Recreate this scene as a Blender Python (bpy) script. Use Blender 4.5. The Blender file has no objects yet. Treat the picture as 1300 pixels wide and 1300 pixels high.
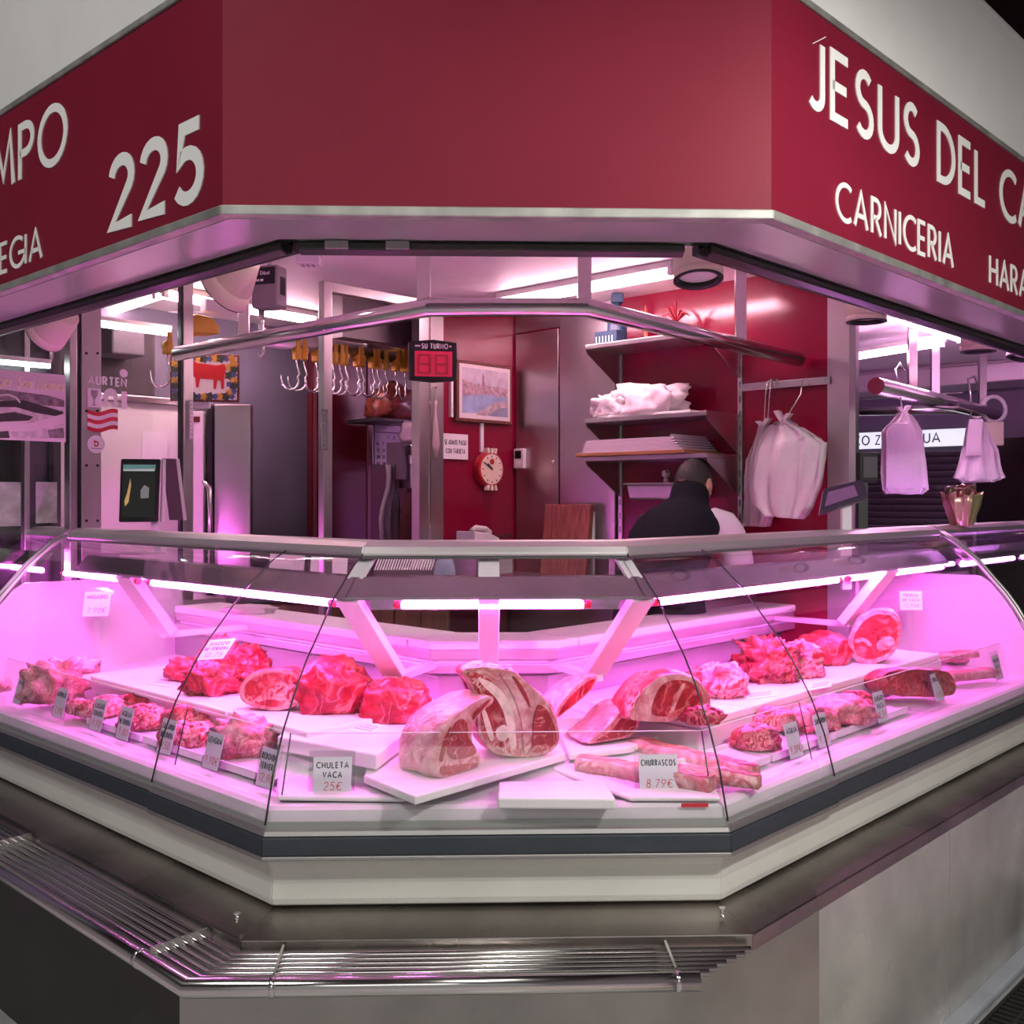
import bpy, bmesh, math, random
from mathutils import Vector, Matrix, noise
R_ = math.radians
random.seed(7)
sc = bpy.context.scene
col = sc.collection
# ------------------------------------------------------------------ camera, world, exposure
YAW, F, Y0, ZC = 0.030068, 1317.65, 634.0, 1.45
cd = bpy.data.cameras.new('camera'); cam = bpy.data.objects.new('camera', cd); col.objects.link(cam)
cam.location = (0, 0, ZC); cam.rotation_euler = (math.pi/2, 0, -YAW)
cd.sensor_width = 36; cd.lens = 36*F/1300; cd.shift_y = -(650-Y0)/1300; cd.clip_start = .05; cd.clip_end = 100
sc.camera = cam
w = bpy.data.worlds.new('world'); sc.world = w; w.use_nodes = True
w.node_tree.nodes['Background'].inputs[0].default_value = (.80, .80, .77, 1)
w.node_tree.nodes['Background'].inputs[1].default_value = .155
sc.view_settings.view_transform = 'Standard'; sc.view_settings.look = 'None'
sc.view_settings.gamma = 1; sc.view_settings.use_curve_mapping = False
sc.view_settings.exposure = 1.1
def area(name, loc, rot, sx, sy, power, colr):
    l = bpy.data.lights.new(name, 'AREA'); l.shape = 'RECTANGLE'; l.size = sx; l.size_y = sy; l.energy = power; l.color = colr
    o = bpy.data.objects.new(name, l); col.objects.link(o); o.location = loc; o.rotation_euler = rot; return o
# unseen area lights added high up to brighten the base, signs and cornice
area('hall_fill_light', (3.6, .2, 4.8), (0, 0, R_(45)), 3.0, 1.2, 14, (1, .98, .92))
area('hall_fill_light.001', (.6, -4.6, 4.9), (R_(35), 0, 0), 7.0, 3.0, 55, (1, .98, .92))
area('hall_fill_light.002', (-2.7, .7, 4.7), (0, 0, R_(-45)), 2.4, 1.2, 46, (1, .98, .95))
# pendant lamp over the right hand aisle, close to the corner of the stall
pl_ = bpy.data.lights.new('pendant_light', 'POINT'); pl_.energy = 78; pl_.shadow_soft_size = .05; pl_.color = (1, .95, .90)
po_ = bpy.data.objects.new('pendant_light', pl_); col.objects.link(po_); po_.location = (1.75, 1.15, 2.72)
# ------------------------------------------------------------------ picture <-> world
c_, s_ = math.cos(YAW), math.sin(YAW)
S2 = math.sqrt(.5)
CX, A_, K_ = 0.04387, 1.67967, math.tan(math.pi/8)
def ray(x, y):
    a = (x-650)/F
    return Vector((a*c_+s_, -a*s_+c_, -(y-Y0)/F))
def hz(x, y, z):
    r = ray(x, y); t = (z-ZC)/r.z
    return Vector((r.x*t, r.y*t, z))
def ht(x, y, t):
    r = ray(x, y); return Vector((r.x*t, r.y*t, ZC+r.z*t))
def hp(x, y, pl):
    r = ray(x, y); t = pl[2]/(pl[0]*r.x+pl[1]*r.y)
    return Vector((r.x*t, r.y*t, ZC+r.z*t))
WB = (1, 1, 6.146)     # right inner wall
WA = (-1, 1, 5.742)    # wall with the clock
# ------------------------------------------------------------------ materials
MATS = {}
def mat(name, colr, rough=.5, metal=0., emit=None, es=0., bump=0., bscale=40., var=0., vscale=6., coat=0., stretch=None, trans=0., spec=None):
    if name in MATS: return MATS[name]
    m = bpy.data.materials.new(name); m.use_nodes = True; nt = m.node_tree; b = nt.nodes['Principled BSDF']
    b.inputs['Base Color'].default_value = (*colr, 1); b.inputs['Roughness'].default_value = rough; b.inputs['Metallic'].default_value = metal
    if spec is not None: b.inputs['Specular IOR Level'].default_value = spec
    if coat: b.inputs['Coat Weight'].default_value = coat; b.inputs['Coat Roughness'].default_value = .15
    if emit: b.inputs['Emission Color'].default_value = (*emit, 1); b.inputs['Emission Strength'].default_value = es
    if bump or var:
        tc = nt.nodes.new('ShaderNodeTexCoord'); mp = nt.nodes.new('ShaderNodeMapping'); nt.links.new(tc.outputs['Object'], mp.inputs[0])
        if stretch: mp.inputs['Scale'].default_value = stretch
        if var:
            n = nt.nodes.new('ShaderNodeTexNoise'); n.inputs['Scale'].default_value = vscale; n.inputs['Detail'].default_value = 5
            nt.links.new(mp.outputs[0], n.inputs['Vector'])
            r = nt.nodes.new('ShaderNodeValToRGB'); r.color_ramp.elements[0].position = .3; r.color_ramp.elements[1].position = .7
            r.color_ramp.elements[0].color = (*[max(0, k*(1-var)) for k in colr], 1); r.color_ramp.elements[1].color = (*[min(1, k*(1+var)) for k in colr], 1)
            nt.links.new(n.outputs[0], r.inputs[0]); nt.links.new(r.outputs[0], b.inputs['Base Color'])
            mr = nt.nodes.new('ShaderNodeMapRange'); mr.inputs[3].default_value = max(.02, rough*(1-var)); mr.inputs[4].default_value = min(1, rough*(1+var))
            nt.links.new(n.outputs[0], mr.inputs[0]); nt.links.new(mr.outputs[0], b.inputs['Roughness'])
        if bump:
            n2 = nt.nodes.new('ShaderNodeTexNoise'); n2.inputs['Scale'].default_value = bscale; n2.inputs['Detail'].default_value = 4
            nt.links.new(mp.outputs[0], n2.inputs['Vector'])
            bp = nt.nodes.new('ShaderNodeBump'); bp.inputs['Strength'].default_value = bump; bp.inputs['Distance'].default_value = .004
            nt.links.new(n2.outputs[0], bp.inputs['Height']); nt.links.new(bp.outputs[0], b.inputs['Normal'])
    MATS[name] = m; return m
def glassmat(name, tint=(1, 1, 1), refl=1.0, haze=0.):
    m = bpy.data.materials.new(name); m.use_nodes = True; nt = m.node_tree; nt.nodes.clear()
    o = nt.nodes.new('ShaderNodeOutputMaterial'); mx = nt.nodes.new('ShaderNodeMixShader'); t = nt.nodes.new('ShaderNodeBsdfTransparent'); g = nt.nodes.new('ShaderNodeBsdfGlossy')
    t.inputs[0].default_value = (*tint, 1); g.inputs['Roughness'].default_value = .015; g.inputs[0].default_value = (1, 1, 1, 1)
    # Schlick reflectance from the angle of view, alike on both faces of the pane
    ge = nt.nodes.new('ShaderNodeNewGeometry'); dt = nt.nodes.new('ShaderNodeVectorMath'); dt.operation = 'DOT_PRODUCT'
    nt.links.new(ge.outputs['Incoming'], dt.inputs[0]); nt.links.new(ge.outputs['Normal'], dt.inputs[1])
    def mth(op, a, b=None):
        k = nt.nodes.new('ShaderNodeMath'); k.operation = op
        for i, q in enumerate((a, b)):
            if q is None: continue
            if isinstance(q, (int, float)): k.inputs[i].default_value = q
            else: nt.links.new(q, k.inputs[i])
        return k.outputs[0]
    fz_ = mth('ADD', mth('MULTIPLY', mth('POWER', mth('SUBTRACT', 1.0, mth('ABSOLUTE', dt.outputs['Value'])), 5.0), .9), .032)
    ml = nt.nodes.new('ShaderNodeMath'); ml.operation = 'MULTIPLY'; ml.inputs[1].default_value = refl
    nt.links.new(fz_, ml.inputs[0]); nt.links.new(ml.outputs[0], mx.inputs[0])
    nt.links.new(t.outputs[0], mx.inputs[1]); nt.links.new(g.outputs[0], mx.inputs[2])
    if haze:
        d = nt.nodes.new('ShaderNodeBsdfDiffuse'); m2 = nt.nodes.new('ShaderNodeMixShader'); m2.inputs[0].default_value = haze
        nt.links.new(mx.outputs[0], m2.inputs[1]); nt.links.new(d.outputs[0], m2.inputs[2]); nt.links.new(m2.outputs[0], o.inputs[0])
    else: nt.links.new(mx.outputs[0], o.inputs[0])
    return m
def meatmat(name, dark, red, fat, fat_amt=.5, fscale=18., rough=.32, stretch=(1, 1, 1), dist=1.5):
    m = bpy.data.materials.new(name); m.use_nodes = True; nt = m.node_tree; b = nt.nodes['Principled BSDF']
    tc = nt.nodes.new('ShaderNodeTexCoord'); mp = nt.nodes.new('ShaderNodeMapping'); mp.inputs['Scale'].default_value = stretch
    nt.links.new(tc.outputs['Object'], mp.inputs[0])
    n = nt.nodes.new('ShaderNodeTexNoise'); n.inputs['Scale'].default_value = 22; n.inputs['Detail'].default_value = 6
    nt.links.new(mp.outputs[0], n.inputs['Vector'])
    r = nt.nodes.new('ShaderNodeValToRGB'); r.color_ramp.elements[0].position = .34; r.color_ramp.elements[1].position = .66
    r.color_ramp.elements[0].color = (*dark, 1); r.color_ramp.elements[1].color = (*red, 1); nt.links.new(n.outputs[0], r.inputs[0])
    f = nt.nodes.new('ShaderNodeTexNoise'); f.inputs['Scale'].default_value = fscale; f.inputs['Detail'].default_value = 3; f.inputs['Distortion'].default_value = dist
    nt.links.new(mp.outputs[0], f.inputs['Vector'])
    g2 = nt.nodes.new('ShaderNodeTexNoise'); g2.inputs['Scale'].default_value = 8; nt.links.new(mp.outputs[0], g2.inputs['Vector']); gm = nt.nodes.new('ShaderNodeMapRange'); gm.inputs[1].default_value = .34; gm.inputs[2].default_value = .56; nt.links.new(g2.outputs[0], gm.inputs[0])
    fr = nt.nodes.new('ShaderNodeValToRGB'); e = fr.color_ramp.elements
    e[0].position = .5-fat_amt*.12; e[0].color = (0, 0, 0, 1); e[1].position = .5; e[1].color = (1, 1, 1, 1)
    k = e.new(.5+fat_amt*.12); k.color = (0, 0, 0, 1)
    nt.links.new(f.outputs[0], fr.inputs[0])
    mx = nt.nodes.new('ShaderNodeMix'); mx.data_type = 'RGBA'; mm_ = nt.nodes.new('ShaderNodeMath'); mm_.operation = 'MULTIPLY'; nt.links.new(fr.outputs[0], mm_.inputs[0]); nt.links.new(gm.outputs[0], mm_.inputs[1]); nt.links.new(mm_.outputs[0], mx.inputs[0]); nt.links.new(r.outputs[0], mx.inputs[6]); mx.inputs[7].default_value = (*fat, 1)
    nt.links.new(mx.outputs[2], b.inputs['Base Color']); b.inputs['Roughness'].default_value = rough
    n2 = nt.nodes.new('ShaderNodeTexNoise'); n2.inputs['Scale'].default_value = 70; n2.inputs['Detail'].default_value = 5; nt.links.new(mp.outputs[0], n2.inputs['Vector'])
    bp = nt.nodes.new('ShaderNodeBump'); bp.inputs['Strength'].default_value = .9; bp.inputs['Distance'].default_value = .006
    nt.links.new(n2.outputs[0], bp.inputs['Height']); nt.links.new(bp.outputs[0], b.inputs['Normal'])
    MATS[name] = m; return m
STEEL = mat('brushed steel', (.56, .55, .54), .30, 1., var=.05, vscale=3., bump=.03, bscale=60)
STEELB = mat('dull sheet steel', (.40, .38, .365), .34, 1., var=.25, vscale=2.5, bump=.04, bscale=20)
STEELD = mat('satin steel door', (.55, .53, .54), .33, 1., var=.10, vscale=1.5)
CHROME = mat('polished tube', (.72, .70, .69), .16, 1.)
ALU = mat('anodised aluminium', (.46, .45, .44), .38, .85)
ALUD = mat('worn aluminium trim', (.45, .45, .42), .5, .7, var=.25, vscale=12)
WHITE = mat('white enamel', (.78, .78, .74), .35, var=.05, vscale=4)
BASEW = mat('off white base panel', (.72, .72, .66), .38, var=.06, vscale=3)
PAPER = mat('white paper', (.82, .82, .82), .7)
BLACK = mat('black plastic', (.012, .012, .014), .4)
BLACKG = mat('black gloss', (.01, .01, .012), .12)
RUBBER = mat('dark slate bumper', (.035, .045, .055), .42, bump=.1, bscale=90, stretch=(.1, .1, 3))
MAROON = mat('maroon sign lacquer', (.20, .010, .030), .42, var=.06, vscale=3, spec=.25)
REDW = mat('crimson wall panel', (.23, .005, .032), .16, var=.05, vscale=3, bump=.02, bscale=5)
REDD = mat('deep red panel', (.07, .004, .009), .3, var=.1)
BLUEG = mat('slate blue wall', (.11, .11, .15), .6, var=.1, vscale=4)
CEIL = mat('white ceiling panel', (.80, .78, .78), .5, var=.03)
LETTER = mat('white vinyl letter', (.85, .85, .83), .5)
INK = mat('black ink', (.03, .03, .05), .6)
REDINK = mat('red marker ink', (.55, .03, .03), .6)
CREAM = mat('cream lamp housing', (.74, .66, .54), .5)
YELLOW = mat('ochre nylon', (.62, .36, .035), .45)
BOARD = mat('white cutting board', (.80, .76, .78), .45, var=.04, vscale=8, bump=.06, bscale=120)
PLAST = mat('white plastic', (.72, .70, .72), .4)
GREYP = mat('grey plastic', (.30, .29, .30), .45)
WALLG = mat('pale hall wall', (.55, .55, .52), .6)
DARK = mat('dark interior', (.018, .016, .018), .6)
DGREY = mat('dark grey panel', (.07, .065, .075), .45, var=.15)
WOODR = mat('blood stained board', (.30, .085, .075), .6, var=.45, vscale=9, stretch=(6, 6, .6))
WOODB = mat('brown wood', (.16, .05, .035), .5, var=.35, vscale=7, stretch=(8, 8, .5))
GLASS = glassmat('clear glass', (.985, .99, .985), .75)
ACRYL = glassmat('clear acrylic', (.97, .97, .97), .8, .05)
TUBEP = mat('pink case tube', (1, .8, .95), .4, emit=(1, .13, .84), es=88)
TUBEW = mat('ceiling tube', (1, .9, .95), .4, emit=(1, .56, .68), es=25)
TUBEV = mat('violet tube', (1, .8, 1), .4, emit=(.80, .22, 1), es=20)
TUBEC = mat('cool white tube', (.9, 1, 1), .4, emit=(.85, 1, .98), es=3.5)
M_RED = meatmat('lean red meat', (.25, .008, .016), (.46, .024, .036), (.66, .18, .19), .42, 10.)
M_MARB = meatmat('marbled meat', (.28, .010, .02), (.48, .03, .042), (.82, .50, .48), .95, 17., dist=2.2)
M_FAT = meatmat('fat cap', (.54, .25, .26), (.82, .56, .55), (.50, .12, .14), 1.3, 16.)
M_CUT = meatmat('cut beef face', (.27, .022, .026), (.37, .036, .042), (.62, .26, .24), .2, 14.)
M_DARK = meatmat('dark aged meat', (.14, .008, .012), (.40, .024, .034), (.62, .22, .22), .6, 14., dist=3)
M_TRIPE = meatmat('pale tripe', (.56, .16, .19), (.80, .46, .48), (.50, .06, .09), 1., 18., dist=3)
M_DICE = meatmat('diced meat', (.28, .012, .02), (.50, .036, .046), (.80, .42, .40), .9, 22., dist=3)
M_SLAB = meatmat('rib strip', (.48, .03, .045), (.66, .08, .09), (.82, .52, .48), 1., 9., stretch=(1, 5, 6))
# ------------------------------------------------------------------ mesh builder
WM = {}
def empty(name, loc, rz=0.):
    o = bpy.data.objects.new(name, None); col.objects.link(o); o.location = loc; o.rotation_euler = (0, 0, rz); o.empty_display_size = .05
    WM[o] = Matrix.Translation(Vector(loc)) @ Matrix.Rotation(rz, 4, 'Z'); return o
def tag(o, label=None, cat=None, group=None, kind=None):
    if label: o['label'] = label
    if cat: o['category'] = cat
    if group: o['group'] = group
    if kind: o['kind'] = kind
    return o
def thing(name, loc, label, cat, group=None, rz=0.): return tag(empty(name, loc, rz), label, cat, group)
class Fr:
    """plane frame: o origin, r to the right, u up, n out"""
    def __init__(s, o, r, n, u=(0, 0, 1)):
        s.o = Vector(o); s.r = Vector(r).normalized(); s.n = Vector(n).normalized(); s.u = Vector(u).normalized()
    def p(s, a, b, c=0.): return s.o+s.r*a+s.u*b+s.n*c
    def ab(s, x, y):
        r = ray(x, y); o = Vector((0, 0, ZC)); t = (s.o-o).dot(s.n)/r.dot(s.n); q = o+r*t-s.o
        return q.dot(s.r), q.dot(s.u)
class MB:
    def __init__(s): s.v = []; s.f = []; s.sm = []
    def add(s, v, f, smooth=False):
        k = len(s.v); s.v += [Vector(p) for p in v]; s.f += [tuple(i+k for i in q) for q in f]; s.sm += [smooth]*len(f); return s
    def hexa(s, p): return s.add(p, [(0, 3, 2, 1), (4, 5, 6, 7), (0, 1, 5, 4), (1, 2, 6, 5), (2, 3, 7, 6), (3, 0, 4, 7)])
    def box(s, x0, x1, y0, y1, z0, z1):
        return s.hexa([(x0, y0, z0), (x1, y0, z0), (x1, y1, z0), (x0, y1, z0), (x0, y0, z1), (x1, y0, z1), (x1, y1, z1), (x0, y1, z1)])
    def fbox(s, fr, a0, a1, b0, b1, c0, c1):
        return s.hexa([fr.p(a0, b0, c1), fr.p(a1, b0, c1), fr.p(a1, b0, c0), fr.p(a0, b0, c0), fr.p(a0, b1, c1), fr.p(a1, b1, c1), fr.p(a1, b1, c0), fr.p(a0, b1, c0)])
    def fpoly(s, fr, pts, c0, c1):
        n = len(pts); v = [fr.p(a, b, c1) for a, b in pts]+[fr.p(a, b, c0) for a, b in pts]
        return s.add(v, [tuple(range(n)), tuple(range(2*n-1, n-1, -1))]+[(i, i+n, (i+1) % n+n, (i+1) % n) for i in range(n)])
    def bar(s, p0, p1, w, h, up=(0, 0, 1)):
        p0 = Vector(p0); p1 = Vector(p1); d = (p1-p0).normalized(); sd = d.cross(Vector(up)); sd = sd.normalized() if sd.length > 1e-4 else Vector((1, 0, 0)); u = sd.cross(d)
        q = []
        for p in (p0, p1):
            q += [p-sd*w/2-u*h/2, p+sd*w/2-u*h/2, p+sd*w/2+u*h/2, p-sd*w/2+u*h/2]
        return s.hexa(q)
    def tube(s, path, r, seg=10, caps=True, closed=False):
        path = [Vector(p) for p in path]; n = len(path); k0 = len(s.v); rings = []
        rr = r if isinstance(r, (list, tuple)) else [r]*n
        ref = None
        for i, p in enumerate(path):
            a = path[i-1] if i else path[0]; b = path[i+1] if i < n-1 else path[-1]
            d = (b-a).normalized()
            if ref is None:
                ref = Vector((0, 0, 1)) if abs(d.z) < .9 else Vector((1, 0, 0))
            x = ref-d*ref.dot(d); x.normalize(); ref = x; y = d.cross(x)
            # mitre stretch
            st = 1.
            if 0 < i < n-1:
                d1 = (p-a).normalized(); cs = d1.dot(d); st = 1/max(cs, .5)
                bend = ((b-p).normalized()-d1)
                if bend.length > 1e-4:
                    bd = bend.normalized()
                else: bd = None
            else: bd = None
            ring = []
            for j in range(seg):
                an = 2*math.pi*j/seg; v = (x*math.cos(an)+y*math.sin(an))*rr[i]
                if bd is not None: v = v+bd*(v.dot(bd))*(st-1)
                ring.append(p+v)
            rings.append(ring)
        for ring in rings: s.v += ring
        for i in range(n-1):
            for j in range(seg):
                a = k0+i*seg+j; b = k0+i*seg+(j+1) % seg
                s.f.append((a, b, b+seg, a+seg)); s.sm.append(True)
        if caps:
            s.f.append(tuple(k0+j for j in reversed(range(seg)))); s.sm.append(False)
            s.f.append(tuple(k0+(n-1)*seg+j for j in range(seg))); s.sm.append(False)
        return s
    def cyl(s, p0, p1, r, seg=16, r1=None): return s.tube([p0, p1], [r, r if r1 is None else r1], seg)
    def loft(s, rings, caps=True, smooth=True):
        k0 = len(s.v); m = len(rings[0])
        for r in rings: s.v += [Vector(p) for p in r]
        for i in range(len(rings)-1):
            for j in range(m):
                a = k0+i*m+j; b = k0+i*m+(j+1) % m; s.f.append((a, b, b+m, a+m)); s.sm.append(smooth)
        if caps:
            s.f.append(tuple(k0+j for j in reversed(range(m)))); s.sm.append(False)
            s.f.append(tuple(k0+(len(rings)-1)*m+j for j in range(m))); s.sm.append(False)
        return s
    def build(s, name, m, parent=None, bev=0., org=None, subd=0):
        if parent is not None:
            M = WM[parent]; inv = M.inverted(); v = [inv @ p for p in s.v]; loc = None
        else:
            if org is None:
                mn = Vector([min(p[i] for p in s.v) for i in range(3)]); mx = Vector([max(p[i] for p in s.v) for i in range(3)])
                org = Vector(((mn.x+mx.x)/2, (mn.y+mx.y)/2, mn.z))
            loc = Vector(org); M = Matrix.Translation(loc); v = [p-loc for p in s.v]
        me = bpy.data.meshes.new(name); me.from_pydata([tuple(p) for p in v], [], s.f); me.materials.append(m)
        me.polygons.foreach_set('use_smooth', s.sm); me.update()
        bm = bmesh.new(); bm.from_mesh(me); bmesh.ops.recalc_face_normals(bm, faces=bm.faces); bm.to_mesh(me); bm.free()
        o = bpy.data.objects.new(name, me); col.objects.link(o)
        if parent is not None: o.parent = parent
        else: o.location = loc
        WM[o] = M
        if bev:
            b = o.modifiers.new('bevel', 'BEVEL'); b.width = bev; b.segments = 2; b.limit_method = 'ANGLE'; b.angle_limit = R_(40)
        if subd:
            b = o.modifiers.new('subsurf', 'SUBSURF'); b.levels = subd; b.render_levels = subd
        return o
def struct(o): o['kind'] = 'structure'; return o
# ------------------------------------------------------------------ stroke lettering
def arc(cx, cy, rx, ry, a0, a1, n=12): return [(cx+rx*math.cos(R_(a0+(a1-a0)*i/n)), cy+ry*math.sin(R_(a0+(a1-a0)*i/n))) for i in range(n+1)]
G = {
 'A': (.72, [[(0, 0), (.36, 1), (.72, 0)], [(.12, .32), (.60, .32)]]),
 'B': (.52, [[(0, 0), (0, 1), (.22, 1)]+arc(.22, .76, .24, .24, 90, -90)+[(0, .52)], [(.22, .52)]+arc(.24, .26, .28, .26, 90, -90)+[(0, 0)]]),
 'C': (.70, [arc(.48, .5, .48, .5, 52, 308, 18)]),
 'D': (.62, [[(0, 0), (0, 1), (.15, 1)]+arc(.15, .5, .47, .5, 90, -90, 14)+[(0, 0)]]),
 'E': (.44, [[(.44, 0), (0, 0), (0, 1), (.44, 1)], [(0, .5), (.40, .5)]]),
 'F': (.42, [[(0, 0), (0, 1), (.42, 1)], [(0, .5), (.38, .5)]]),
 'G': (.74, [arc(.48, .5, .48, .5, 50, 355, 18)+[(.52, .46)]]),
 'H': (.60, [[(0, 0), (0, 1)], [(.6, 0), (.6, 1)], [(0, .5), (.6, .5)]]),
 'I': (.0, [[(0, 0), (0, 1)]]),
 'J': (.30, [[(.30, 1), (.30, .2)]+arc(.12, .2, .18, .2, 0, -140, 8)]),
 'K': (.54, [[(0, 0), (0, 1)], [(.5, 1), (.02, .48), (.54, 0)]]),
 'L': (.40, [[(0, 1), (0, 0), (.40, 0)]]),
 'M': (.80, [[(0, 0), (.12, 1), (.40, .2), (.68, 1), (.80, 0)]]),
 'N': (.64, [[(0, 0), (0, 1), (.64, 0), (.64, 1)]]),
 'O': (.92, [arc(.46, .5, .46, .5, 90, 450, 28)]),
 'P': (.48, [[(0, 0), (0, 1), (.22, 1)]+arc(.22, .74, .26, .26, 90, -90)+[(0, .48)]]),
 'R': (.52, [[(0, 0), (0, 1), (.22, 1)]+arc(.22, .74, .26, .26, 90, -90)+[(0, .48)], [(.2, .48), (.52, 0)]]),
 'S': (.46, [arc(.24, .75, .21, .25, 40, 250, 10)+arc(.23, .25, .23, .25, 75, -145, 12)]),
 'T': (.54, [[(0, 1), (.54, 1)], [(.27, 1), (.27, 0)]]),
 'U': (.58, [[(0, 1), (0, .29)]+arc(.29, .29, .29, .29, 180, 360, 12)+[(.58, 1)]]),
 'V': (.66, [[(0, 1), (.33, 0), (.66, 1)]]),
 'X': (.60, [[(0, 0), (.6, 1)], [(0, 1), (.6, 0)]]),
 'Z': (.58, [[(0, 1), (.58, 1), (0, 0), (.58, 0)]]),
 '0': (.54, [arc(.27, .5, .27, .5, 90, 450, 22)]),
 '1': (.2, [[(0, .78), (.2, 1), (.2, 0)]]),
 '2': (.54, [arc(.27, .73, .26, .27, 170, -35, 12)+[(0, 0), (.54, 0)]]),
 '3': (.48, [arc(.22, .75, .24, .25, 150, -90, 12)+arc(.22, .25, .26, .25, 90, -150, 12)]),
 '4': (.56, [[(.42, 0), (.42, 1), (0, .28), (.56, .28)]]),
 '5': (.54, [[(.50, 1), (.12, 1), (.06, .55)]+arc(.24, .32, .28, .32, 115, -145, 14)]),
 '6': (.52, [[(.42, 1), (.06, .45)]+arc(.26, .28, .26, .28, 150, 510, 18)]),
 '7': (.50, [[(0, 1), (.5, 1), (.14, 0)]]),
 '8': (.50, [arc(.25, .76, .20, .24, 90, 450, 16), arc(.25, .26, .25, .26, 90, 450, 16)]),
 '9': (.52, [arc(.26, .72, .26, .28, -30, 330, 18)+[(.10, 0)]]),
 '.': (.04, [[(0, .0), (.04, .0), (.04, .05)]]),
 ',': (.06, [[(.06, .06), (0, -.12)]]),
 '€': (.56, [arc(.40, .5, .36, .5, 50, 310, 14), [(-.06, .58), (.44, .58)], [(-.06, .42), (.40, .42)]]),
 'i': (.0, [[(0, 0), (0, .62)], [(0, .82), (.0, .9)]]), 'o': (.5, [arc(.25, .3, .25, .3, 90, 450, 16)]),
 'a': (.48, [arc(.24, .3, .24, .3, 90, 450, 16), [(.48, .62), (.48, 0)]]),
 'r': (.3, [[(0, 0), (0, .6)], [(0, .35)]+arc(.18, .38, .18, .22, 180, 50, 6)]),
 'g': (.48, [arc(.24, .3, .24, .3, 90, 450, 16), [(.48, .62), (.48, -.15)]+arc(.24, -.15, .24, .18, 0, -150, 6)]),
 'n': (.42, [[(0, 0), (0, .6)], [(0, .35)]+arc(.21, .38, .21, .22, 180, 0, 8)+[(.42, 0)]]),
 'm': (.7, [[(0, 0), (0, .6)], [(0, .4)]+arc(.175, .4, .175, .2, 180, 0, 8)+[(.35, 0)], [(.35, .4)]+arc(.525, .4, .175, .2, 180, 0, 8)+[(.7, 0)]]),
 'e': (.46, [[(0, .32), (.46, .32)]+arc(.23, .3, .23, .3, 5, 310, 14)]),
 'b': (.48, [arc(.24, .3, .24, .3, 90, 450, 16), [(0, 0), (0, 1)]]), 'l': (.0, [[(0, 0), (0, 1)]]),
 's': (.36, [arc(.18, .45, .16, .15, 40, 250, 8)+arc(.17, .15, .18, .15, 75, -145, 8)]),
}
def ribbon(mb, fr, pts, hw, c0, c1):
    n = len(pts); P = [Vector((p[0], p[1])) for p in pts]
    Q = [P[0]]
    for p in P[1:]:
        if (p-Q[-1]).length > 1e-6: Q.append(p)
    P = Q; n = len(P)
    if n < 2: return
    closed = (P[0]-P[-1]).length < 1e-4
    L = []; Rr = []
    for i in range(n):
        a = P[i-1] if i else (P[-2] if closed else None); b = P[i+1] if i < n-1 else (P[1] if closed else None)
        d0 = (P[i]-a).normalized() if a is not None else None; d1 = (b-P[i]).normalized() if b is not None else None
        if d0 is None: d0 = d1
        if d1 is None: d1 = d0
        t = d0+d1; t = t.normalized() if t.length > .05 else d0
        nn = Vector((-t.y, t.x)); k = nn.dot(Vector((-d0.y, d0.x))); sc_ = hw/max(k, .66)
        L.append(P[i]+nn*sc_); Rr.append(P[i]-nn*sc_)
    for i in range(n-1):
        mb.fpoly(fr, [tuple(L[i]), tuple(Rr[i]), tuple(Rr[i+1]), tuple(L[i+1])], c0, c1)
def run_width(txt, hgt, xs, gap, wt):
    x = 0
    for ch in txt:
        x += (.34*hgt*xs+gap) if ch == ' ' else (G[ch][0]*xs*(hgt-wt)+wt+gap)
    return x-gap
def text(fr, txt, a0, b0, hgt, m, parent, wt=None, xs=1., gap=None, c0=0., c1=.0015, each=False, slant=0., name='lettering'):
    wt = wt or hgt*.14; gap = gap if gap is not None else hgt*.12; x = a0; mb = MB(); out = []
    for ch in txt:
        if ch == ' ': x += .34*hgt*xs+gap; continue
        gw, st = G[ch]; H = hgt-wt
        if each: mb = MB()
        for pl in st:
            ribbon(mb, fr, [(x+wt/2+px*xs*H+slant*py*H, b0+wt/2+py*H) for px, py in pl], wt/2, c0, c1)
        x += gw*xs*H+wt+gap
        if each: out.append(mb.build('letter', m, parent))
    if not each: out.append(mb.build(name, m, parent))
    return out
def fit(txt, width, hgt, gapf=.12, wtf=.14):
    lo, hi = .1, 3.
    for _ in range(40):
        md = (lo+hi)/2
        if run_width(txt, hgt, md, hgt*gapf*min(md, 1.2), hgt*wtf) < width: lo = md
        else: hi = md
    return lo
def text_box(fr, txt, a0, a1, b0, hgt, m, parent, wtf=.14, gapf=.12, **kw):
    x = fit(txt, a1-a0, hgt, gapf, wtf); return text(fr, txt, a0, b0, hgt, m, parent, wt=hgt*wtf, xs=x, gap=hgt*gapf*min(x, 1.2), **kw)
# ------------------------------------------------------------------ the chamfered corner plan
def corner(side, D): return Vector((CX+(A_-K_*D)*(-1 if side == 'L' else 1), D))
EL, ER = 6.317, 6.985          # ends of the left and right runs
def plan(side, D, at):
    """point on run 'side' at offset D; at = 'm' (mitre) or the value of y-x (left) / x+y (right) / x (front)"""
    if side == 'F':
        if at in ('l', 'r'): return corner(at.upper(), D)
        return Vector((at, D))
    c = corner(side, D)
    if at == 'm': return c
    if side == 'L':
        k = c.x+c.y; return Vector(((k-at)/2, (k+at)/2))
    k = c.x-c.y; return Vector(((k+at)/2, (at-k)/2))
def sweep(mb, prof, side, a, b):
    n = len(prof); v = []
    for at in (a, b):
        for D, z in prof:
            q = plan(side, D, at); v.append((q.x, q.y, z))
    return mb.add(v, [tuple(range(n)), tuple(range(2*n-1, n-1, -1))]+[(i, i+n, (i+1) % n+n, (i+1) % n) for i in range(n)])
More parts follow.
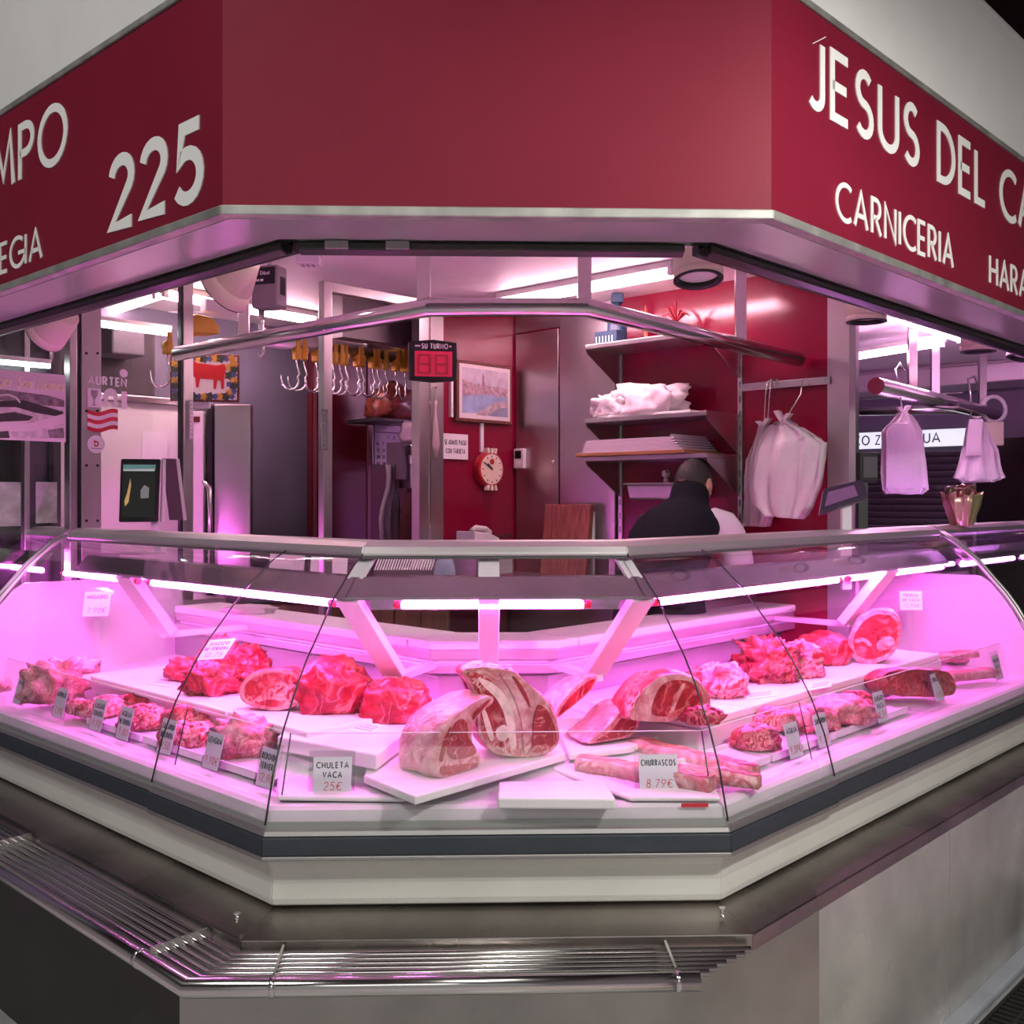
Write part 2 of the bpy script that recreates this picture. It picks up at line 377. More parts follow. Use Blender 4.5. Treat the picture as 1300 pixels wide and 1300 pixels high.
RUNS = (('L', 'm', EL), ('F', 'l', 'r'), ('R', 'm', ER))
def face(side, D):
    """frame of a run face: origin at the mitre corner, r to the right on screen"""
    c = corner('L' if side in 'LF' else 'R', D)
    if side == 'L': return Fr((c.x, c.y, 0), (S2, -S2, 0), (-S2, -S2, 0))
    if side == 'F': return Fr((c.x, c.y, 0), (1, 0, 0), (0, -1, 0))
    return Fr((c.x, c.y, 0), (S2, S2, 0), (S2, -S2, 0))
def mz(D, y): return ZC-(y-Y0)/F*D
FWB = Fr((*hp(1052, 600, WB).xy, 0), (S2, -S2, 0), (-S2, -S2, 0))
FWA = Fr((*hp(655, 600, WA).xy, 0), (S2, S2, 0), (S2, -S2, 0))
def rect(fr, x0, y0, x1, y1):
    a0, _ = fr.ab(x0, (y0+y1)/2); a1, _ = fr.ab(x1, (y0+y1)/2); xm = (x0+x1)/2
    return a0, a1, fr.ab(xm, y1)[1], fr.ab(xm, y0)[1]
# ================================================================== SETTING
FLO = mat('grey terrazzo floor', (.46, .46, .44), .35, var=.12, vscale=8)
YELL = mat('yellow floor paint', (.70, .50, .08), .6)
fl = struct(MB().box(-9, 10, -6, 12, -.36, -.32).build('floor', FLO))
for k, (off, s0, s1) in enumerate(((-.95, 2.4, 5.2), (-.35, 2.0, 7.0), (-1.2, 4.9, 5.3))):
    # painted lines along the right aisle
    p = lambda o, s: ((o+s)/2, (s-o)/2)
    a, b = p(off, s0), p(off, s1)
    MB().bar((*a, -.319), (*b, -.319), .06, .003).build('painted_line', YELL, fl)
struct(MB().box(-9, 10, -6, 12, 5.2, 5.3).build('ceiling_hall', mat('dark hall roof', (.05, .025, .028), .8)))
struct(MB().box(-9, 10, 11.9, 12, -.32, 5.2).build('wall_back', DGREY))
struct(MB().box(-9, -8.9, -6, 12, -.32, 5.2).build('wall_left', WALLG))
struct(MB().box(9.9, 10, -6, 12, -.32, 5.2).build('wall_right', WALLG))
def octpoly(D, l, r): return [plan('L', D, l), plan('L', D, 'm'), plan('R', D, 'm'), plan('R', D, r)]
FZ = Fr((0, 0, 0), (1, 0, 0), (0, 0, 1), (0, 1, 0))
fs = octpoly(2.84, 9, 11); m = MB()
m.fpoly(FZ, [(q.x, q.y) for q in fs]+[(8, 11.5), (-7, 11.5)], -.32, 0.)
struct(m.build('floor_stall', mat('stall floor tiles', (.25, .22, .22), .4)))
cp = octpoly(2.79, 9, 11); m = MB(); m.fpoly(FZ, [(q.x, q.y) for q in cp]+[(8, 11.5), (-7, 11.5)], 2.5, 2.54)
ceil = struct(m.build('ceiling', CEIL))
# ceiling joints: thin raised strips between panels
for k in range(5):
    s = 5.0+k*.9
    MB().bar((-2.2+.0, 2.2+s*.62, 2.498), (.9, s, 2.498), .02, .006).build('ceiling_strip', PLAST, ceil) if k in (1, 3) else None
# soffit behind the sign and the riser up to the ceiling
SOFF = mat('glossy soffit sheet', (.66, .60, .66), .16, .25, bump=.25, bscale=3, coat=.5)
for i, (sd, a, b) in enumerate((('L', 'm', 9), ('F', 'l', 'r'), ('R', 'm', 11))):
    so = MB(); sweep(so, [(2.50, 2.120), (2.69, 2.120), (2.69, 2.135), (2.50, 2.135)], sd, a, b); struct(so.build('trim_%d' % (i+1), SOFF))
    so = MB(); sweep(so, [(2.79, 2.135), (2.80, 2.135), (2.80, 2.5), (2.79, 2.5)], sd, a, b); struct(so.build('trim_%d' % (i+4), CEIL))
# sloping white cornice above the signs
COR = mat('white plaster cornice', (.74, .74, .72), .6, var=.03)
prof = [(2.475, 2.715), (2.462, 2.9), (2.452, 3.06), (2.455, 3.12), (2.475, 3.155), (2.51, 3.17), (2.62, 3.17), (2.62, 2.715)]
for i, (sd, a, b) in enumerate((('L', 'm', 9), ('F', 'l', 'r'), ('R', 'm', 11))):
    so = MB(); sweep(so, prof, sd, a, b); o = struct(so.build('trim_%d' % (i+7), COR, bev=.004))
# ================================================================== SIGN FASCIA
SGN = {}
for sd, a, b, lab in (('L', 'm', 9, 'maroon sign board with white 225 numerals, left of the corner'), ('F', 'l', 'r', 'blank maroon fascia board facing front over the counter'), ('R', 'm', 11, 'maroon sign board reading JESUS DEL CAMPO and CARNICERIA')):
    c = plan(sd, 2.475, a); e = plan(sd, 2.475, b)
    t = thing('fascia_sign', ((c.x+e.x)/2, (c.y+e.y)/2, 2.126), lab, 'sign'); SGN[sd] = t
    sweep(MB(), [(2.475, 2.147), (2.515, 2.147), (2.515, 2.695), (2.475, 2.695)], sd, a, b).build('panel', MAROON, t)
    o = sweep(MB(), [(2.468, 2.122), (2.52, 2.122), (2.52, 2.146), (2.468, 2.146)], sd, a, b).build('bottom_trim', ALUD, t, bev=.003); o['label'] = 'worn aluminium edge strip'
    sweep(MB(), [(2.468, 2.696), (2.52, 2.696), (2.52, 2.714), (2.468, 2.714)], sd, a, b).build('top_trim', ALUD, t, bev=.003)
fl_ = face('L', 2.475); fr_ = face('R', 2.475)
a0, b0 = fl_.ab(138.5, 299); a1, _ = fl_.ab(261, 215); bt = fl_.ab(256, 145)[1]
text_box(fl_, '225', a0, a1, b0, bt-b0, LETTER, SGN['L'], wtf=.165, gapf=.10, each=True, c1=.003)
aO, _ = fl_.ab(86.5, 170); bO = fl_.ab(66, 213)[1]; bT = fl_.ab(72, 129.5)[1]; aP, _ = fl_.ab(24, 200)
hh = bT-bO; xs = fit('PO', aO-aP, hh, .12, .135)
wd = run_width('JESUS DEL CAMPO', hh, xs, hh*.12*min(xs, 1.2), hh*.135)
text(fl_, 'JESUS DEL CAMPO', aO-wd, bO, hh, LETTER, SGN['L'], wt=hh*.135, xs=xs, gap=hh*.12*min(xs, 1.2), each=True, c1=.003)
aA, bA = fl_.ab(54.5, 329); aE, _ = fl_.ab(0, 340); bA2 = fl_.ab(47, 289)[1]; hh = bA2-bA
xs = fit('EGIA', (aA-aE)*1.0, hh, .14, .125)
wd = run_width('HARATEGIA', hh, xs, hh*.14*min(xs, 1.2), hh*.125)
text(fl_, 'HARATEGIA', aA-wd, bA, hh, LETTER, SGN['L'], wt=hh*.125, xs=xs, gap=hh*.14*min(xs, 1.2), each=True, c1=.003)
aJ, _ = fr_.ab(1026, 140); bJ = fr_.ab(1041, 145)[1]; bJt = fr_.ab(1047, 55)[1]; aL, bL = fr_.ab(1251, 268); hh = bJt-bJ
xs = fit('JESUS DEL', aL-aJ, hh, .13, .135)
text(fr_, 'JESUS DEL CAMPO', aJ, bJ, hh, LETTER, SGN['R'], wt=hh*.135, xs=xs, gap=hh*.13*min(xs, 1.2), each=True, c1=.003)
aC, bC = fr_.ab(1060, 280); bC = fr_.ab(1075, 285)[1]; bCt = fr_.ab(1074, 233)[1]; aA, _ = fr_.ab(1210, 341); hh = bCt-bC
text_box(fr_, 'CARNICERIA', aC, aA, bC, hh, LETTER, SGN['R'], wtf=.125, gapf=.14, each=True, c1=.003)
aH, bH = fr_.ab(1255.5, 361); aR, _ = fr_.ab(1292, 380); xs = fit('HAR', aR-aH, hh, .14, .125)
text(fr_, 'HARATEGIA', aH, bH, hh*.98, LETTER, SGN['R'], wt=hh*.125, xs=xs, gap=hh*.14*min(xs, 1.2), each=True, c1=.003)
# a loose splinter above the J
a, b = fr_.ab(1030, 56); a2, b2 = fr_.ab(1045, 48)
o = MB(); o.bar(fr_.p(a, b, .004), fr_.p(a2, b2, .006), .003, .002); o.build('paint_chip', LETTER, SGN['R'])
# ================================================================== SHUTTER TRACK
for sd, a, b, lab in (('L', 'm', 9, 'dark shutter guide rail under the left sign board'), ('F', 'l', 'r', 'dark shutter guide rail across the front opening'), ('R', 'm', 11, 'dark shutter guide rail under the JESUS DEL CAMPO sign')):
    aa, bb = a, b
    if sd == 'F': aa, bb = hp(380, 315, (0, 1, 2.72)).x, hp(868, 315, (0, 1, 2.72)).x
    c = plan(sd, 2.72, aa); e = plan(sd, 2.72, bb)
    t = thing('shutter_track', ((c.x+e.x)/2, (c.y+e.y)/2, 2.07), lab, 'track')
    TR = mat('bronze track', (.055, .06, .05), .25, .7)
    sweep(MB(), [(2.70, 2.098), (2.73, 2.088), (2.755, 2.098), (2.755, 2.119), (2.70, 2.119)], sd, aa, bb).build('rail', TR, t, bev=.004)
    sweep(MB(), [(2.755, 2.106), (2.785, 2.106), (2.785, 2.13), (2.755, 2.13)], sd, aa, bb).build('rear_channel', BLACK, t)
    if sd == 'F':
        for px in (428, 505):
            q = hp(px, 312, (0, 1, 2.70)); MB().box(q.x-.03, q.x+.03, 2.685, 2.70, 2.098, 2.117).build('bracket', GREYP, t)
# ================================================================== BASE, LEDGE
base = thing('counter_plinth', (CX, 2.85, -.32), 'stainless steel clad plinth under the meat display', 'plinth')
xr, xl = hp(1040, 1220, (0, 1, 2.79)).x, hp(228, 1290, (0, 1, 2.79)).x
MB().box(xl, xr, 2.79, 2.82, -.32, .37).build('front_panel', STEELB, base)
SKR = (xr-2.79); p = lambda o, s: Vector(((o+s)/2, (s-o)/2))
def slab(o0, o1, s0, s1, z0, z1):      # box along the right run: o = x-y, s = x+y
    m = MB(); q = [p(o0, s0), p(o0, s1), p(o1, s1), p(o1, s0)]
    return m.hexa([(k.x, k.y, z0) for k in q]+[(k.x, k.y, z1) for k in q])
def slabL(s0, s1, d0, d1, z0, z1):     # box along the left run: s = x+y, d = y-x
    m = MB(); q = [Vector(((s-d)/2, (s+d)/2)) for s, d in ((s0, d0), (s1, d0), (s1, d1), (s0, d1))]
    return m.hexa([(k.x, k.y, z0) for k in q]+[(k.x, k.y, z1) for k in q])
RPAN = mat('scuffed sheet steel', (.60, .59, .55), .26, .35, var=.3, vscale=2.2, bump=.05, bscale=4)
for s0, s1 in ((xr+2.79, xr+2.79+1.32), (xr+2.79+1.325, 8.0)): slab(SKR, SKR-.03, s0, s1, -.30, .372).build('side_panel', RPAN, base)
slabL(xl+2.79, xl+2.79+.03, 2.79-xl, 7.5, -.32, .372).build('side_panel', mat('shaded sheet steel', (.055, .05, .048), .4, .6, var=.2), base)  # left panel steel coloured near black for the shadow under the bag rest
slab(SKR+.085, SKR-.01, xr+2.79-.1, 8.0, -.32, -.29).build('skirting', mat('pale blue grey skirting', (.42, .45, .50), .5, var=.1), base, bev=.01)
led = thing('steel_ledge', (CX, 2.6, .33), 'brushed steel ledge running around the foot of the display case', 'ledge')
LEDG = mat('worn steel ledge', (.33, .30, .28), .28, 1., var=.25, vscale=3, bump=.05, bscale=30)
for sd, a, b in (('L', 'm', 7.5), ('F', 'l', 'r'), ('R', 'm', 8.0)):
    sweep(MB(), [(2.541, .335), (2.541, .377), (2.66, .404), (2.70, .412), (2.85, .412), (2.85, .36), (2.56, .36), (2.56, .335)], sd, a, b).build('ledge_top', LEDG, led, bev=.003)
for px, py in ((301, 1170), (917, 1163)):
    q = hz(px, py, .40); m = MB(); m.cyl(q, q+Vector((0, 0, .018)), .006, 10); m.cyl(q+Vector((0, 0, .018)), q+Vector((0, 0, .022)), .009, 10); m.build('bolt', CHROME, led)
# ================================================================== TUBE SHELF (bag rest)
rk = thing('tubular_bag_shelf', (CX, 2.42, .31), 'polished steel tube bag rest along the left and front of the counter', 'bag rest')
ZR = .350
def tray_path(D, xe): 
    l = plan('L', D, 6.2); c = plan('L', D, 'm'); return [(l.x, l.y, ZR), (c.x, c.y, ZR), (xe, D, ZR)]
rods = [2.518, 2.494, 2.470, 2.446, 2.422, 2.399]
ends = [953, 945, 934, 922, 910, 900]
for D, xe in zip(rods, ends):
    o = MB(); o.tube(tray_path(D, hp(xe, 1220, (0, 1, D)).x), .0085, 12); o.build('rod', CHROME, rk)
o = MB(); o.tube(tray_path(2.357, hp(888, 1248, (0, 1, 2.357)).x), .0225, 20); o.build('front_tube', CHROME, rk)
def bracket(pf, pb):
    m = MB(); pf = Vector((*pf, ZR+.004)); pb = Vector((*pb, ZR+.004)); d = (pf-pb).normalized()
    m.bar(pb, pf, .006, .034); m.build('bracket', CHROME, rk)
    m = MB(); c0 = pf+d*0.0; sd = d.cross(Vector((0, 0, 1)))
    m.tube([c0+d*.0225-sd*.006+Vector((0, 0, -.004)), c0+d*.0225+sd*.006+Vector((0, 0, -.004))], .024, 20); m.build('clamp_ring', CHROME, rk)
for px in (348, 858):
    bracket((hp(px, 1240, (0, 1, 2.38)).x, 2.38), (hp(px+12 if px < 600 else px-14, 1200, (0, 1, 2.53)).x, 2.53))
for px, py in ((185, 1215), (-42, 1085)):
    q = hz(px, py, ZR); dd = q.y-q.x
    f = plan('L', 2.38, dd); b_ = plan('L', 2.535, dd); bracket(f, b_)
# black rubber mat on the floor at the right
mt = thing('rubber_mat', (*p(-1.55, 5.6), -.32), 'black ribbed rubber mat on the floor by the right hand counter', 'mat')
slab(SKR+.12, SKR+.7, 4.2, 7.2, -.32, -.312).build('mat_base', BLACK, mt)
RIB = mat('black rubber', (.02, .02, .02), .55)
for i in range(60):
    s = 4.22+i*.05; slab(SKR+.13, SKR+.69, s, s+.022, -.312, -.30).build('rib', RIB, mt)
for k in range(6):
    o0 = SKR+.12+k*.11; slab(o0, o0+.016, 4.2, 7.2, -.312, -.297).build('cross_rib', RIB, mt)

# pendant lamp that hangs over the right hand aisle
pd = thing('pendant_lamp', (1.75, 1.15, 2.62), 'enamel pendant lamp hanging over the aisle right of the stall corner', 'lamp')
q = Vector((1.75, 1.15, 2.72)); m = MB(); rgp = lambda z, r: [q+Vector((r*math.cos(k*.2618), r*math.sin(k*.2618), z)) for k in range(24)]
m.loft([rgp(.22, .03), rgp(.20, .12), rgp(-.005, .22), rgp(-.005, .215), rgp(.19, .115), rgp(.21, .03)], False); m.build('shade', WHITE, pd); MB().cyl(q+Vector((0, 0, .21)), (q.x, q.y, 5.2), .006, 8).build('cord', BLACK, pd)
# ================================================================== DISPLAY CASE
case = thing('refrigerated_display_case', (CX, 3.0, .412), 'three sided glass fronted refrigerated meat counter', 'display case')
def mitreDz(x, y):      # photo point on the left mitre edge -> (D, z)
    lo, hi = 2.0, 4.0
    for _ in range(50):
        md = (lo+hi)/2; q = corner('L', md); xc = q.x*c_-q.y*s_; yc = q.x*s_+q.y*c_
        if 650+F*xc/yc < x: lo = md
        else: hi = md
    return lo, ZC-(y-Y0)/F*(q.x*s_+q.y*c_)
gl = [mitreDz(x, y) for x, y in ((335.5, 1048), (346, 981.5), (359, 926), (377, 868), (389, 836), (401.5, 808.5), (422, 762), (446, 720.6), (461, 702))]
gin = [(D+.006, z-.003) for D, z in gl]
GPROF = gl+gin[::-1]
def seg(name, prof, m, runs=None, bev=0., parent=None):
    out = []
    for sd, a, b in (runs or RUNS): out.append(sweep(MB(), prof, sd, a, b).build(name, m, parent or case, bev=bev))
    return out
BMP_R = ER
seg('base_panel', [(2.668, .412), (2.662, .418), (2.660, .432), (2.664, .47), (2.660, .51), (2.645, .535), (2.645, .55), (2.9, .55), (2.9, .412)], BASEW, bev=.004)
q = hp(1060, 1003, (1, -1, plan('R', 2.635, 'm').x-plan('R', 2.635, 'm').y)); JR = q.x+q.y
q = hp(194, 985, (1, 1, plan('L', 2.64, 'm').x+plan('L', 2.64, 'm').y)); JL = q.y-q.x
RUN5 = (('L', JL, EL), ('L', 'm', JL), ('F', 'l', 'r'), ('R', 'm', JR), ('R', JR, ER))
for nm, prof, mm in (('bumper_top_strip', [(2.628, .602), (2.632, .612), (2.640, .617), (2.67, .617), (2.67, .600), (2.628, .600)], ALU),
                     ('bumper', [(2.622, .553), (2.622, .599), (2.66, .599), (2.66, .553)], RUBBER),
                     ('bumper_lower_strip', [(2.620, .541), (2.620, .5525), (2.66, .5525), (2.66, .541)], ALU)):
    for i, (sd, a, b) in enumerate(RUN5):
        pr = prof if i in (1, 2, 3) else [(D+.006, z+.0) for D, z in prof]
        sweep(MB(), pr, sd, a, b).build(nm, mm, case, bev=.003)
# glass
GP = []
for sd, a, b in (('L', JL+.006, EL-.01), ('L', 'm', JL-.006), ('F', 'l', 'r'), ('R', 'm', JR-.006), ('R', JR+.006, ER-.01)):
    m = MB(); n = len(GPROF); v = []
    for at in (a, b):
        for D, z in GPROF: w2 = plan(sd, D, at); v.append((w2.x, w2.y, z))
    m.add(v, [(i, i+n, (i+1) % n+n, (i+1) % n) for i in range(n)], True)
    o = m.build('glass_pane', GLASS, case); o['label'] = 'curved clear front glass pane'; GP.append(o)
# seals between panes
SEAL = mat('black glass seal', (.02, .02, .022), .35)
for sd, at in (('L', 'm'), ('R', 'm'), ('L', JL), ('R', JR)):
    o = MB(); o.tube([(*plan(sd, D+.003, at), z-.001) for D, z in gl], .0026, 8); o.build('glass_seal', SEAL, case)
# end glass + edge strip
for sd, at, sg in (('L', EL, 1), ('R', ER, 1)):
    fr = face(sd, 2.64); nrm = (fr.r if sd == 'R' else -fr.r)
    pts = [Vector((*plan(sd, D, at), z)) for D, z in gl+[(3.16, 1.29), (3.5, 1.0), (3.65, .7), (2.66, .62)]]
    n = len(pts); m = MB(); m.add([q for q in pts]+[q+nrm*.008 for q in pts], [tuple(range(n)), tuple(range(2*n-1, n-1, -1))]+[(i, i+n, (i+1) % n+n, (i+1) % n) for i in range(n)])
    m.build('end_glass', GLASS, case)
    o = MB(); o.tube([Vector((*plan(sd, D-.002, at), z+.004)) for D, z in gl], .009, 8); o.build('end_edge_strip', ALU, case)
# solid white lower half of each end wall
for sd, at in (('L', EL-.016), ('R', ER-.016)):
    fr = face(sd, 2.64); nrm = (fr.r if sd == 'R' else -fr.r); low = [k for k in gl if k[1] < 1.09]
    pts = [Vector((*plan(sd, D+.012, at), z)) for D, z in [(2.66, .60)]+low[1:]+[(2.905, 1.10), (3.62, 1.10), (3.65, .60)]]
    n = len(pts); m = MB(); m.add(pts+[q+nrm*.012 for q in pts], [tuple(range(n)), tuple(range(2*n-1, n-1, -1))]+[(i, i+n, (i+1) % n+n, (i+1) % n) for i in range(n)]); m.build('end_panel', mat('white end panel', (.62, .56, .61), .22), case)
# inner tray of the case
INNER = mat('white coated inner tray', (.74, .70, .74), .28, .1, var=.04)
DECKP = [(2.672, .615), (2.672, .645), (2.70, .66), (3.66, .735), (3.66, .60), (2.69, .60)]
seg('deck', DECKP, INNER)
seg('front_lip', [(2.645, .617), (2.652, .66), (2.664, .668), (2.690, .668), (2.690, .66), (2.672, .65), (2.672, .617)], INNER)
seg('glass_channel', [(2.640, .614), (2.640, .634), (2.6445, .634), (2.6445, .614)], mat('grey glass channel', (.42, .44, .42), .35, .4))
STEPZ = .755
tierL = ('L', -.0, 5.62); 
for sd, a, b in (('L', 'm', 5.75), ('R', plan('R', 2.93, 'm').x+plan('R', 2.93, 'm').y+.32, 6.45)):
    sweep(MB(), [(2.95, .68), (2.95, STEPZ), (3.60, STEPZ), (3.60, .68)], sd, a, b).build('raised_tier', INNER, case, bev=.004)
sweep(MB(), [(3.30, .70), (3.30, STEPZ), (3.60, STEPZ), (3.60, .70)], 'F', 'l', 'r').build('raised_tier', INNER, case, bev=.004)
BACKP = mat('pink grey back panel', (.50, .47, .50), .25, .75, var=.08)
seg('back_panel', [(3.60, .62), (3.60, .90), (3.63, .90), (3.63, .62)], BACKP)
for sd, a, b in RUNS:
    # perforated air grille: narrow slats
    for k in range(5):
        z = .838+k*.007
        o = sweep(MB(), [(3.592, z), (3.599, z), (3.599, z+.004), (3.592, z+.004)], sd, a, (b if sd == 'F' else (5.75 if sd == 'L' else 6.4))).build('grille_slat', GREYP, case)
# rear shelf: steel channel; the white boards lie on it as things of their own
SL, SR = 6.13, 6.88
SHR = (('L', 'm', SL), ('F', 'l', 'r'), ('R', 'm', SR))
SHS = mat('pale steel channel', (.66, .62, .65), .3, .7)
seg('shelf_channel', [(3.537, .905), (3.537, .937), (3.80, .937), (3.80, .905)], SHS, SHR, bev=.003)
seg('shelf_lower_channel', [(3.533, .858), (3.533, .889), (3.62, .889), (3.62, .858)], SHS, SHR, bev=.003)
seg('shelf_slot_lining', [(3.56, .889), (3.56, .905), (3.6, .905), (3.6, .889)], PAPER, SHR)
# worker side body below the shelf
seg('rear_body', [(3.66, .0), (3.66, .86), (3.80, .86), (3.80, .0)], STEELD)
# handrail
seg('hand_rail', [(3.098, 1.288), (3.108, 1.308), (3.135, 1.323), (3.20, 1.326), (3.215, 1.31), (3.215, 1.282), (3.10, 1.280)], mat('satin rail', (.60, .57, .57), .42, .75), bev=.004)
seg('rail_gasket', [(3.100, 1.272), (3.100, 1.280), (3.14, 1.280), (3.14, 1.272)], SEAL)
# lamp hood
HOOD = mat('hood steel', (.42, .42, .41), .2, .9, var=.1)
hL = hz(92, 722, 1.17); HL = hL.y-hL.x; hR = hz(1192, 712, 1.17); HR = hR.x+hR.y
HR_ = (('L', 'm', HL), ('F', 'l', 'r'), ('R', 'm', HR))
seg('lamp_hood', [(3.0, 1.160), (3.0, 1.168), (3.055, 1.222), (3.10, 1.224), (3.096, 1.122), (3.090, 1.122), (3.092, 1.214), (3.06, 1.212)], HOOD, HR_)
# tubes with red end caps
RCAP = mat('red lamp holder', (.65, .02, .05), .35, coat=.3)
def casetube(p0, p1, r=.0105):
    d = (p1-p0).normalized(); m = MB(); m.cyl(p0+d*.02, p1-d*.02, r, 12); o = m.build('lamp_tube', TUBEP, case); o['label'] = 'glowing pink white tube lamp'
    for q, s in ((p0, 1), (p1, -1)):
        MB().cyl(q, q+d*s*.022, r*1.1, 10).build('lamp_cap', RCAP, o)
    return o
ZT, DT = 1.142, 3.035
def rowpt(sd, px):
    lo, hi = (0., 9.)
    if sd == 'F': return Vector((hp(px, 767, (0, 1, DT)).x, DT, ZT))
    c = plan(sd, DT, 'm'); pl = (1, 1, c.x+c.y) if sd == 'L' else (1, -1, c.x-c.y)
    q = hp(px, 740, pl); return Vector((q.x, q.y, ZT))
for sd, x0, x1 in (('L', 80, 176), ('L', 190, 425), ('F', 500, 750), ('R', 830, 1066), ('R', 1075, 1198)): casetube(rowpt(sd, x0), rowpt(sd, x1))
# arms that carry the hood
ARM = mat('lilac white arm', (.74, .70, .74), .35)
def arm(p0, p1, w=.058, d=.018):
    o = MB().bar(p0, p1, w, d, up=(0, 0, 1)).build('hood_arm', ARM, case, bev=.003)
    q = Vector(p1)-(Vector(p1)-Vector(p0)).normalized()*.03
    return o
for sd in 'LR':
    a = plan(sd, 3.02, 'm'); b = plan(sd, 3.29, 'm'); arm((a.x, a.y, 1.165), (b.x, b.y, .90), .075, .03)
    a = plan(sd, 3.27, 'm'); b = plan(sd, 3.56, 'm'); MB().bar((a.x, a.y, .885), (b.x, b.y, .885), .04, .02).build('shelf_bracket', ARM, case)
for sd, at, dD in (('L', 5.33, 3.19), ('R', 5.925, 3.21)):
    a = plan(sd, 3.02, at); b = plan(sd, dD, at); arm((a.x, a.y, 1.165), (b.x, b.y, .93), .12, .04)
    a = plan(sd, dD-.02, at); b = plan(sd, 3.56, at); MB().bar((a.x, a.y, .92), (b.x, b.y, .92), .04, .02).build('shelf_bracket', ARM, case)
xm = hp(620, 750, (0, 1, 3.3)).x
arm((xm, 3.02, 1.16), (xm, 3.29, .885), .062)
MB().bar((xm, 3.27, .885), (xm, 3.56, .885), .05, .02).build('shelf_bracket', ARM, case)
MB().bar((xm, 3.14, 1.28), (xm, 3.06, 1.215), .062, .01).build('rail_bracket', ARM, case)
for dx in (-.012, .012): MB().box(xm+dx-.008, xm+dx+.008, 3.118, 3.126, 1.258, 1.272).build('screw_plate', GREYP, case)
for sd in 'LR':
    a = plan(sd, 3.14, 'm'); b = plan(sd, 3.06, 'm'); MB().bar((a.x, a.y, 1.28), (b.x, b.y, 1.215), .05, .01).build('rail_bracket', ARM, case)
# low inner glass guard standing on the deck
LGP = [(2.700, .668), (2.742, .835), (2.746, .834), (2.704, .667)]
for sd, a, b in (('L', JL+.05, 5.9), ('L', 'm', JL-.06), ('F', 'l', 'r'), ('R', 'm', JR-.06), ('R', JR+.05, 6.6)):
    sweep(MB(), LGP, sd, a, b).build('inner_glass_guard', GLASS, case)
for sd, at in (('L', 'm'), ('R', 'm'), ('L', JL-.02), ('R', JR-.02)):
    o = MB(); q0 = plan(sd, 2.702, at); q1 = plan(sd, 2.744, at); o.tube([(q0.x, q0.y, .668), (q1.x, q1.y, .835)], .002, 6); o.build('guard_edge', SEAL, case)
for sd, a, b in (('L', JL+.05, 5.9), ('L', 'm', JL-.06), ('F', 'l', 'r'), ('R', 'm', JR-.06), ('R', JR+.05, 6.6)):
    o = MB(); q0 = plan(sd, 2.744, a); q1 = plan(sd, 2.744, b); o.tube([(q0.x, q0.y, .835), (q1.x, q1.y, .835)], .0013, 6); o.build('guard_top_edge', mat('glass edge', (.85, .85, .88), .3), case)
# maker's small red sticker and grey mark on the lip
ff = face('F', 2.652); a, b = ff.ab(862, 1020); 
q = hp(882, 1022, (0, 1, 2.646)); f2 = Fr((q.x, 2.645, q.z), (1, 0, 0), (0, -1, 0))
MB().fbox(f2, -.035, .035, -.005, .005, 0, .001).build('red_sticker', RCAP, case)
# ---------------- white boards on the rear shelf (things)
def board_seg(name, prof, sd, a, b, lab, cat='cutting board', m=BOARD, bev=.006):
    return tag(sweep(MB(), prof, sd, a, b).build(name, m, None, bev=bev), lab, cat)
SB = [(3.53, .938), (3.53, .968), (3.77, .968), (3.77, .938)]
g = 'white boards on the rear shelf'
tag(board_seg('cutting_board', SB, 'L', plan('L', 3.53, 'm').y-plan('L', 3.53, 'm').x+.17, SL, 'long white cutting board on the shelf behind the left glass'), group=g)
# centre board wraps the corner: one trapezoid board
m = MB(); pts = [plan('L', 3.53, plan('L', 3.53, 'm').y-plan('L', 3.53, 'm').x+.16), plan('L', 3.53, 'm'), plan('R', 3.53, 'm'), plan('R', 3.53, plan('R', 3.53, 'm').x+plan('R', 3.53, 'm').y+.16)]
bk = [plan('R', 3.77, plan('R', 3.53, 'm').x+plan('R', 3.53, 'm').y+.16), plan('R', 3.77, 'm'), plan('L', 3.77, 'm'), plan('L', 3.77, plan('L', 3.53, 'm').y-plan('L', 3.53, 'm').x+.16)]
m.fpoly(FZ, [tuple(k) for k in pts+bk], .938, .968); tag(m.build('cutting_board', BOARD, None, bev=.006), 'angled white cutting board on the shelf at the front corner', 'cutting board', g)
tag(board_seg('cutting_board', SB, 'R', plan('R', 3.53, 'm').x+plan('R', 3.53, 'm').y+.17, SR, 'long white cutting board on the shelf behind the right glass'), group=g)
# ================================================================== INNER WALLS
def wallbox(fr, a0, a1, b0, b1, c0, c1, name, m, parent=None, bev=0.): return MB().fbox(fr, a0, a1, b0, b1, c0, c1).build(name, m, parent, bev=bev)
aW = lambda px: FWB.ab(px, 600)[0]
wb = struct(wallbox(FWB, aW(655)-.1, 0, 0, 2.5, -.08, 0, 'wall_right_inner', REDW))
# red panel is the wall itself; steel clad cabinet doors to its left
sd_ = thing('steel_wall_cabinet', tuple(FWB.p((aW(656)+aW(783))/2, 0, .01)), 'tall two door brushed steel wall cabinet beside the clock wall', 'cabinet')
wallbox(FWB, aW(656), aW(779), 2.40, 2.5, 0, .012, 'header', STEELD, sd_)
d1 = wallbox(FWB, aW(656)+.006, aW(711), 0, 2.39, .0, .016, 'door', STEELD, sd_, .003); d2 = wallbox(FWB, aW(713), aW(777), 0, 2.5, .0, .016, 'door', STEELD, sd_, .003)
MB().cyl(FWB.p(aW(706), FWB.ab(706, 586)[1], .016), FWB.p(aW(706), FWB.ab(706, 586)[1], .026), .010, 12).build('lock', CHROME, d1)
wallbox(FWB, aW(777), aW(785), 0, 2.5, 0, .03, 'edge_post', STEEL, sd_, .003)
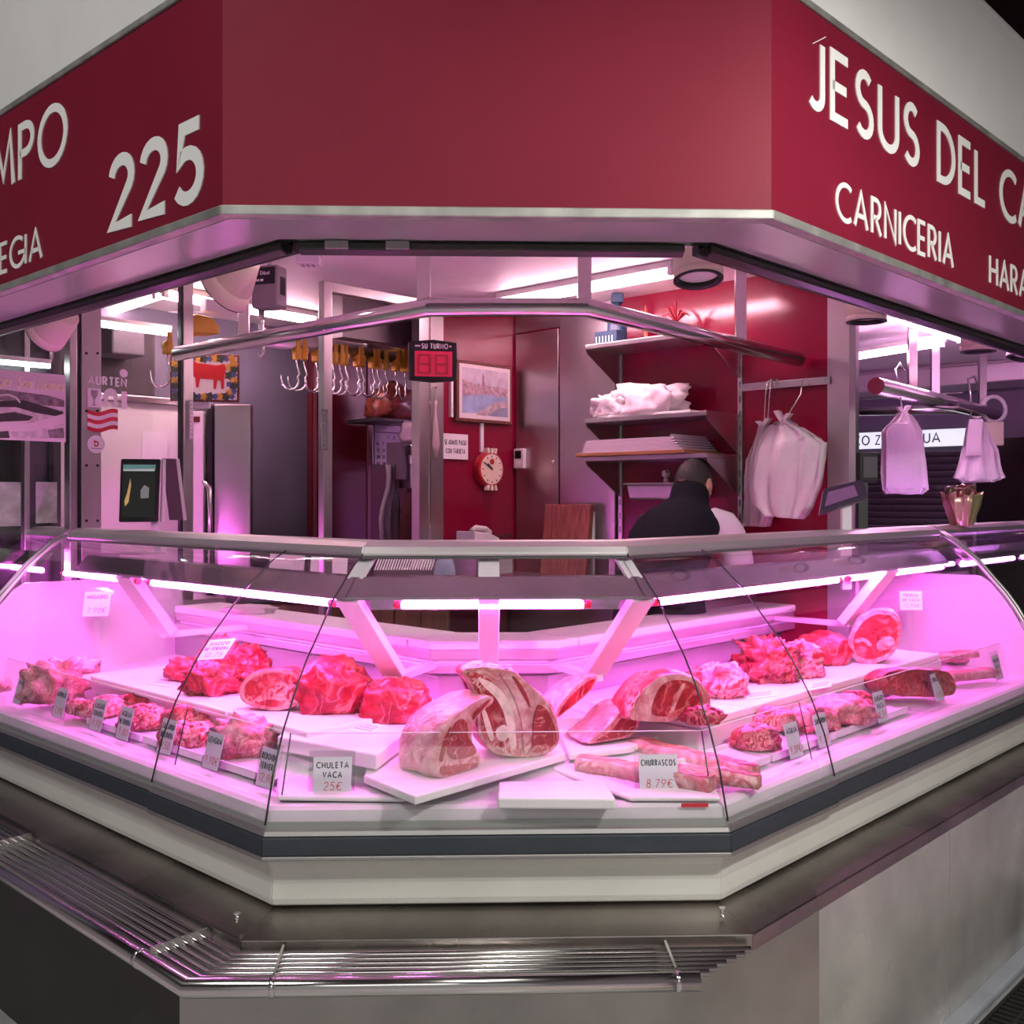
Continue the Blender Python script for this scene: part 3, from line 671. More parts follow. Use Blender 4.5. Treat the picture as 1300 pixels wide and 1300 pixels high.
# steel pillar at the near end of the red wall
pil = struct(wallbox(FWB, 0, FWB.ab(1088, 600)[0], 0, 2.5, -.02, .012, 'wall_pillar', STEEL)); 
wallbox(FWB, FWB.ab(1080, 600)[0], FWB.ab(1088, 600)[0], 0, 2.5, .012, .016, 'pillar_edge', GREYP, pil)
aA = lambda px: FWA.ab(px, 600)[0]
wa = struct(wallbox(FWA, aA(560), 0.02, 0, 2.5, -.08, 0, 'wall_clock', REDW))
wc = struct(wallbox(FWA, aA(527.5), aA(558), 0, 2.5, -.03, .03, 'wall_column', STEEL)); wallbox(FWA, aA(540), aA(541.5), 0, 2.5, .03, .034, 'column_seam', CHROME, wc)
wallbox(FWA, aA(559), aA(561), 0, 2.5, .0, .012, 'edge_strip', STEEL, wc)
# lintel over the opening to the back room, back room walls
FB = lambda k: Fr((*hp(395, 600, (-1, 1, k)).xy, 0), (S2, S2, 0), (S2, -S2, 0))
fb = FB(7.6)
struct(wallbox(fb, -4.0, fb.ab(400, 600)[0], 0, 2.5, -.08, 0, 'wall_blue', BLUEG))
fb2 = FB(7.3)
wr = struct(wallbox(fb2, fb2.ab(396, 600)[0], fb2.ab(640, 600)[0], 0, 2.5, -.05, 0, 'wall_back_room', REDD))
for px in (398, 466): wallbox(fb2, fb2.ab(px, 600)[0], fb2.ab(px+3, 600)[0], 0, 2.5, 0, .01, 'joint_strip', mat('dark joint', (.16, .05, .06), .3), wr)
fl3 = FB(5.95); struct(wallbox(fl3, fl3.ab(435, 420)[0], fl3.ab(545, 420)[0], 2.27, 2.5, -.1, 0, 'wall_lintel', mat('dark lintel', (.10, .07, .09), .4)))
# -------------------- ceiling LED battens
def batten(p0, p1, lab, m=TUBEW, n=2, gap=.05):
    p0 = Vector(p0); p1 = Vector(p1); d = (p1-p0).normalized(); sd = d.cross(Vector((0, 0, 1)))
    t = thing('ceiling_light', tuple((p0+p1)/2+Vector((0, 0, -.06))), lab, 'light')
    MB().bar(p0+Vector((0, 0, -.015)), p1+Vector((0, 0, -.015)), .13, .03).build('housing', WHITE, t, bev=.004)
    for k in range(n):
        o = sd*((k-(n-1)/2)*gap*1.6) + Vector((0, 0, -.043)); MB().cyl(p0+d*.03+o, p1-d*.03+o, .012, 10).build('tube', m, t)
        for q in (p0+d*.015, p1-d*.015): MB().bar(q+o-d*.012, q+o+d*.012, .03, .034).build('lamp_holder', PLAST, t)
def hzc(px, py): return hz(px, py, 2.5)
batten(hzc(640, 374), hzc(862, 333), 'double tube ceiling light above the steel cabinet')
batten(hzc(200, 362), hzc(398, 398), 'double tube ceiling light behind the tilted spotlight')
q0, q1 = hzc(215, 362), hzc(80, 409); batten(q0, q1, 'tube ceiling light along the upper left edge', n=1)
q0, q1 = hzc(1128, 389), hzc(1228, 423); batten(q0, q1, 'bright tube light on the ceiling beyond the steel pillar', mat('bright pink tube', (1, .9, 1), .4, emit=(1, .48, .84), es=34))
q0, q1 = hz(1060, 449, 2.42), hz(1192, 427, 2.42); batten(q0, q1, 'double tube light beyond the pillar, farther right of the bags', mat('bright pink tube', (1, .9, 1)))
# -------------------- octagonal hanging rail with its droppers
hk = [hz(226, 449, 2.08), hz(546, 390, 2.08), hz(742, 390, 2.08), hz(1014, 457, 2.08)]
hr = thing('hanging_rail', (CX, 3.5, 2.04), 'bent polished steel meat rail hung around the corner', 'rail')
o = MB(); o.tube(hk, .031, 18); o.build('rail_tube', CHROME, hr)
o = MB(); o.tube([q+Vector((0, 0, 0))+(q-Vector((0, 6, 2.08))).normalized()*.026 for q in hk], .009, 8); o.build('rail_groove', mat('rail groove', (.2, .2, .19), .3, .8), hr)
for px, wd in ((311, .045), (538, .045), (743, .045), (941, .045)):
    # dropper from the rail to the ceiling
    best = None
    for a, b in zip(hk, hk[1:]):
        for i in range(101):
            q = a.lerp(b, i/100); xc = q.x*c_-q.y*s_; yc = q.x*s_+q.y*c_; e = abs(650+F*xc/yc-px)
            if best is None or e < best[0]: best = (e, q.copy())
    q = best[1]; MB().bar((q.x, q.y, 2.10), (q.x, q.y, 2.5), wd, wd*.6, up=(0, 1, 0)).build('dropper', CHROME, hr, bev=.003)
# -------------------- door frame posts
pf = thing('steel_door_post', tuple(hp(416, 600, (-1, 1, 5.3)).xy)+(0,), 'slim steel post with hinge and top bar in front of the dark doorway', 'post')
q = hp(416.5, 357, (-1, 1, 5.3)); fp = Fr((q.x, q.y, 0), (S2, S2, 0), (S2, -S2, 0))
wallbox(fp, -.024, .024, 0, q.z, -.04, 0, 'post', STEEL, pf, .003); wallbox(fp, .024, fp.ab(532, 378)[0], q.z-.045, q.z, -.04, 0, 'top_bar', STEEL, pf, .003)
hgz = fp.ab(411, 545)[1]; wallbox(fp, -.042, -.006, hgz-.09, hgz+.09, 0, .008, 'hinge', CHROME, pf, .002)
for k in range(4):
    z = hgz-.07+k*.047; MB().cyl(fp.p(-.03, z, .008), fp.p(-.03, z, .011), .004, 8).build('screw', GREYP, pf)
# left partition: glass between two posts
FP = Fr((*hp(93, 600, (-1, 1, 6.42)).xy, 0), (S2, S2, 0), (S2, -S2, 0))
pa = thing('glass_partition', tuple(FP.p(.4, 0, 0)), 'tall glass divider with aluminium posts and stickers at the left end', 'partition')
ap = lambda px, y=600: FP.ab(px, y)[0]
wallbox(FP, ap(85), ap(94.5), 0, 2.5, -.03, .03, 'post', STEEL, pa, .003); wallbox(FP, ap(95), ap(100), 0, 2.5, -.03, .01, 'gasket', BLACK, pa)
wallbox(FP, ap(101), ap(126), 0, 2.5, -.02, .02, 'clamp_plate', ALU, pa, .002)
for y in (449, 522, 591, 661):
    for px in (107, 121):
        a, b = FP.ab(px, y); MB().cyl(FP.p(a, b, .02), FP.p(a, b, .024), .006, 8).build('screw', BLACK, pa)
wallbox(FP, ap(126), ap(226), .0, 2.5, -.004, .004, 'glass_pane', GLASS, pa)
wallbox(FP, ap(227), ap(229.5), 0, 2.5, -.01, .02, 'gasket', BLACK, pa); wallbox(FP, ap(230), ap(243), 0, 2.5, -.012, .02, 'post', STEEL, pa, .003)
wallbox(FP, ap(-60), ap(84), .0, 2.5, -.006, .002, 'glass_pane', GLASS, pa)
STK = mat('white sticker vinyl', (.74, .70, .76), .5); RSTK = mat('red sticker vinyl', (.55, .02, .05), .5)
st = thing('trophy_sticker', tuple(FP.p(ap(136), FP.ab(136, 520)[1], .006)), 'white AURTEN BAI sticker with trophy on the left glass', 'sticker')
F6 = Fr(FP.p(0, 0, .0215), FP.r, FP.n)
a0, a1, b0, b1 = rect(F6, 111, 478, 161, 490)
text_box(F6, 'AURTEN', a0, a1, b0, b1-b0, STK, st, wtf=.20, gapf=.10)
a0, a1, b0, b1 = rect(F6, 111, 493, 128, 517)
o = MB(); o.fpoly(F6, [(a0, b0), (a1, b0), (a1+.004, b0+(b1-b0)*.3), (a1, b0+(b1-b0)*.5), (a1+.002, b0+(b1-b0)*.75), (a1, b1), (a0, b1)], 0, .001); o.build('letter', STK, st)
ca, cb = (a0+a1)/2, (b0+b1)/2; hB = b1-b0
o = MB(); o.fpoly(F6, [(ca-.010, cb-.035), (ca+.010, cb-.035), (ca+.003, cb-.028), (ca+.002, cb-.008), (ca+.014, cb+.012), (ca+.016, cb+.034), (ca-.016, cb+.034), (ca-.014, cb+.012), (ca-.002, cb-.008), (ca-.003, cb-.028)], .001, .002); o.build('trophy', GREYP, st)
a0, a1, b0, b1 = rect(F6, 132, 493, 149, 517)
o = MB(); o.fpoly(F6, [(a0, b0), (a0+.018, b0), (a0+.018, b0+.05), (a1-.018, b0+.05), (a1-.018, b0), (a1, b0), (a1, b1-.03)]+[(a1+(a0-a1)*(.5-.5*math.cos(k*.39)), b1-.03+.03*math.sin(k*.39)) for k in range(1, 8)]+[(a0, b1-.03)], 0, .001); o.build('letter', STK, st)
a0, a1, b0, b1 = rect(F6, 154, 497, 161, 520); o = MB(); o.fbox(F6, a0, a1, b0, b1, 0, .001); o.build('letter', STK, st)
a, b = F6.ab(157, 474); o = MB(); o.fpoly(F6, [(a+.019*math.cos(k*.42), b+.019*math.sin(k*.42)) for k in range(15)], 0, .001); o.build('dot', STK, st)
f = thing('flag_sticker', tuple(FP.p(*FP.ab(130, 534), .006)), 'wavy red and white striped flag sticker on the left glass', 'sticker')
for k in range(5):
    lo, hi = [], []
    for i in range(13):
        px = 111+i*38.5/12; y = 521+k*5.2+2.2*math.sin(i*.52-.6); a, b = F6.ab(px, y); a2, b2 = F6.ab(px, y+5.2); hi.append((a, b)); lo.append((a2, b2))
    o = MB(); o.fpoly(F6, hi+lo[::-1], 0, .001); o.build('stripe', RSTK if k % 2 == 0 else STK, f)
f = thing('round_sticker', tuple(FP.p(*FP.ab(122, 564), .006)), 'round white sticker with a small red and grey mark, lowest on the left glass', 'sticker')
a, b = F6.ab(122, 564); o = MB(); o.fpoly(F6, [(a+.040*math.cos(k*.25), b+.040*math.sin(k*.25)) for k in range(25)], 0, .001); o.build('disc', STK, f)
o = MB(); ribbon(o, F6, [(a-.008, b+.018), (a-.008, b-.006)]+[(a+x, b+.002+y) for x, y in arc(0, 0, .009, .010, 200, 520, 12)], .003, .001, .002); o.build('mark', REDINK, f)
MB().fbox(F6, a-.024, a+.024, b-.021, b-.017, .001, .002).build('caption', GREYP, f)
# stadium poster
F7 = Fr(FP.p(0, 0, .0305), FP.r, FP.n)
a0, a1, b0, b1 = rect(F7, -40, 471, 83, 559)
po = thing('stadium_poster', tuple(F7.p((a0+a1)/2, b0, 0)), 'black and white stadium photo poster with script title at the left edge', 'poster')
PKP = mat('poster paper', (.72, .60, .68), .5, var=.06); PGR = mat('poster grey', (.22, .18, .20), .6, var=.5, vscale=40); PDK = mat('poster dark', (.05, .045, .05), .6, var=.3, vscale=30); PLT = mat('poster light', (.62, .54, .58), .6, var=.3, vscale=35)
MB().fbox(F7, a0, a1, b0, b1, 0, .003).build('sheet', PKP, po)
def pp(px): return [F7.ab(x, y) for x, y in px]
for nm, pts, mm, c in (('hill', [(-40, 497), (0, 494), (30, 498), (60, 502), (81, 508), (81, 522), (40, 514), (0, 508), (-40, 506)], PGR, .0034), ('town', [(-40, 505), (81, 517), (81, 557), (-40, 556)], PLT, .0036),
                       ('stand', [(-40, 510), (0, 509), (30, 508), (80, 523), (80, 530), (44, 524), (20, 517), (0, 517), (-40, 520)], PDK, .0040), ('pitch', [(-10, 526), (18, 523), (42, 529), (36, 534), (-10, 536)], PDK, .0042),
                       ('near_roof', [(-40, 541), (10, 535), (40, 537), (81, 525), (81, 537), (40, 548), (0, 548), (-40, 552)], PKP, .0044), ('trees', [(-40, 551), (10, 547), (12, 556), (-40, 557)], PDK, .0046), ('trees', [(60, 546), (80, 543), (81, 556), (62, 556)], PGR, .0046)):
    o = MB(); o.fpoly(F7, pp(pts), .003, c); o.build(nm, mm, po)
o = MB()
ribbon(o, F7, pp([(-10, 506), (0, 502), (10, 501), (20, 505), (25, 511)]), .004, .003, .005); o.build('arch', PLT, po)
aS, bS = F7.ab(-14, 490); aE, _ = F7.ab(81, 492)
text_box(F7, 'Hogar San Mames', aS-.02, aE, bS, .05, mat('poster script', (.88, .76, .60), .5), po, wtf=.13, gapf=.05, c0=.003, c1=.0055, slant=.25)
# -------------------- objects behind the partition
wh = thing('white_cold_cabinet', tuple(hp(175, 600, (-1, 1, 7.2)).xy)+(0,), 'white cold room front behind the glass divider', 'cold cabinet')
fw = Fr((*hp(130, 600, (-1, 1, 7.2)).xy, 0), (S2, S2, 0), (S2, -S2, 0))
wx = lambda px: fw.ab(px, 600)[0]
zt = fw.ab(170, 511)[1]
wallbox(fw, wx(20), wx(232), 0, zt, -.3, 0, 'front', WHITE, wh, .006); wallbox(fw, wx(20), wx(232), zt, zt+.035, -.3, .02, 'top_strip', STEEL, wh, .004)
wallbox(fw, wx(20), wx(226), zt+.04, zt+.42, -.32, -.25, 'dark_recess', DARK, wh); wallbox(fw, wx(148), wx(190), zt+.25, zt+.42, -.25, -.05, 'vent_hood', DGREY, wh, .01)
a0, a1, b0, b1 = rect(fw, 180, 548, 212, 585); wallbox(fw, a0, a1, b0, b1, 0, .003, 'notice_sheet', PAPER, wh)
MB().fbox(fw, wx(84), wx(93), fw.ab(88, 525)[1], fw.ab(88, 519)[1], 0, .004).build('red_label', RSTK, wh)
# neighbour's dark tall fridge seen at the far left
nf = thing('dark_glass_fridge', tuple(hp(30, 600, (-1, 1, 6.95)).xy)+(0,), 'dark glass door fridge with taped papers at the far left edge', 'fridge')
f8 = Fr((*hp(0, 600, (-1, 1, 6.95)).xy, 0), (S2, S2, 0), (S2, -S2, 0)); w8 = lambda px: f8.ab(px, 600)[0]
wallbox(f8, w8(-90), w8(78), 0, 2.35, -.3, 0, 'body', DGREY, nf, .005); wallbox(f8, w8(-60), w8(26), .3, 1.9, 0, .006, 'door_glass', BLACKG, nf); wallbox(f8, w8(29), w8(36), 0, 2.35, 0, .02, 'door_frame', STEELD, nf, .003); wallbox(f8, w8(60), w8(66), 0, 2.35, 0, .02, 'door_frame', BLACK, nf, .003)
for x0, y0, x1, y1 in ((-5, 612, 24, 668), (43, 612, 70, 664)):
    a0, a1, b0, b1 = rect(f8, x0, y0, x1, y1); wallbox(f8, a0, a1, b0, b1, .02, .022, 'taped_paper', mat('grey paper', (.42, .43, .42), .7, var=.3, vscale=20), nf)
cl_ = hp(105, 408, (-1, 1, 6.85)); cr_ = hp(216, 423, (-1, 1, 6.85))
t = thing('cool_glow_strip', tuple((cl_+cr_)/2), 'cool white tube light above the white cold cabinet', 'light'); MB().bar(cl_, cr_, .02, .03).build('tube', TUBEC, t); MB().bar(cl_+Vector((0, 0, .025)), cr_+Vector((0, 0, .025)), .04, .02).build('housing', WHITE, t)
cl_ = hp(-40, 456, (-1, 1, 6.85)); cr_ = hp(63, 465, (-1, 1, 6.85))  # glowing bar put in for the reflection of a light strip
t = thing('cool_glow_strip', tuple((cl_+cr_)/2), 'cool white glowing strip imitating a tube reflection above the far left poster', 'light'); MB().bar(cl_, cr_, .02, .02).build('tube', TUBEC, t); MB().bar(cl_+Vector((0, 0, .02)), cr_+Vector((0, 0, .02)), .04, .02).build('housing', WHITE, t)
# upright steel fridge with door ajar, controller above
fg = thing('upright_fridge', tuple(hp(285, 600, (0, 1, 5.5)).xy)+(0,), 'upright stainless steel fridge with curved bar handle left of the blue wall', 'fridge')
f9 = Fr((*hp(270, 600, (0, 1, 5.5)).xy, 0), (1, 0, 0), (0, -1, 0)); x9 = lambda px: f9.ab(px, 600)[0]; y9 = lambda py: f9.ab(290, py)[1]
wallbox(f9, x9(243), x9(300), 0, y9(511), -.30, -.06, 'body', DGREY, fg, .005); wallbox(f9, x9(243), x9(258), 0, y9(522), -.06, 0, 'side_door', WHITE, fg, .004)
wallbox(f9, x9(262), x9(268), 0, y9(515), -.06, -.02, 'gap_lining', BLACK, fg)
dr = wallbox(f9, x9(272), x9(318), .05, y9(513), -.06, 0, 'door', STEEL, fg, .006)
o = MB(); zz = y9(640); xx = x9(267); o.tube([f9.p(xx-.03, y9(610), .0), f9.p(xx-.02, y9(612), .05), f9.p(xx+.01, y9(620), .06), f9.p(xx+.015, y9(650), .06), f9.p(xx+.015, y9(740), .06)], .012, 10); o.build('handle', CHROME, dr)
MB().fbox(f9, x9(246), x9(254), y9(536), y9(529), 0, .004).build('display', mat('dark red display', (.12, .01, .015), .3), fg)
ct = thing('temperature_controller', tuple(f9.p(x9(258), y9(520), .03)), 'small white temperature controller with dark readout above the steel fridge', 'controller')
f10 = Fr(f9.p(0, 0, .10), f9.r, f9.n); a0, a1, b0, b1 = rect(f10, 248, 497, 268, 519); wallbox(f10, a0, a1, b0, b1, 0, .04, 'body', PLAST, ct, .004); wallbox(f10, a0+.014, a1-.010, b0+.035, b1-.03, .04, .043, 'screen', BLACKG, ct)
MB().fbox(f10, a0+.03, a0+.036, b0+.045, b0+.052, .043, .044).build('green_segment', mat('green led', (.1, .6, .1), .4, emit=(.3, .9, .2), es=1.2), ct)
th = thing('strip_thermometer', tuple(FP.p(ap(242), FP.ab(242, 557)[1], .032)), 'narrow white strip thermometer on the post beside the tablet scale', 'thermometer')
a0, a1, b0, b1 = rect(Fr(FP.p(0, 0, .031), FP.r, FP.n), 240, 507, 244, 557); f11 = Fr(FP.p(0, 0, .031), FP.r, FP.n); wallbox(f11, a0, a1, b0, b1, 0, .008, 'strip', PLAST, th, .002)
for k in range(9): MB().fbox(f11, a0+.002, a1-.004, b0+.02+k*.02, b0+.022+k*.02, .008, .009).build('scale_mark', INK, th)
# cow tile picture
fc = Fr((*hp(260, 480, (-1, 1, 6.75)).xy, 0), (1, .25, 0), (.25, -1, 0))
a0, a1, b0, b1 = rect(fc, 219, 452, 301, 507)
cp_ = thing('cow_tile_picture', tuple(fc.p((a0+a1)/2, b0, 0)), 'framed tile picture of a red cow within a flower border', 'picture')
wallbox(fc, a0-.012, a1+.012, b0-.012, b1+.012, -.02, 0, 'frame', WOODB, cp_, .003); wallbox(fc, a0, a1, b0, b1, 0, .004, 'tile', WHITE, cp_)
cow = [(240, 462), (246, 458), (250, 461), (275, 464), (285, 462), (287, 468), (285, 478), (284, 494), (281, 494), (280, 484), (276, 482), (274, 494), (271, 494), (271, 482), (254, 481), (252, 492), (249, 492), (248, 480), (243, 475), (240, 468)]
o = MB(); o.fpoly(fc, [fc.ab(x, y) for x, y in cow], .004, .006); o.build('cow', mat('red glaze', (.55, .03, .03), .3), cp_)
fcol = [mat('blue glaze', (.09, .12, .30), .3), mat('yellow glaze', (.62, .36, .05), .3), mat('dark green glaze', (.05, .08, .06), .3)]
k = 0
for px, py in [(x, 455.5) for x in range(224, 300, 7)]+[(x, 503.5) for x in range(224, 300, 7)]+[(297, y) for y in range(462, 500, 7)]+[(222, y) for y in range(462, 500, 7)]+[(291, y) for y in range(466, 500, 11)]:
    a, b = fc.ab(px, py); r = .015+.006*((k*7) % 3)/2; o = MB(); o.fpoly(fc, [(a+r*(1+.25*math.cos(5*i*.42))*math.cos(i*.42), b+r*(1+.25*math.cos(5*i*.42))*math.sin(i*.42)) for i in range(15)], .004, .0055); o.build('flower', fcol[k % 3], cp_); k += 1
# yellow rail cover and roller hook at left
yc = thing('yellow_rail_guard', tuple(hp(262, 425, (-1, 1, 6.4))), 'ochre plastic rail guard above the cow picture', 'rail guard')
fy = Fr((*hp(262, 425, (-1, 1, 6.4)).xy, 0), (S2, S2, 0), (S2, -S2, 0)); o = MB(); o.fpoly(fy, [fy.ab(x, y) for x, y in ((241, 424), (241, 402), (250, 398), (270, 403), (279, 414), (279, 424))], -.12, .0); o.build('cover', YELLOW, yc, bev=.008)
fpx = hp(258, 398, (-1, 1, 6.4)); MB().bar(fpx+Vector((0, 0, .04)), fpx+Vector((.12, .12, .04)), .06, .06).build('motor_box', PLAST, yc, bev=.005)
# hooks on a steel meat rail
hkr = thing('meat_rail', tuple(hp(440, 440, (-1, 1, 6.3))), 'thick dark steel meat rail behind the slim post carrying yellow hooks', 'rail')
fh = Fr((*hp(375, 455, (-1, 1, 6.3)).xy, 0), (S2, S2, 0), (S2, -S2, 0)); zr = fh.ab(440, 443)[1]
MB().cyl(fh.p(fh.ab(335, 440)[0], zr, 0), fh.p(fh.ab(512, 440)[0], zr, 0), .045, 18).build('tube', STEELD, hkr)
fhx = fh.ab(506, 445)[0]; o = MB(); o.fpoly(fh, [(fhx-.01, zr+.07), (fhx+.06, zr+.05), (fhx+.05, zr-.02), (fhx+.065, zr-.085), (fhx+.0, zr-.07), (fhx-.01, zr)], -.05, .052); o.build('end_guard', YELLOW, hkr, bev=.008)
hx = fh.ab(470, 425)[0]; wallbox(fh, hx-.015, hx+.015, zr+.02, 2.5, -.015, .015, 'hanger', CHROME, hkr); wallbox(fh, hx-.03, hx+.03, zr+.04, zr+.075, -.03, .05, 'clamp', STEEL, hkr, .004)
def meat_hook(lab, grp=None):
    t = thing('meat_hook', (0, 0, 0), lab, 'hook', grp)
    ym = MB(); ym.cyl((0, -.055, .026), (0, -.008, .026), .022, 12); ym.box(-.012, .012, -.062, -.052, -.014, .085); ym.box(-.016, .016, -.056, -.008, -.016, .014); ym.build('roller', YELLOW, t, bev=.004)
    hm = MB(); pts = [(0, -.03, 0), (0, -.03, -.05), (.015, -.03, -.09)]+[(.0-.035+.045*math.cos(R_(a)), -.03, -.13+.045*math.sin(R_(a))) for a in (30, 0, -30, -60, -90, -120, -150, -175)]+[(-.082, -.03, -.10)]
    hm.tube(pts, [.005]*(len(pts)-1)+[.0015], 8); hm.build('hook', CHROME, t)
    return t
def dup(t, loc, rz, lab=None):
    r = t.copy(); col.objects.link(r); r.location = loc; r.rotation_euler = (0, 0, rz)
    if lab: r['label'] = lab
    for ch in t.children:
        c = ch.copy(); col.objects.link(c); c.parent = r
        for g_ in ch.children:
            d = g_.copy(); col.objects.link(d); d.parent = c
    return r
ORD = 'first second third fourth fifth sixth seventh eighth ninth tenth eleventh twelfth thirteenth fourteenth'.split()
h0 = meat_hook('first yellow roller hook from the left on the dark meat rail', 'yellow roller hooks on the meat rail')
a0 = fh.ab(374, 455)[0]; a1 = fh.ab(508, 470)[0]
for k in range(14):
    q = fh.p(a0+(a1-a0)*k/13, zr-.075, -.0); rz = R_(45)+random.uniform(-.7, .7)
    if k == 0: h0.location = q; h0.rotation_euler = (0, 0, rz); WM[h0] = Matrix.Translation(q)
    else: dup(h0, q, rz, '%s yellow roller hook from the left on the dark meat rail' % ORD[k])
q = hp(209, 446, (-1, 1, 6.45)); dup(h0, q, R_(40), 'single yellow roller hook hanging beside the glass divider, left of the cow picture')
# crane scale
cs = thing('hanging_scale', tuple(hp(337, 390, (0, 1, 4.55))), 'grey hanging crane scale with steel hook beside the tilted spotlight', 'scale')
f12 = Fr((*hp(335, 370, (0, 1, 4.55)).xy, 0), (1, -.35, 0), (-.35, -1, 0)); a0, a1, b0, b1 = rect(f12, 318, 336, 352, 391)
bd = wallbox(f12, a0, a1, b0, b1, -.09, 0, 'body', mat('scale grey', (.30, .27, .29), .35, .4), cs, .014); wallbox(f12, a0+.006, a1-.012, b1-.085, b1-.012, 0, .003, 'display_band', BLACKG, bd)
text(f12, 'Dibal', a0+.05, b1-.045, .018, LETTER, bd, c0=.003, c1=.004); MB().fbox(f12, a0+.03, a0+.045, b1-.072, b1-.062, .003, .004).build('symbol', LETTER, bd); MB().fbox(f12, a0+.05, a0+.065, b1-.072, b1-.062, .003, .004).build('symbol', LETTER, bd)
e_ = Fr(f12.p(a1, 0, -.045), -f12.n, f12.r); wallbox(e_, -.02, .02, b0+.06, b1-.05, -.001, .002, 'side_slot', BLACK, bd)
ca = a0+.03; o = MB(); o.tube([f12.p(ca, b0, -.04), f12.p(ca, b0-.05, -.04), f12.p(ca, b0-.13, -.04), f12.p(ca+.012, b0-.16, -.04), f12.p(ca+.012, b0-.19, -.04), f12.p(ca-.004, b0-.205, -.04), f12.p(ca-.02, b0-.19, -.04)], [.014, .014, .007, .006, .006, .006, .003], 10); o.build('hook', CHROME, cs)
MB().cyl(f12.p((a0+a1)/2, b1, -.045), f12.p((a0+a1)/2, 2.5, -.045), .01, 10).build('suspension', CHROME, cs)
# spotlights
def spot(top, bot, r0, r1, lab, glow=False):
    top = Vector(top); bot = Vector(bot); d = (bot-top).normalized()
    t = thing('spotlight', tuple(bot), lab, 'lamp')
    sdv = d.cross(Vector((.3, 1, .1))).normalized(); u = sdv.cross(d)
    def ring(p, r): return [p+(sdv*math.cos(k*math.pi/14)+u*math.sin(k*math.pi/14))*r for k in range(28)]
    L = (bot-top).length
    m = MB(); m.loft([ring(top, r0*.9), ring(top+d*.008, r0), ring(top+d*L*.75, r0+(r1-r0)*.8), ring(top+d*L*.755, r0+(r1-r0)*.8-.002), ring(top+d*L*.77, r0+(r1-r0)*.82), ring(bot, r1), ring(bot, r1*.93), ring(bot-d*L*.3, r1*.86)], True); m.build('housing', CREAM, t)
    m = MB(); m.loft([ring(bot+d*.001, r1*1.0), ring(bot+d*.004, r1*1.0), ring(bot+d*.004, r1*.82), ring(bot-d*L*.22, r1*.80), ring(bot-d*L*.22, r1*.84)], False); m.build('baffle', BLACK, t)
    m = MB(); m.loft([ring(bot-d*L*.16, r1*.80), ring(bot-d*L*.17, r1*.80)], True); m.build('lens', mat('frosted lens', (.8, .75, .78), .25), t)
    return t
spot(ht(321, 331, 3.70), ht(285, 369, 3.77), .035, .098, 'large cream spotlight tilted down to the left below the 225 sign')
spot(ht(85, 397, 4.3), ht(57, 424, 4.37), .06, .088, 'cream spotlight partly hidden by the track above the stadium poster')
q = ht(885, 352, 3.35); spot(q+Vector((0, .0, .085)), q+Vector((.0, -.02, -.01)), .078, .08, 'cream cylinder spotlight over the front opening')
MB().cyl(q+Vector((0, 0, .08)), q+Vector((0, 0, .16)), .02, 10)
q = ht(1100, 408, 4.2); spot(q+Vector((0, 0, .09)), q+Vector((0, -.0, .0)), .078, .08, 'cream cylinder spotlight in front of the steel pillar')
q = ht(1242, 446, 5.0); spot(q+Vector((0, 0, .095)), q+Vector((0, -.0, .0)), .080, .082, 'cream cylinder spotlight above the far right hanging bags')
q = ht(1298, 455, 5.6); spot(q+Vector((.03, 0, .12)), q+Vector((0, -.0, .0)), .080, .085, 'cream spotlight cut off at the right edge')
q = ht(363, 311, 3.6); t = thing('small_ceiling_lamp', tuple(q), 'tiny bright lamp at the end of the front shutter track', 'lamp'); MB().cyl(q, q+Vector((0, 0, .02)), .024, 14).build('lens', mat('warm bulb', (1, .95, .9), .4, emit=(1, .8, .8), es=14), t); MB().cyl(q+Vector((0, 0, .02)), q+Vector((0, 0, .06)), .03, 14).build('rim', PLAST, t)
q = hz(392, 328, 2.49); t = thing('smoke_detector', tuple(q), 'small white detector box on the pink ceiling', 'detector'); MB().box(q.x-.05, q.x+.05, q.y-.04, q.y+.04, 2.46, 2.5).build('body', PLAST, t, bev=.006)
for k in range(3): MB().box(q.x-.03+k*.022, q.x-.018+k*.022, q.y-.02, q.y+.02, 2.457, 2.46).build('slot', GREYP, t)
# -------------------- clock wall
tn = thing('queue_number_display', tuple(hp(550, 487, (-1, 1, 5.25))), 'black SU TURNO queue display with red digits on the steel column', 'display')
f13 = Fr((*hp(550, 460, (-1, 1, 5.25)).xy, 0), (1, .14, 0), (.14, -1, 0)); a0, a1, b0, b1 = rect(f13, 519, 431, 581, 485)
n_ = 6; o = MB(); sid = [(a0+.004, b0+.01), ((a0+a1)/2, b0), (a1-.006, b0+.01), (a1, (b0+b1)/2), (a1-.002, b1-.012), ((a0+a1)/2, b1), (a0-.002, b1-.012), (a0, (b0+b1)/2)]; o.fpoly(f13, sid, -.05, 0); o.build('case', BLACK, tn, bev=.006)
g0, g1, h0_, h1_ = rect(f13, 526.5, 446, 574, 478); MB().fbox(f13, g0, g1, h0_, h1_, 0, .003).build('screen', mat('red filter screen', (.50, .02, .06), .25, emit=(.8, .03, .10), es=.12), tn)
g2, g3, h2, h3 = rect(f13, 535, 436, 569, 443); text_box(f13, 'SU TURNO', g2, g3, h2, h3-h2, LETTER, tn, wtf=.18, c0=0, c1=.003)
for s0, s1 in ((a0+.03, g2-.006), (g3+.006, a1-.03)): MB().fbox(f13, s0, s1, (h2+h3)/2-.004, (h2+h3)/2+.004, 0, .002).build('title_line', PLAST, tn)
DG = mat('lit digit segment', (.30, .015, .03), .3, emit=(.5, .02, .05), es=.10); gw = g1-g0
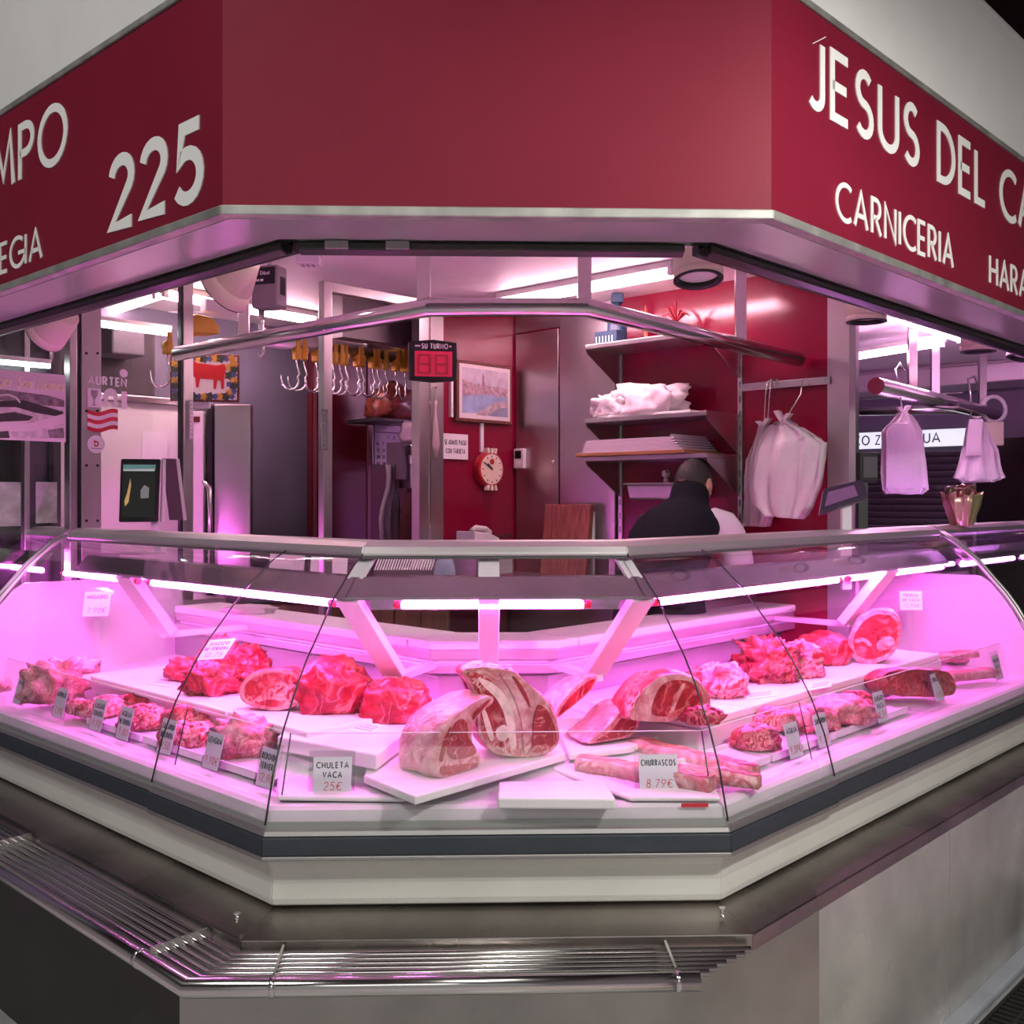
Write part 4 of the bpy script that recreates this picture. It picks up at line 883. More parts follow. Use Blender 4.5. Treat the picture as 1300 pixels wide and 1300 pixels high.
for k in range(2):
    cx0 = g0+gw*(.10+.46*k); ww = gw*.30; hh = (h1_-h0_)*.72; bb = h0_+(h1_-h0_)*.12
    for (x0, y0, x1, y1) in ((0, 0, ww, 0), (0, hh/2, ww, hh/2), (0, hh, ww, hh), (0, 0, 0, hh), (ww, 0, ww, hh)):
        o = MB(); ribbon(o, f13, [(cx0+x0, bb+y0), (cx0+x1, bb+y1)], .006, .003, .005); o.build('digit_segment', DG, tn)
# framed harbour picture
f14 = Fr(FWA.p(0, 0, .02), FWA.r, FWA.n); 
a0, a1, b0, b1 = rect(f14, 578, 461, 648, 537)
pc = thing('framed_harbour_picture', tuple(f14.p((a0+a1)/2, b0, 0)), 'dark framed watercolour of a harbour town above the clock', 'picture')
wallbox(f14, a0, a1, b0, b1, -.02, .012, 'frame', WOODB, pc, .004); fi = .018; wallbox(f14, a0+fi, a1-fi, b0+fi, b1-fi, .012, .0135, 'mount', mat('ivory mount', (.80, .74, .74), .6), pc)
i0, i1, j0, j1 = a0+fi+.02, a1-fi-.02, b0+fi+.022, b1-fi-.02; W_, H_ = i1-i0, j1-j0
Q = lambda L: [(i0+x*W_, j0+y*H_) for x, y in L]
for nm, pts, mm, c in (('sky', [(0, .55), (1, .55), (1, 1), (0, 1)], mat('pale sky wash', (.60, .54, .62), .6, var=.22, vscale=22), .0142), ('town', [(0, .36), (1, .42), (1, .62), (.8, .66), (.62, .64), (.5, .68), (.46, .80), (.42, .68), (.25, .66), (0, .74)], mat('town wash', (.46, .32, .36), .6, var=.45, vscale=45), .0146),
                       ('water', [(0, .02), (.35, .05), (.62, .22), (1, .32), (1, .44), (.5, .46), (0, .38)], mat('water wash', (.32, .42, .60), .6, var=.18, vscale=18), .0150), ('quay', [(.3, 0), (1, 0), (1, .36), (.7, .30), (.5, .16), (.32, .06)], mat('quay wash', (.50, .40, .42), .6, var=.35, vscale=30), .0154),
                       ('beach', [(.55, 0), (1, 0), (1, .22), (.78, .18)], mat('blue grey wash', (.30, .32, .44), .6, var=.2, vscale=20), .0158), ('church_tower', [(.43, .62), (.47, .62), (.47, .84), (.45, .93), (.43, .84)], mat('tower wash', (.34, .20, .26), .6), .0152)):
    o = MB(); o.fpoly(f14, Q(pts), .0135, c); o.build(nm, mm, pc)
MB().fbox(f14, a0-.030, a0-.014, b0+.02, b0+.25, -.02, .0).build('white_edge', PAPER, pc)
# card payment sign
f15 = Fr(FWA.p(0, 0, .002), FWA.r, FWA.n); a0, a1, b0, b1 = rect(f15, 560, 551, 592, 583)
cs_ = thing('card_payment_sign', tuple(f15.p((a0+a1)/2, b0, 0)), 'white paper sign SE ADMITE PAGO CON TARJETA on the red wall', 'sign'); wallbox(f15, a0, a1, b0, b1, .01, .013, 'sheet', PAPER, cs_)
hq = (b1-b0)*.2; text_box(f15, 'SE ADMITE PAGO', a0+.012, a1-.012, b0+(b1-b0)*.56, hq, INK, cs_, wtf=.12, gapf=.10, c0=.013, c1=.014); text_box(f15, 'CON TARJETA', a0+.022, a1-.022, b0+(b1-b0)*.22, hq, INK, cs_, wtf=.13, gapf=.14, c0=.013, c1=.014)
# clock
ck = thing('wall_clock', tuple(FWA.p(*FWA.ab(614, 622), .0)), 'round red and cream wristwatch shaped wall clock on the red wall', 'clock'); ca, cb = FWA.ab(616, 596); RC = .098
def disc(fr, a, b, r, c0, c1, n=32, ra=1.): 
    m = MB(); m.fpoly(fr, [(a+r*ra*math.cos(2*math.pi*k/n), b+r*math.sin(2*math.pi*k/n)) for k in range(n)], c0, c1); return m
disc(FWA, ca, cb, RC, 0, .05).build('case', mat('red clock rim', (.45, .02, .03), .3), ck, bev=.008); disc(FWA, ca, cb, RC*.86, .05, .053).build('face', mat('cream dial', (.82, .70, .55), .5), ck)
disc(FWA, ca, cb+.042, .016, .053, .055).build('emblem', mat('red clock rim', (0, 0, 0)), ck)
for k in range(12):
    an = k*math.pi/6; o = MB(); ribbon(o, FWA, [(ca+.066*math.cos(an), cb+.066*math.sin(an)), (ca+.075*math.cos(an), cb+.075*math.sin(an))], .0025, .053, .055); o.build('hour_mark', INK, ck)
for an, L_, wd in ((R_(140), .045, .0045), (R_(150), .065, .003)):
    o = MB(); ribbon(o, FWA, [(ca, cb), (ca+L_*math.cos(an), cb+L_*math.sin(an))], wd, .055, .058); o.build('hand', INK, ck)
for sg in (1, -1):
    for k in (-1, 0, 1):
        a = ca+k*.026; o = MB(); ribbon(o, FWA, [(a, cb+sg*.088), (a+k*.007, cb+sg*.116)], .0075, .03, .056); o.build('strap_lug', mat('cream dial', (0, 0, 0)), ck)
sg_ = thing('white_cable_cover', tuple(FWA.p(*FWA.ab(610, 575), .0)), 'narrow white cable cover between picture and clock', 'cable cover'); a0, a1, b0, b1 = rect(FWA, 608.5, 536, 612.5, 574); wallbox(FWA, a0, a1, b0, b1, 0, .012, 'cover', PLAST, sg_, .002)
# thermostat
t = thing('thermostat', tuple(FWB.p(*FWB.ab(664, 595), .02)), 'small white thermostat with dark screen on the steel cabinet', 'thermostat'); a0, a1, b0, b1 = rect(FWB, 655.5, 570, 671, 595)
a0 += .02; wallbox(FWB, a0, a1, b0, b1, .016, .045, 'body', PLAST, t, .005); wallbox(FWB, a0+.012, a1-.016, (b0+b1)/2, b1-.012, .045, .047, 'screen', BLACKG, t)
disc(FWB, (a0+a1)/2, b0+.028, .014, .045, .05, 16).build('dial', WHITE, t)
# net of string hanging on the column
sn = thing('hanging_string_bundle', tuple(FWA.p(*FWA.ab(554, 580), .04)), 'bundle of white butcher string hanging on the steel column', 'string'); 
fS0 = Fr(FWA.p(0, 0, .05), FWA.r, FWA.n); a, bt = fS0.ab(553, 492); _, bm_ = fS0.ab(553, 512); _, bb_ = fS0.ab(553, 580)
for k in range(9):
    an = k*2*math.pi/9; r = .017+.005*(k % 2); o = MB(); o.tube([FWA.p(a, bt, .05), FWA.p(a, bm_, .05), FWA.p(a+r*.4*math.cos(an), bm_-(bm_-bb_)*.35, .05+r*.4*math.sin(an)), FWA.p(a+r*math.cos(an), bm_-(bm_-bb_)*.78, .055+r*.6*math.sin(an)), FWA.p(a+r*.2*math.cos(an), bb_, .055)], .002, 6); o.build('strand', mat('cotton string', (.74, .62, .60), .8), sn)
MB().cyl(FWA.p(a, bm_-.012, .05), FWA.p(a, bm_+.012, .05), .008, 10).build('knot', mat('cotton string', (0, 0, 0)), sn)
MB().cyl(FWA.p(a, bt, .03), FWA.p(a, bt, .056), .005, 8).build('hook', CHROME, sn)
# -------------------- back room contents seen through the doorway
cl = thing('wall_calendar', tuple(hp(490, 590, (-1, 1, 7.1))), 'white month calendar with purple edge in the dark back room', 'calendar'); fk = Fr((*hp(490, 560, (-1, 1, 7.1)).xy, 0), (S2, S2, 0), (S2, -S2, 0)); a0, a1, b0, b1 = rect(fk, 473, 540, 508, 590)
wallbox(fk, a0, a1, b0, b1, 0, .004, 'sheet', mat('calendar paper', (.62, .56, .64), .7), cl); wallbox(fk, a0, a0+.012, b0, b1, .004, .006, 'binding', mat('violet ink', (.14, .06, .22), .6), cl); wallbox(fk, a0+.02, a1, b1-.048, b1-.042, .004, .005, 'rule', mat('violet ink', (.14, .06, .22)), cl)
for r_, row in enumerate((('', '', '1', '2'), ('6', '7', '8', '9'), ('13', '14', '15', '16'), ('20', '21', '22', '23'), ('27', '28', '', ''))):
    for c2, tx in enumerate(row):
        if tx: text(fk, tx, a0+.028+c2*.045, b1-.085-r_*.042, .022, INK, cl, wt=.0045, xs=.8, gap=.003, c0=.004, c1=.005, name='numeral')
fz = Fr((*hp(505, 600, (-1, 1, 6.8)).xy, 0), (S2, S2, 0), (S2, -S2, 0)); qz = lambda L: [fz.ab(x, y) for x, y in L]
ap_ = thing('hanging_apron', tuple(fz.p(*fz.ab(492, 690), 0)), 'grey apron hanging below the calendar in the back room', 'apron'); rings = []
for k in range(9):
    f_ = k/8; y = 590+f_*110; x0 = 489-f_*12+3*math.sin(k); x1 = 503+f_*4; A0, B0 = fz.ab(x0, y); A1, _ = fz.ab(x1, y)
    rings.append([fz.p(A0+(A1-A0)*j/8, B0, .02*math.sin(j*2.2+k*.2)+.03) for j in range(9)]+[fz.p(A0+(A1-A0)*j/8, B0, .02*math.sin(j*2.2+k*.2)+.0) for j in range(8, -1, -1)])
o = MB(); o.loft(rings); o.build('cloth', mat('grey apron cloth', (.26, .25, .27), .85), ap_)
bx = thing('red_jacket', tuple(fz.p(*fz.ab(510, 690), .0)), 'dark red jacket hanging in the back room beside the apron', 'jacket'); rings = []
for k in range(10):
    f_ = k/9; y = 620+f_*75; hw = 3+13*math.sin(min(1, f_*1.6)*math.pi/2); A0, B0 = fz.ab(514-hw, y); A1, _ = fz.ab(514+hw, y); cA = (A0+A1)/2
    rings.append([fz.p(cA+(A1-A0)/2*math.cos(j*math.pi/8), B0, .06*math.sin(j*math.pi/8)+.08) for j in range(16)])
o = MB(); o.loft(rings); o.build('cloth', mat('dark red cloth', (.05, .008, .012), .9), bx)
mc = thing('slicing_machine', tuple(fz.p(*fz.ab(514, 622), -.02)), 'steel machine with dark side panel in the back room doorway', 'machine')
def zb(x0, y0, x1, y1, c0, c1, nm, mm, par, bev=.004): a0, a1, b0, b1 = rect(fz, x0, y0, x1, y1); return wallbox(fz, a0, a1, b0, b1, c0, c1, nm, mm, par, bev)
zb(497, 562, 505, 609, -.05, .10, 'side_panel', mat('violet grey panel', (.11, .08, .11), .4), mc); zb(504, 566, 512, 578, .10, .13, 'grip', CHROME, mc); zb(504, 579, 527, 590, -.05, .12, 'carriage', STEELD, mc); zb(505, 590, 514, 620, -.05, .12, 'arm', STEELD, mc); zb(512, 572, 528, 578, .0, .12, 'rail', CHROME, mc)
shf = thing('back_room_shelf', tuple(fz.p(*fz.ab(500, 535), 0)), 'dark shelf with jumbled goods above the calendar', 'shelf'); zb(474, 532, 528, 537, -.25, .05, 'board', BLACK, shf)
jm = thing('bundled_goods', tuple(fz.p(*fz.ab(505, 532), 0)), 'brownish red plastic wrapped bundle on the dark back room shelf', 'bundle')
def blob(cent, size, seed, sub=3, amp=.18, freq=2.2, flat=-.55, rot=0., ridged=0., pw_=.8):
    bm = bmesh.new(); bmesh.ops.create_icosphere(bm, subdivisions=sub, radius=1); off = Vector((seed*3.17, seed*1.31, seed*2.71)); v = []; cr, sr = math.cos(rot), math.sin(rot)
    for q in bm.verts:
        d = q.co.normalized(); pw = Vector([math.copysign(abs(k)**pw_, k) for k in d])
        n1 = noise.fractal(d*freq+off, .75, 2.1, 5); s = 1+amp*n1
        if ridged: s += ridged*(abs(noise.noise(d*freq*2.3+off))-.2)
        k = pw*s; k.z = max(k.z, flat)
        x, y, z = k.x*size[0]/2, k.y*size[1]/2, (k.z-flat)/(1-flat)*size[2]
        v.append(Vector((x*cr-y*sr, x*sr+y*cr, z))+Vector(cent))
    f = [tuple(x.index for x in q.verts) for q in bm.faces]; bm.free(); return MB().add(v, f, True)
q = fz.p(*fz.ab(505, 532), -.05); blob(q, (.30, .22, .20), 3, amp=.35, rot=.7).build('wrap', mat('brown red wrap', (.20, .05, .03), .3, var=.5, vscale=18), jm)
jm2 = thing('crumpled_white_bag', tuple(fz.p(*fz.ab(518, 560), .02)), 'crumpled pale plastic bag behind the steel column', 'bag'); q = fz.p(*fz.ab(521, 562), .06); blob(q, (.22, .16, .13), 5, amp=.35, rot=.7).build('plastic', mat('pale plastic', (.5, .42, .46), .4), jm2)
# -------------------- back counter, phone, boards
bc = thing('back_counter', (.35, 5.2, 0), 'steel back counter under the clock and cabinet', 'counter')
FA2 = Fr(FWA.p(0, 0, 0), FWA.r, FWA.n)
wallbox(FWB, aW(658), -.35, 1.0, 1.04, .02, .50, 'worktop', STEELD, bc, .004); wallbox(FWB, aW(658), -.35, 0, 1.0, .02, .46, 'front', STEELD, bc)
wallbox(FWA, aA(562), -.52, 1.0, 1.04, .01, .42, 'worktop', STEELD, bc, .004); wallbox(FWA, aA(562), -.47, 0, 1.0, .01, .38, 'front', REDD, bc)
for k, px in enumerate((598, 618, 640)):
    a, _ = FWA.ab(px, 740); MB().fbox(FWA, a-.06, a+.06, .80, .95, .38, .40).build('drawer', STEELD, bc)
till = thing('steel_till_box', tuple(hz(640, 716, 1.04)), 'low steel box on the back counter under the telephone', 'box'); q = FWA.p(-.52+.08, 1.04, .17); f16 = Fr(q, FWA.r, FWA.n); wallbox(f16, -.16, .12, 0, .19, -.12, .12, 'body', STEELD, till, .006); wallbox(f16, -.14, .10, .02, .10, .12, .125, 'drawer', GREYP, till, .003)
ph = thing('telephone', tuple(f16.p(0, .19, 0)), 'white desk telephone with coiled cord on the back counter', 'telephone'); o = MB(); o.fpoly(f16, [(-.13, .19), (.06, .19), (.06, .205), (-.02, .235), (-.13, .245)], -.07, .07); o.build('base', PLAST, ph, bev=.012)
o = MB(); o.tube([f16.p(-.13, .245, .05), f16.p(-.10, .262, .05), f16.p(-.03, .255, .05), f16.p(.0, .232, .05)], [.016, .014, .014, .018], 10); o.build('handset', WHITE, ph)
o = MB(); o.tube([f16.p(.03+.012*k*.5, .215+.008*math.sin(k*1.6), .06+.008*math.cos(k*1.6)) for k in range(24)], .003, 6); o.build('cord', BLACK, ph)
bb = thing('butcher_board', tuple(FWB.p(aW(716), 1.04, .10)), 'worn red stained wooden board leaning on the steel cabinet', 'cutting board'); f17 = Fr(FWB.p(0, 1.04, .14), FWB.r, FWB.n+Vector((0, 0, .12)), (Vector((0, 0, 1))+Vector((S2, S2, 0))*.12)); a0, a1, b0, b1 = rect(f17, 688, 640, 746, 735); wallbox(f17, a0, a1, .0, b1, -.035, .0, 'plank', WOODR, bb, .006)
wbd = thing('white_plastic_board', tuple(FWB.p(aW(750), 1.04, .06)), 'narrow white plastic board leaning behind the red stained board', 'cutting board'); f18 = Fr(FWB.p(0, 1.04, .07), FWB.r, FWB.n); a0, a1, b0, b1 = rect(f18, 738, 649, 753, 735); wallbox(f18, a0, a1, 0, b1, -.02, 0, 'sheet', PLAST, wbd, .005)
# ================================================================== WALL SHELVES ON THE RED WALL
up = {}
for px, lab in ((789, 'slotted steel upright at the far end of the wall shelves'), (941, 'slotted steel upright at the near end of the wall shelves')):
    t = thing('shelf_upright', tuple(FWB.p(aW(px), 0, .01)), lab, 'upright'); wallbox(FWB, aW(px)-.012, aW(px)+.012, .9, 2.32, 0, .012, 'channel', STEEL, t)
    for k in range(18): MB().fbox(FWB, aW(px)-.003, aW(px)+.003, 1.0+k*.07, 1.03+k*.07, .012, .0125).build('slot', BLACK, t)
SHF = []
SD = .30
for (yl, yr, lab) in ((437, 0, 'topmost steel wall shelf on the red wall'), (531, 0, 'middle steel wall shelf carrying white cloth'), (580, 0, 'lowest steel wall shelf carrying paper')):
    # front left corner of the shelf at px 752
    f19 = Fr(FWB.p(0, 0, SD), FWB.r, FWB.n); z = f19.ab(752, yl)[1]
    t = thing('wall_shelf', tuple(FWB.p((aW(790)+aW(940))/2, z-.03, .15)), lab, 'shelf')
    a0, a1 = aW(789), aW(941); wallbox(FWB, a0, a1, z-.022, z, .012, SD, 'shelf_plate', STEEL, t, .002)
    for a in (a0, a1-.004):
        m = MB(); f20 = Fr(FWB.p(a, 0, 0), FWB.n, -FWB.r); m.fpoly(f20, [(.012, z-.022), (SD, z-.022), (SD-.01, z-.04), (.012, z-.20)], -.004, 0); m.build('bracket', STEELD, t)
    SHF.append((z, a0, a1))
zT, aL, aR = SHF[0]
def fblob(fr, a, b, c, size, seed, m, name, lab, cat, amp=.3, sub=3, flat=-.5, rz=R_(-45), **k):
    q = fr.p(a, b, c); t = blob(q, size, seed, sub=sub, amp=amp, flat=flat, rot=rz, **k).build(name, m); return tag(t, lab, cat)
# top shelf: blue bottle and some red sprigs
q = FWB.p(aW(806), zT, .15); bl = thing('blue_spray_bottle', tuple(q), 'blue plastic bottle on the topmost wall shelf', 'bottle')
BLUE = mat('blue plastic', (.012, .05, .10), .4)
m = MB(); rg = lambda z, r: [q+Vector((r*math.cos(k*.4488), r*math.sin(k*.4488), z)) for k in range(14)]
m.loft([rg(0, .045), rg(.02, .05), rg(.14, .05), rg(.18, .02), rg(.22, .018)]); m.build('body', BLUE, bl); MB().box(q.x-.03, q.x+.03, q.y-.02, q.y+.02, zT+.22, zT+.27).build('cap', BLUE, bl, bev=.006)
bk2 = thing('blue_box', tuple(FWB.p(aW(800), zT, .22)), 'small dark blue printed box on the topmost wall shelf', 'box'); f21 = Fr(FWB.p(aW(801), zT, .24), FWB.r, FWB.n); wallbox(f21, -.05, .09, 0, .07, -.06, .0, 'carton', BLUE, bk2, .003); 
for k in range(6): MB().fbox(f21, -.04+k*.02, -.034+k*.02, .015, .045, .0, .001).build('print', PLAST, bk2)
for k, (px, mm, lab) in enumerate(((838, mat('coral sprig', (.55, .10, .06), .6), 'coral coloured decoration sprig on the topmost shelf'), (876, mat('crimson sprig', (.35, .01, .03), .5), 'small dark red decoration on the topmost shelf'))):
    q = FWB.p(aW(px), zT, .12); sp = thing('decoration_sprig', tuple(q), lab, 'decoration'); MB().cyl(q, q+Vector((0, 0, .10)), .014, 10, .008).build('stem', mm, sp)
    for j in range(7):
        an = j*.9; e = q+Vector((.07*math.cos(an), .07*math.sin(an), .12+.03*(j % 3))); o = MB(); o.tube([q+Vector((0, 0, .09)), q.lerp(e, .6)+Vector((0, 0, .06)), e], [.005, .006, .002], 6); o.build('twig', mm, sp)
# middle shelf cloth
zM = SHF[1][0]; CLOTH = mat('white cloth', (.80, .74, .76), .9)
f22 = Fr(FWB.p(0, zM, 0), FWB.r, FWB.n)
tag(wallbox(FWB, aW(800), aW(905)+.05, zM, zM+.012, .06, .27, 'folded_sheet', PAPER, None, .003), 'flat white sheet lying under the crumpled cloth', 'cloth')
fblob(FWB, aW(815)-.02, zM+.011, .17, (.26, .20, .12), 11, CLOTH, 'crumpled_cloth', 'smaller crumpled white cloth at the far end of the middle shelf', 'cloth', amp=.3, ridged=.35, sub=4)
fblob(FWB, aW(848), zM+.011, .17, (.40, .20, .15), 13, CLOTH, 'crumpled_cloth', 'larger crumpled white cloth heap on the middle shelf', 'cloth', amp=.32, ridged=.4, sub=4)
# lowest shelf: paper stack over cardboard
zL = SHF[2][0]; KRAFT = mat('kraft card', (.42, .22, .10), .8, var=.2)
tag(wallbox(FWB, aW(789)-.03, aW(920), zL+.001, zL+.018, .02, .34, 'kraft_card_sheet', KRAFT, None, .002), 'brown kraft card lying on the lowest wall shelf', 'card')
ps = thing('paper_stack', tuple(FWB.p(aW(850), zL+.018, .15)), 'stack of white wrapping paper with curled end on the lowest wall shelf', 'paper stack')
for k in range(7):
    m = MB(); z = zL+.0185+k*.009; a0, a1 = aW(790)+.004*k, aW(895)
    prof = [(a0, z), (a1-.06, z), (a1+.02, z+.004*k*0), (a1+.10-.012*k, z-.004+.004*(k-2)), (a1+.10-.012*k, z+.004+.004*(k-2)), (a1+.02, z+.008), (a1-.06, z+.008), (a0, z+.008)]
    m.fpoly(FWB, prof, .03, .33); m.build('sheet_bundle', mat('lilac paper', (.74, .66, .74), .7), ps)
# steel tray under the shelves with a white knob
f23 = Fr(FWB.p(0, 0, .10), FWB.r, FWB.n); a0, a1, b0, b1 = rect(f23, 808, 615, 872, 634)
tr = thing('steel_wall_tray', tuple(f23.p((a0+a1)/2, b0, 0)), 'shallow steel tray fixed to the red wall behind the man', 'tray'); m = MB()
for c0 in (.0,): m.fpoly(f23, [(a0, b1), (a1, b1), (a1-.015, b0), (a0+.02, b0)], -.09, .09)
m.build('pan', STEEL, tr, bev=.01); wallbox(f23, a0-.012, a1, b1-.002, b1+.008, -.1, .1, 'rim', STEEL, tr, .003)
kz = f23.ab(849, 615)[1]; q = f23.p(f23.ab(850, 612)[0], kz+.01, .03); kn = thing('white_pepper_mill', tuple(q), 'small white mill with round head standing on the steel wall tray', 'mill'); MB().cyl(q, q+Vector((0, 0, .03)), .014, 12, .010).build('neck', PLAST, kn)
bm_o = blob(q+Vector((0, 0, .026)), (.042, .042, .036), 1, sub=2, amp=.02, flat=-.8); bm_o.build('head', PLAST, kn); MB().box(q.x-.006, q.x+.006, q.y-.023, q.y-.018, q.z+.045, q.z+.055).build('mark', INK, kn)
# ================================================================== HOOK STRIP WITH BAGS
hs = thing('hook_strip', tuple(FWB.p(aW(1000), FWB.ab(1000, 488)[1], .01)), 'flat steel hook strip on the red wall beside the pillar', 'hook strip'); a0, a1 = aW(943), aW(1054); zz = FWB.ab(1000, 488)[1]
wallbox(FWB, a0, a1+.01, zz-.017, zz+.017, .02, .026, 'strip', STEEL, hs, .001)
for a in (a0+.02, a1-.02): MB().cyl(FWB.p(a, zz, 0), FWB.p(a, zz, .03), .006, 8).build('screw', CHROME, hs)
BAG = bpy.data.materials.new('white thin plastic'); BAG.use_nodes = True; nt = BAG.node_tree; nt.nodes.clear(); o_ = nt.nodes.new('ShaderNodeOutputMaterial'); mx_ = nt.nodes.new('ShaderNodeMixShader'); mx_.inputs[0].default_value = .3
dd_ = nt.nodes.new('ShaderNodeBsdfPrincipled'); dd_.inputs['Base Color'].default_value = (.80, .74, .77, 1); dd_.inputs['Roughness'].default_value = .35; tt_ = nt.nodes.new('ShaderNodeBsdfTranslucent'); tt_.inputs[0].default_value = (.8, .7, .75, 1)
nt.links.new(dd_.outputs[0], mx_.inputs[1]); nt.links.new(tt_.outputs[0], mx_.inputs[2]); nt.links.new(mx_.outputs[0], o_.inputs[0])
n_b = nt.nodes.new('ShaderNodeTexNoise'); n_b.inputs['Scale'].default_value = 6; n_b.inputs['Detail'].default_value = 5; bp_ = nt.nodes.new('ShaderNodeBump'); bp_.inputs['Strength'].default_value = .8; bp_.inputs['Distance'].default_value = .012; nt.links.new(n_b.outputs[0], bp_.inputs['Height']); nt.links.new(bp_.outputs[0], dd_.inputs['Normal'])
def bag(fr, spine, lab, seed, grp, thick=.05, c=.08, hookp=None, ears=((-1, .03), (1, .03)), pleat=.019):
    """spine: list of (px_left, px_right, py) rows from top to bottom on plane fr"""
    fr = Fr(fr.p(0, 0, c), fr.r, fr.n); c0_ = c; c = 0.
    A0, B0 = fr.ab((spine[0][0]+spine[0][1])/2, spine[0][2]); t = thing('carrier_bag_bundle', tuple(fr.p(*fr.ab((spine[-1][0]+spine[-1][1])/2, spine[-1][2]), c)), lab, 'bag', grp)
    rows = []
    for i in range(len(spine)-1):
        for k in range(4):
            f_ = k/4; rows.append(tuple(spine[i][j]*(1-f_)+spine[i+1][j]*f_ for j in range(3)))
    rows.append(spine[-1]); rings = []; n = 28
    for i, (x0, x1, y) in enumerate(rows):
        fr_i = i/(len(rows)-1); a0, b0 = fr.ab(x0, y); a1, b1 = fr.ab(x1, y); ca, hw, bz = (a0+a1)/2, (a1-a0)/2, (b0+b1)/2; th = thick*min(1, .3+1.1*fr_i)
        ring = []
        for j in range(n):
            an = 2*math.pi*j/n; w_ = noise.noise(Vector((math.cos(an)*3+seed, math.sin(an)*3, fr_i*1.6)))
            pl = 1+.28*w_; ring.append(fr.p(ca+hw*math.copysign(abs(math.cos(an))**.8, math.cos(an))*(1+.05*w_), bz+.012*noise.noise(Vector((seed, an, i*.7))), c+th*math.sin(an)*pl+pleat*math.sin(9*an+seed+fr_i*2.5+2*noise.noise(Vector((seed, fr_i*3, 0))))))
        rings.append(ring)
    m = MB(); m.loft(rings); m.build('bags', BAG, t)
    # tied handles
    x0, x1, y0 = spine[0]; a, b = fr.ab((x0+x1)/2, y0)
    for sx, L_ in ears:
        o = MB(); pts = [(a+sx*.004, b-.01), (a+sx*.022, b+.004), (a+sx*(.03+L_*.4), b+L_), (a+sx*(.006+L_*.3), b+L_*1.05), (a, b+.01)]; o.fpoly(fr, pts, c-.008, c+.02); o.build('handle', BAG, t, bev=.003)
    if hookp:
        hx, hy = hookp; a2, b2 = fr.ab(hx, hy); o = MB(); o.tube([fr.p(a2+.02, b2-.012, .024-c0_), fr.p(a2+.022, b2+.012, .03-c0_), fr.p(a2+.012, b2+.022, .04-c0_), fr.p(a2, b2+.014, .05-c0_), fr.p(a2-.004, b2-.05, .06-c0_), fr.p(a, b+.0, 0)], .003, 8); o.build('wire_hook', CHROME, t)
    return t
gB = 'white carrier bag bundles on wire hooks'
bag(FWB, [(966, 974, 540), (960, 976, 560), (950, 980, 585), (947, 985, 620), (946, 984, 645), (945, 976, 668)], 'narrow white carrier bag bundle behind, hooked leftmost on the strip', 2.1, gB, .035, .06, (973, 488), ears=((-1, .02), (1, .03)))
bag(FWB, [(991, 1001, 534), (980, 1012, 541), (970, 1034, 553), (964, 1049, 565), (958, 1046, 590), (953, 1040, 615), (958, 1030, 640), (975, 1022, 656)], 'largest white carrier bag bundle on the red wall', 5.3, gB, .07, .13, (1008, 485), ears=((-1, .045), (1, .03)))
o = MB(); a2, b2 = FWB.ab(986, 487); a3, b3 = FWB.ab(984, 540); o.tube([FWB.p(a2+.02, b2-.012, .024), FWB.p(a2+.02, b2+.016, .034), FWB.p(a2, b2+.016, .05), FWB.p(a2-.002, b2-.05, .06), FWB.p(a3, b3, .07)], .003, 8); tag(o.build('wire_hook', CHROME), 'thin wire hook between the two bag bundles', 'hook')
# ================================================================== MAN WORKING
Hd = ht(877, 616, 4.75); man = thing('person', (Hd.x-.36, Hd.y-.30, 0), 'man in black padded vest and pale t-shirt bending over, seen from behind', 'person')
SKIN = mat('skin', (.50, .25, .19), .5); VEST = mat('black padded vest', (.006, .0065, .011), .85, bump=.3, bscale=25, spec=.15); TEE = mat('pale lilac t shirt', (.60, .54, .62), .85); HAIR = mat('short dark hair', (.012, .009, .009), .6, bump=.9, bscale=160); TROU = mat('dark trousers', (.02, .02, .028), .8)
fx = Vector((.62, .785, 0)).normalized(); rx = Vector((fx.y, -fx.x, 0))      # facing, his right
HB = Vector((Hd.x, Hd.y, 0))
def mp_(f, r, z): return HB+fx*f+rx*r+Vector((0, 0, z))
def skinmesh(name, nodes, edges, m, parent, sub=2):
    me = bpy.data.meshes.new(name); inv = WM[parent].inverted(); me.from_pydata([tuple(inv @ n[0]) for n in nodes], edges, []); me.materials.append(m); o = bpy.data.objects.new(name, me); col.objects.link(o); o.parent = parent; WM[o] = WM[parent]
    sk = o.modifiers.new('skin', 'SKIN'); sk.use_smooth_shade = True
    for i, n in enumerate(nodes):
        r = n[1] if isinstance(n[1], tuple) else (n[1], n[1]); me.skin_vertices[0].data[i].radius = r; me.skin_vertices[0].data[i].use_root = (i == 0)
    s = o.modifiers.new('sub', 'SUBSURF'); s.levels = sub; s.render_levels = sub; return o
hz_ = Hd.z
# body: legs, trunk, neck, arms as one skinned figure
nodes = [(mp_(-.30, 0, .95), .13), (mp_(-.30, 0, 1.08), .13), (mp_(-.18, 0, 1.24), .135), (mp_(-.08, 0, 1.35), .12), (mp_(-.01, 0, hz_-.11), .058), (mp_(.025, 0, hz_-.03), .06),
         (mp_(-.06, .14, 1.325), .058), (mp_(.06, .215, 1.13), .048), (mp_(.18, .20, 1.03), .042), (mp_(.25, .17, 1.05), .032),
         (mp_(-.06, -.14, 1.325), .058), (mp_(.06, -.215, 1.13), .048), (mp_(.18, -.18, 1.03), .042), (mp_(.25, -.14, 1.05), .032),
         (mp_(-.30, .10, .88), .095), (mp_(-.28, .11, .48), .065), (mp_(-.33, .12, .09), .045), (mp_(-.22, .14, .04), .04), (mp_(-.30, -.10, .88), .095), (mp_(-.28, -.11, .48), .065), (mp_(-.33, -.12, .09), .045), (mp_(-.22, -.14, .04), .04)]
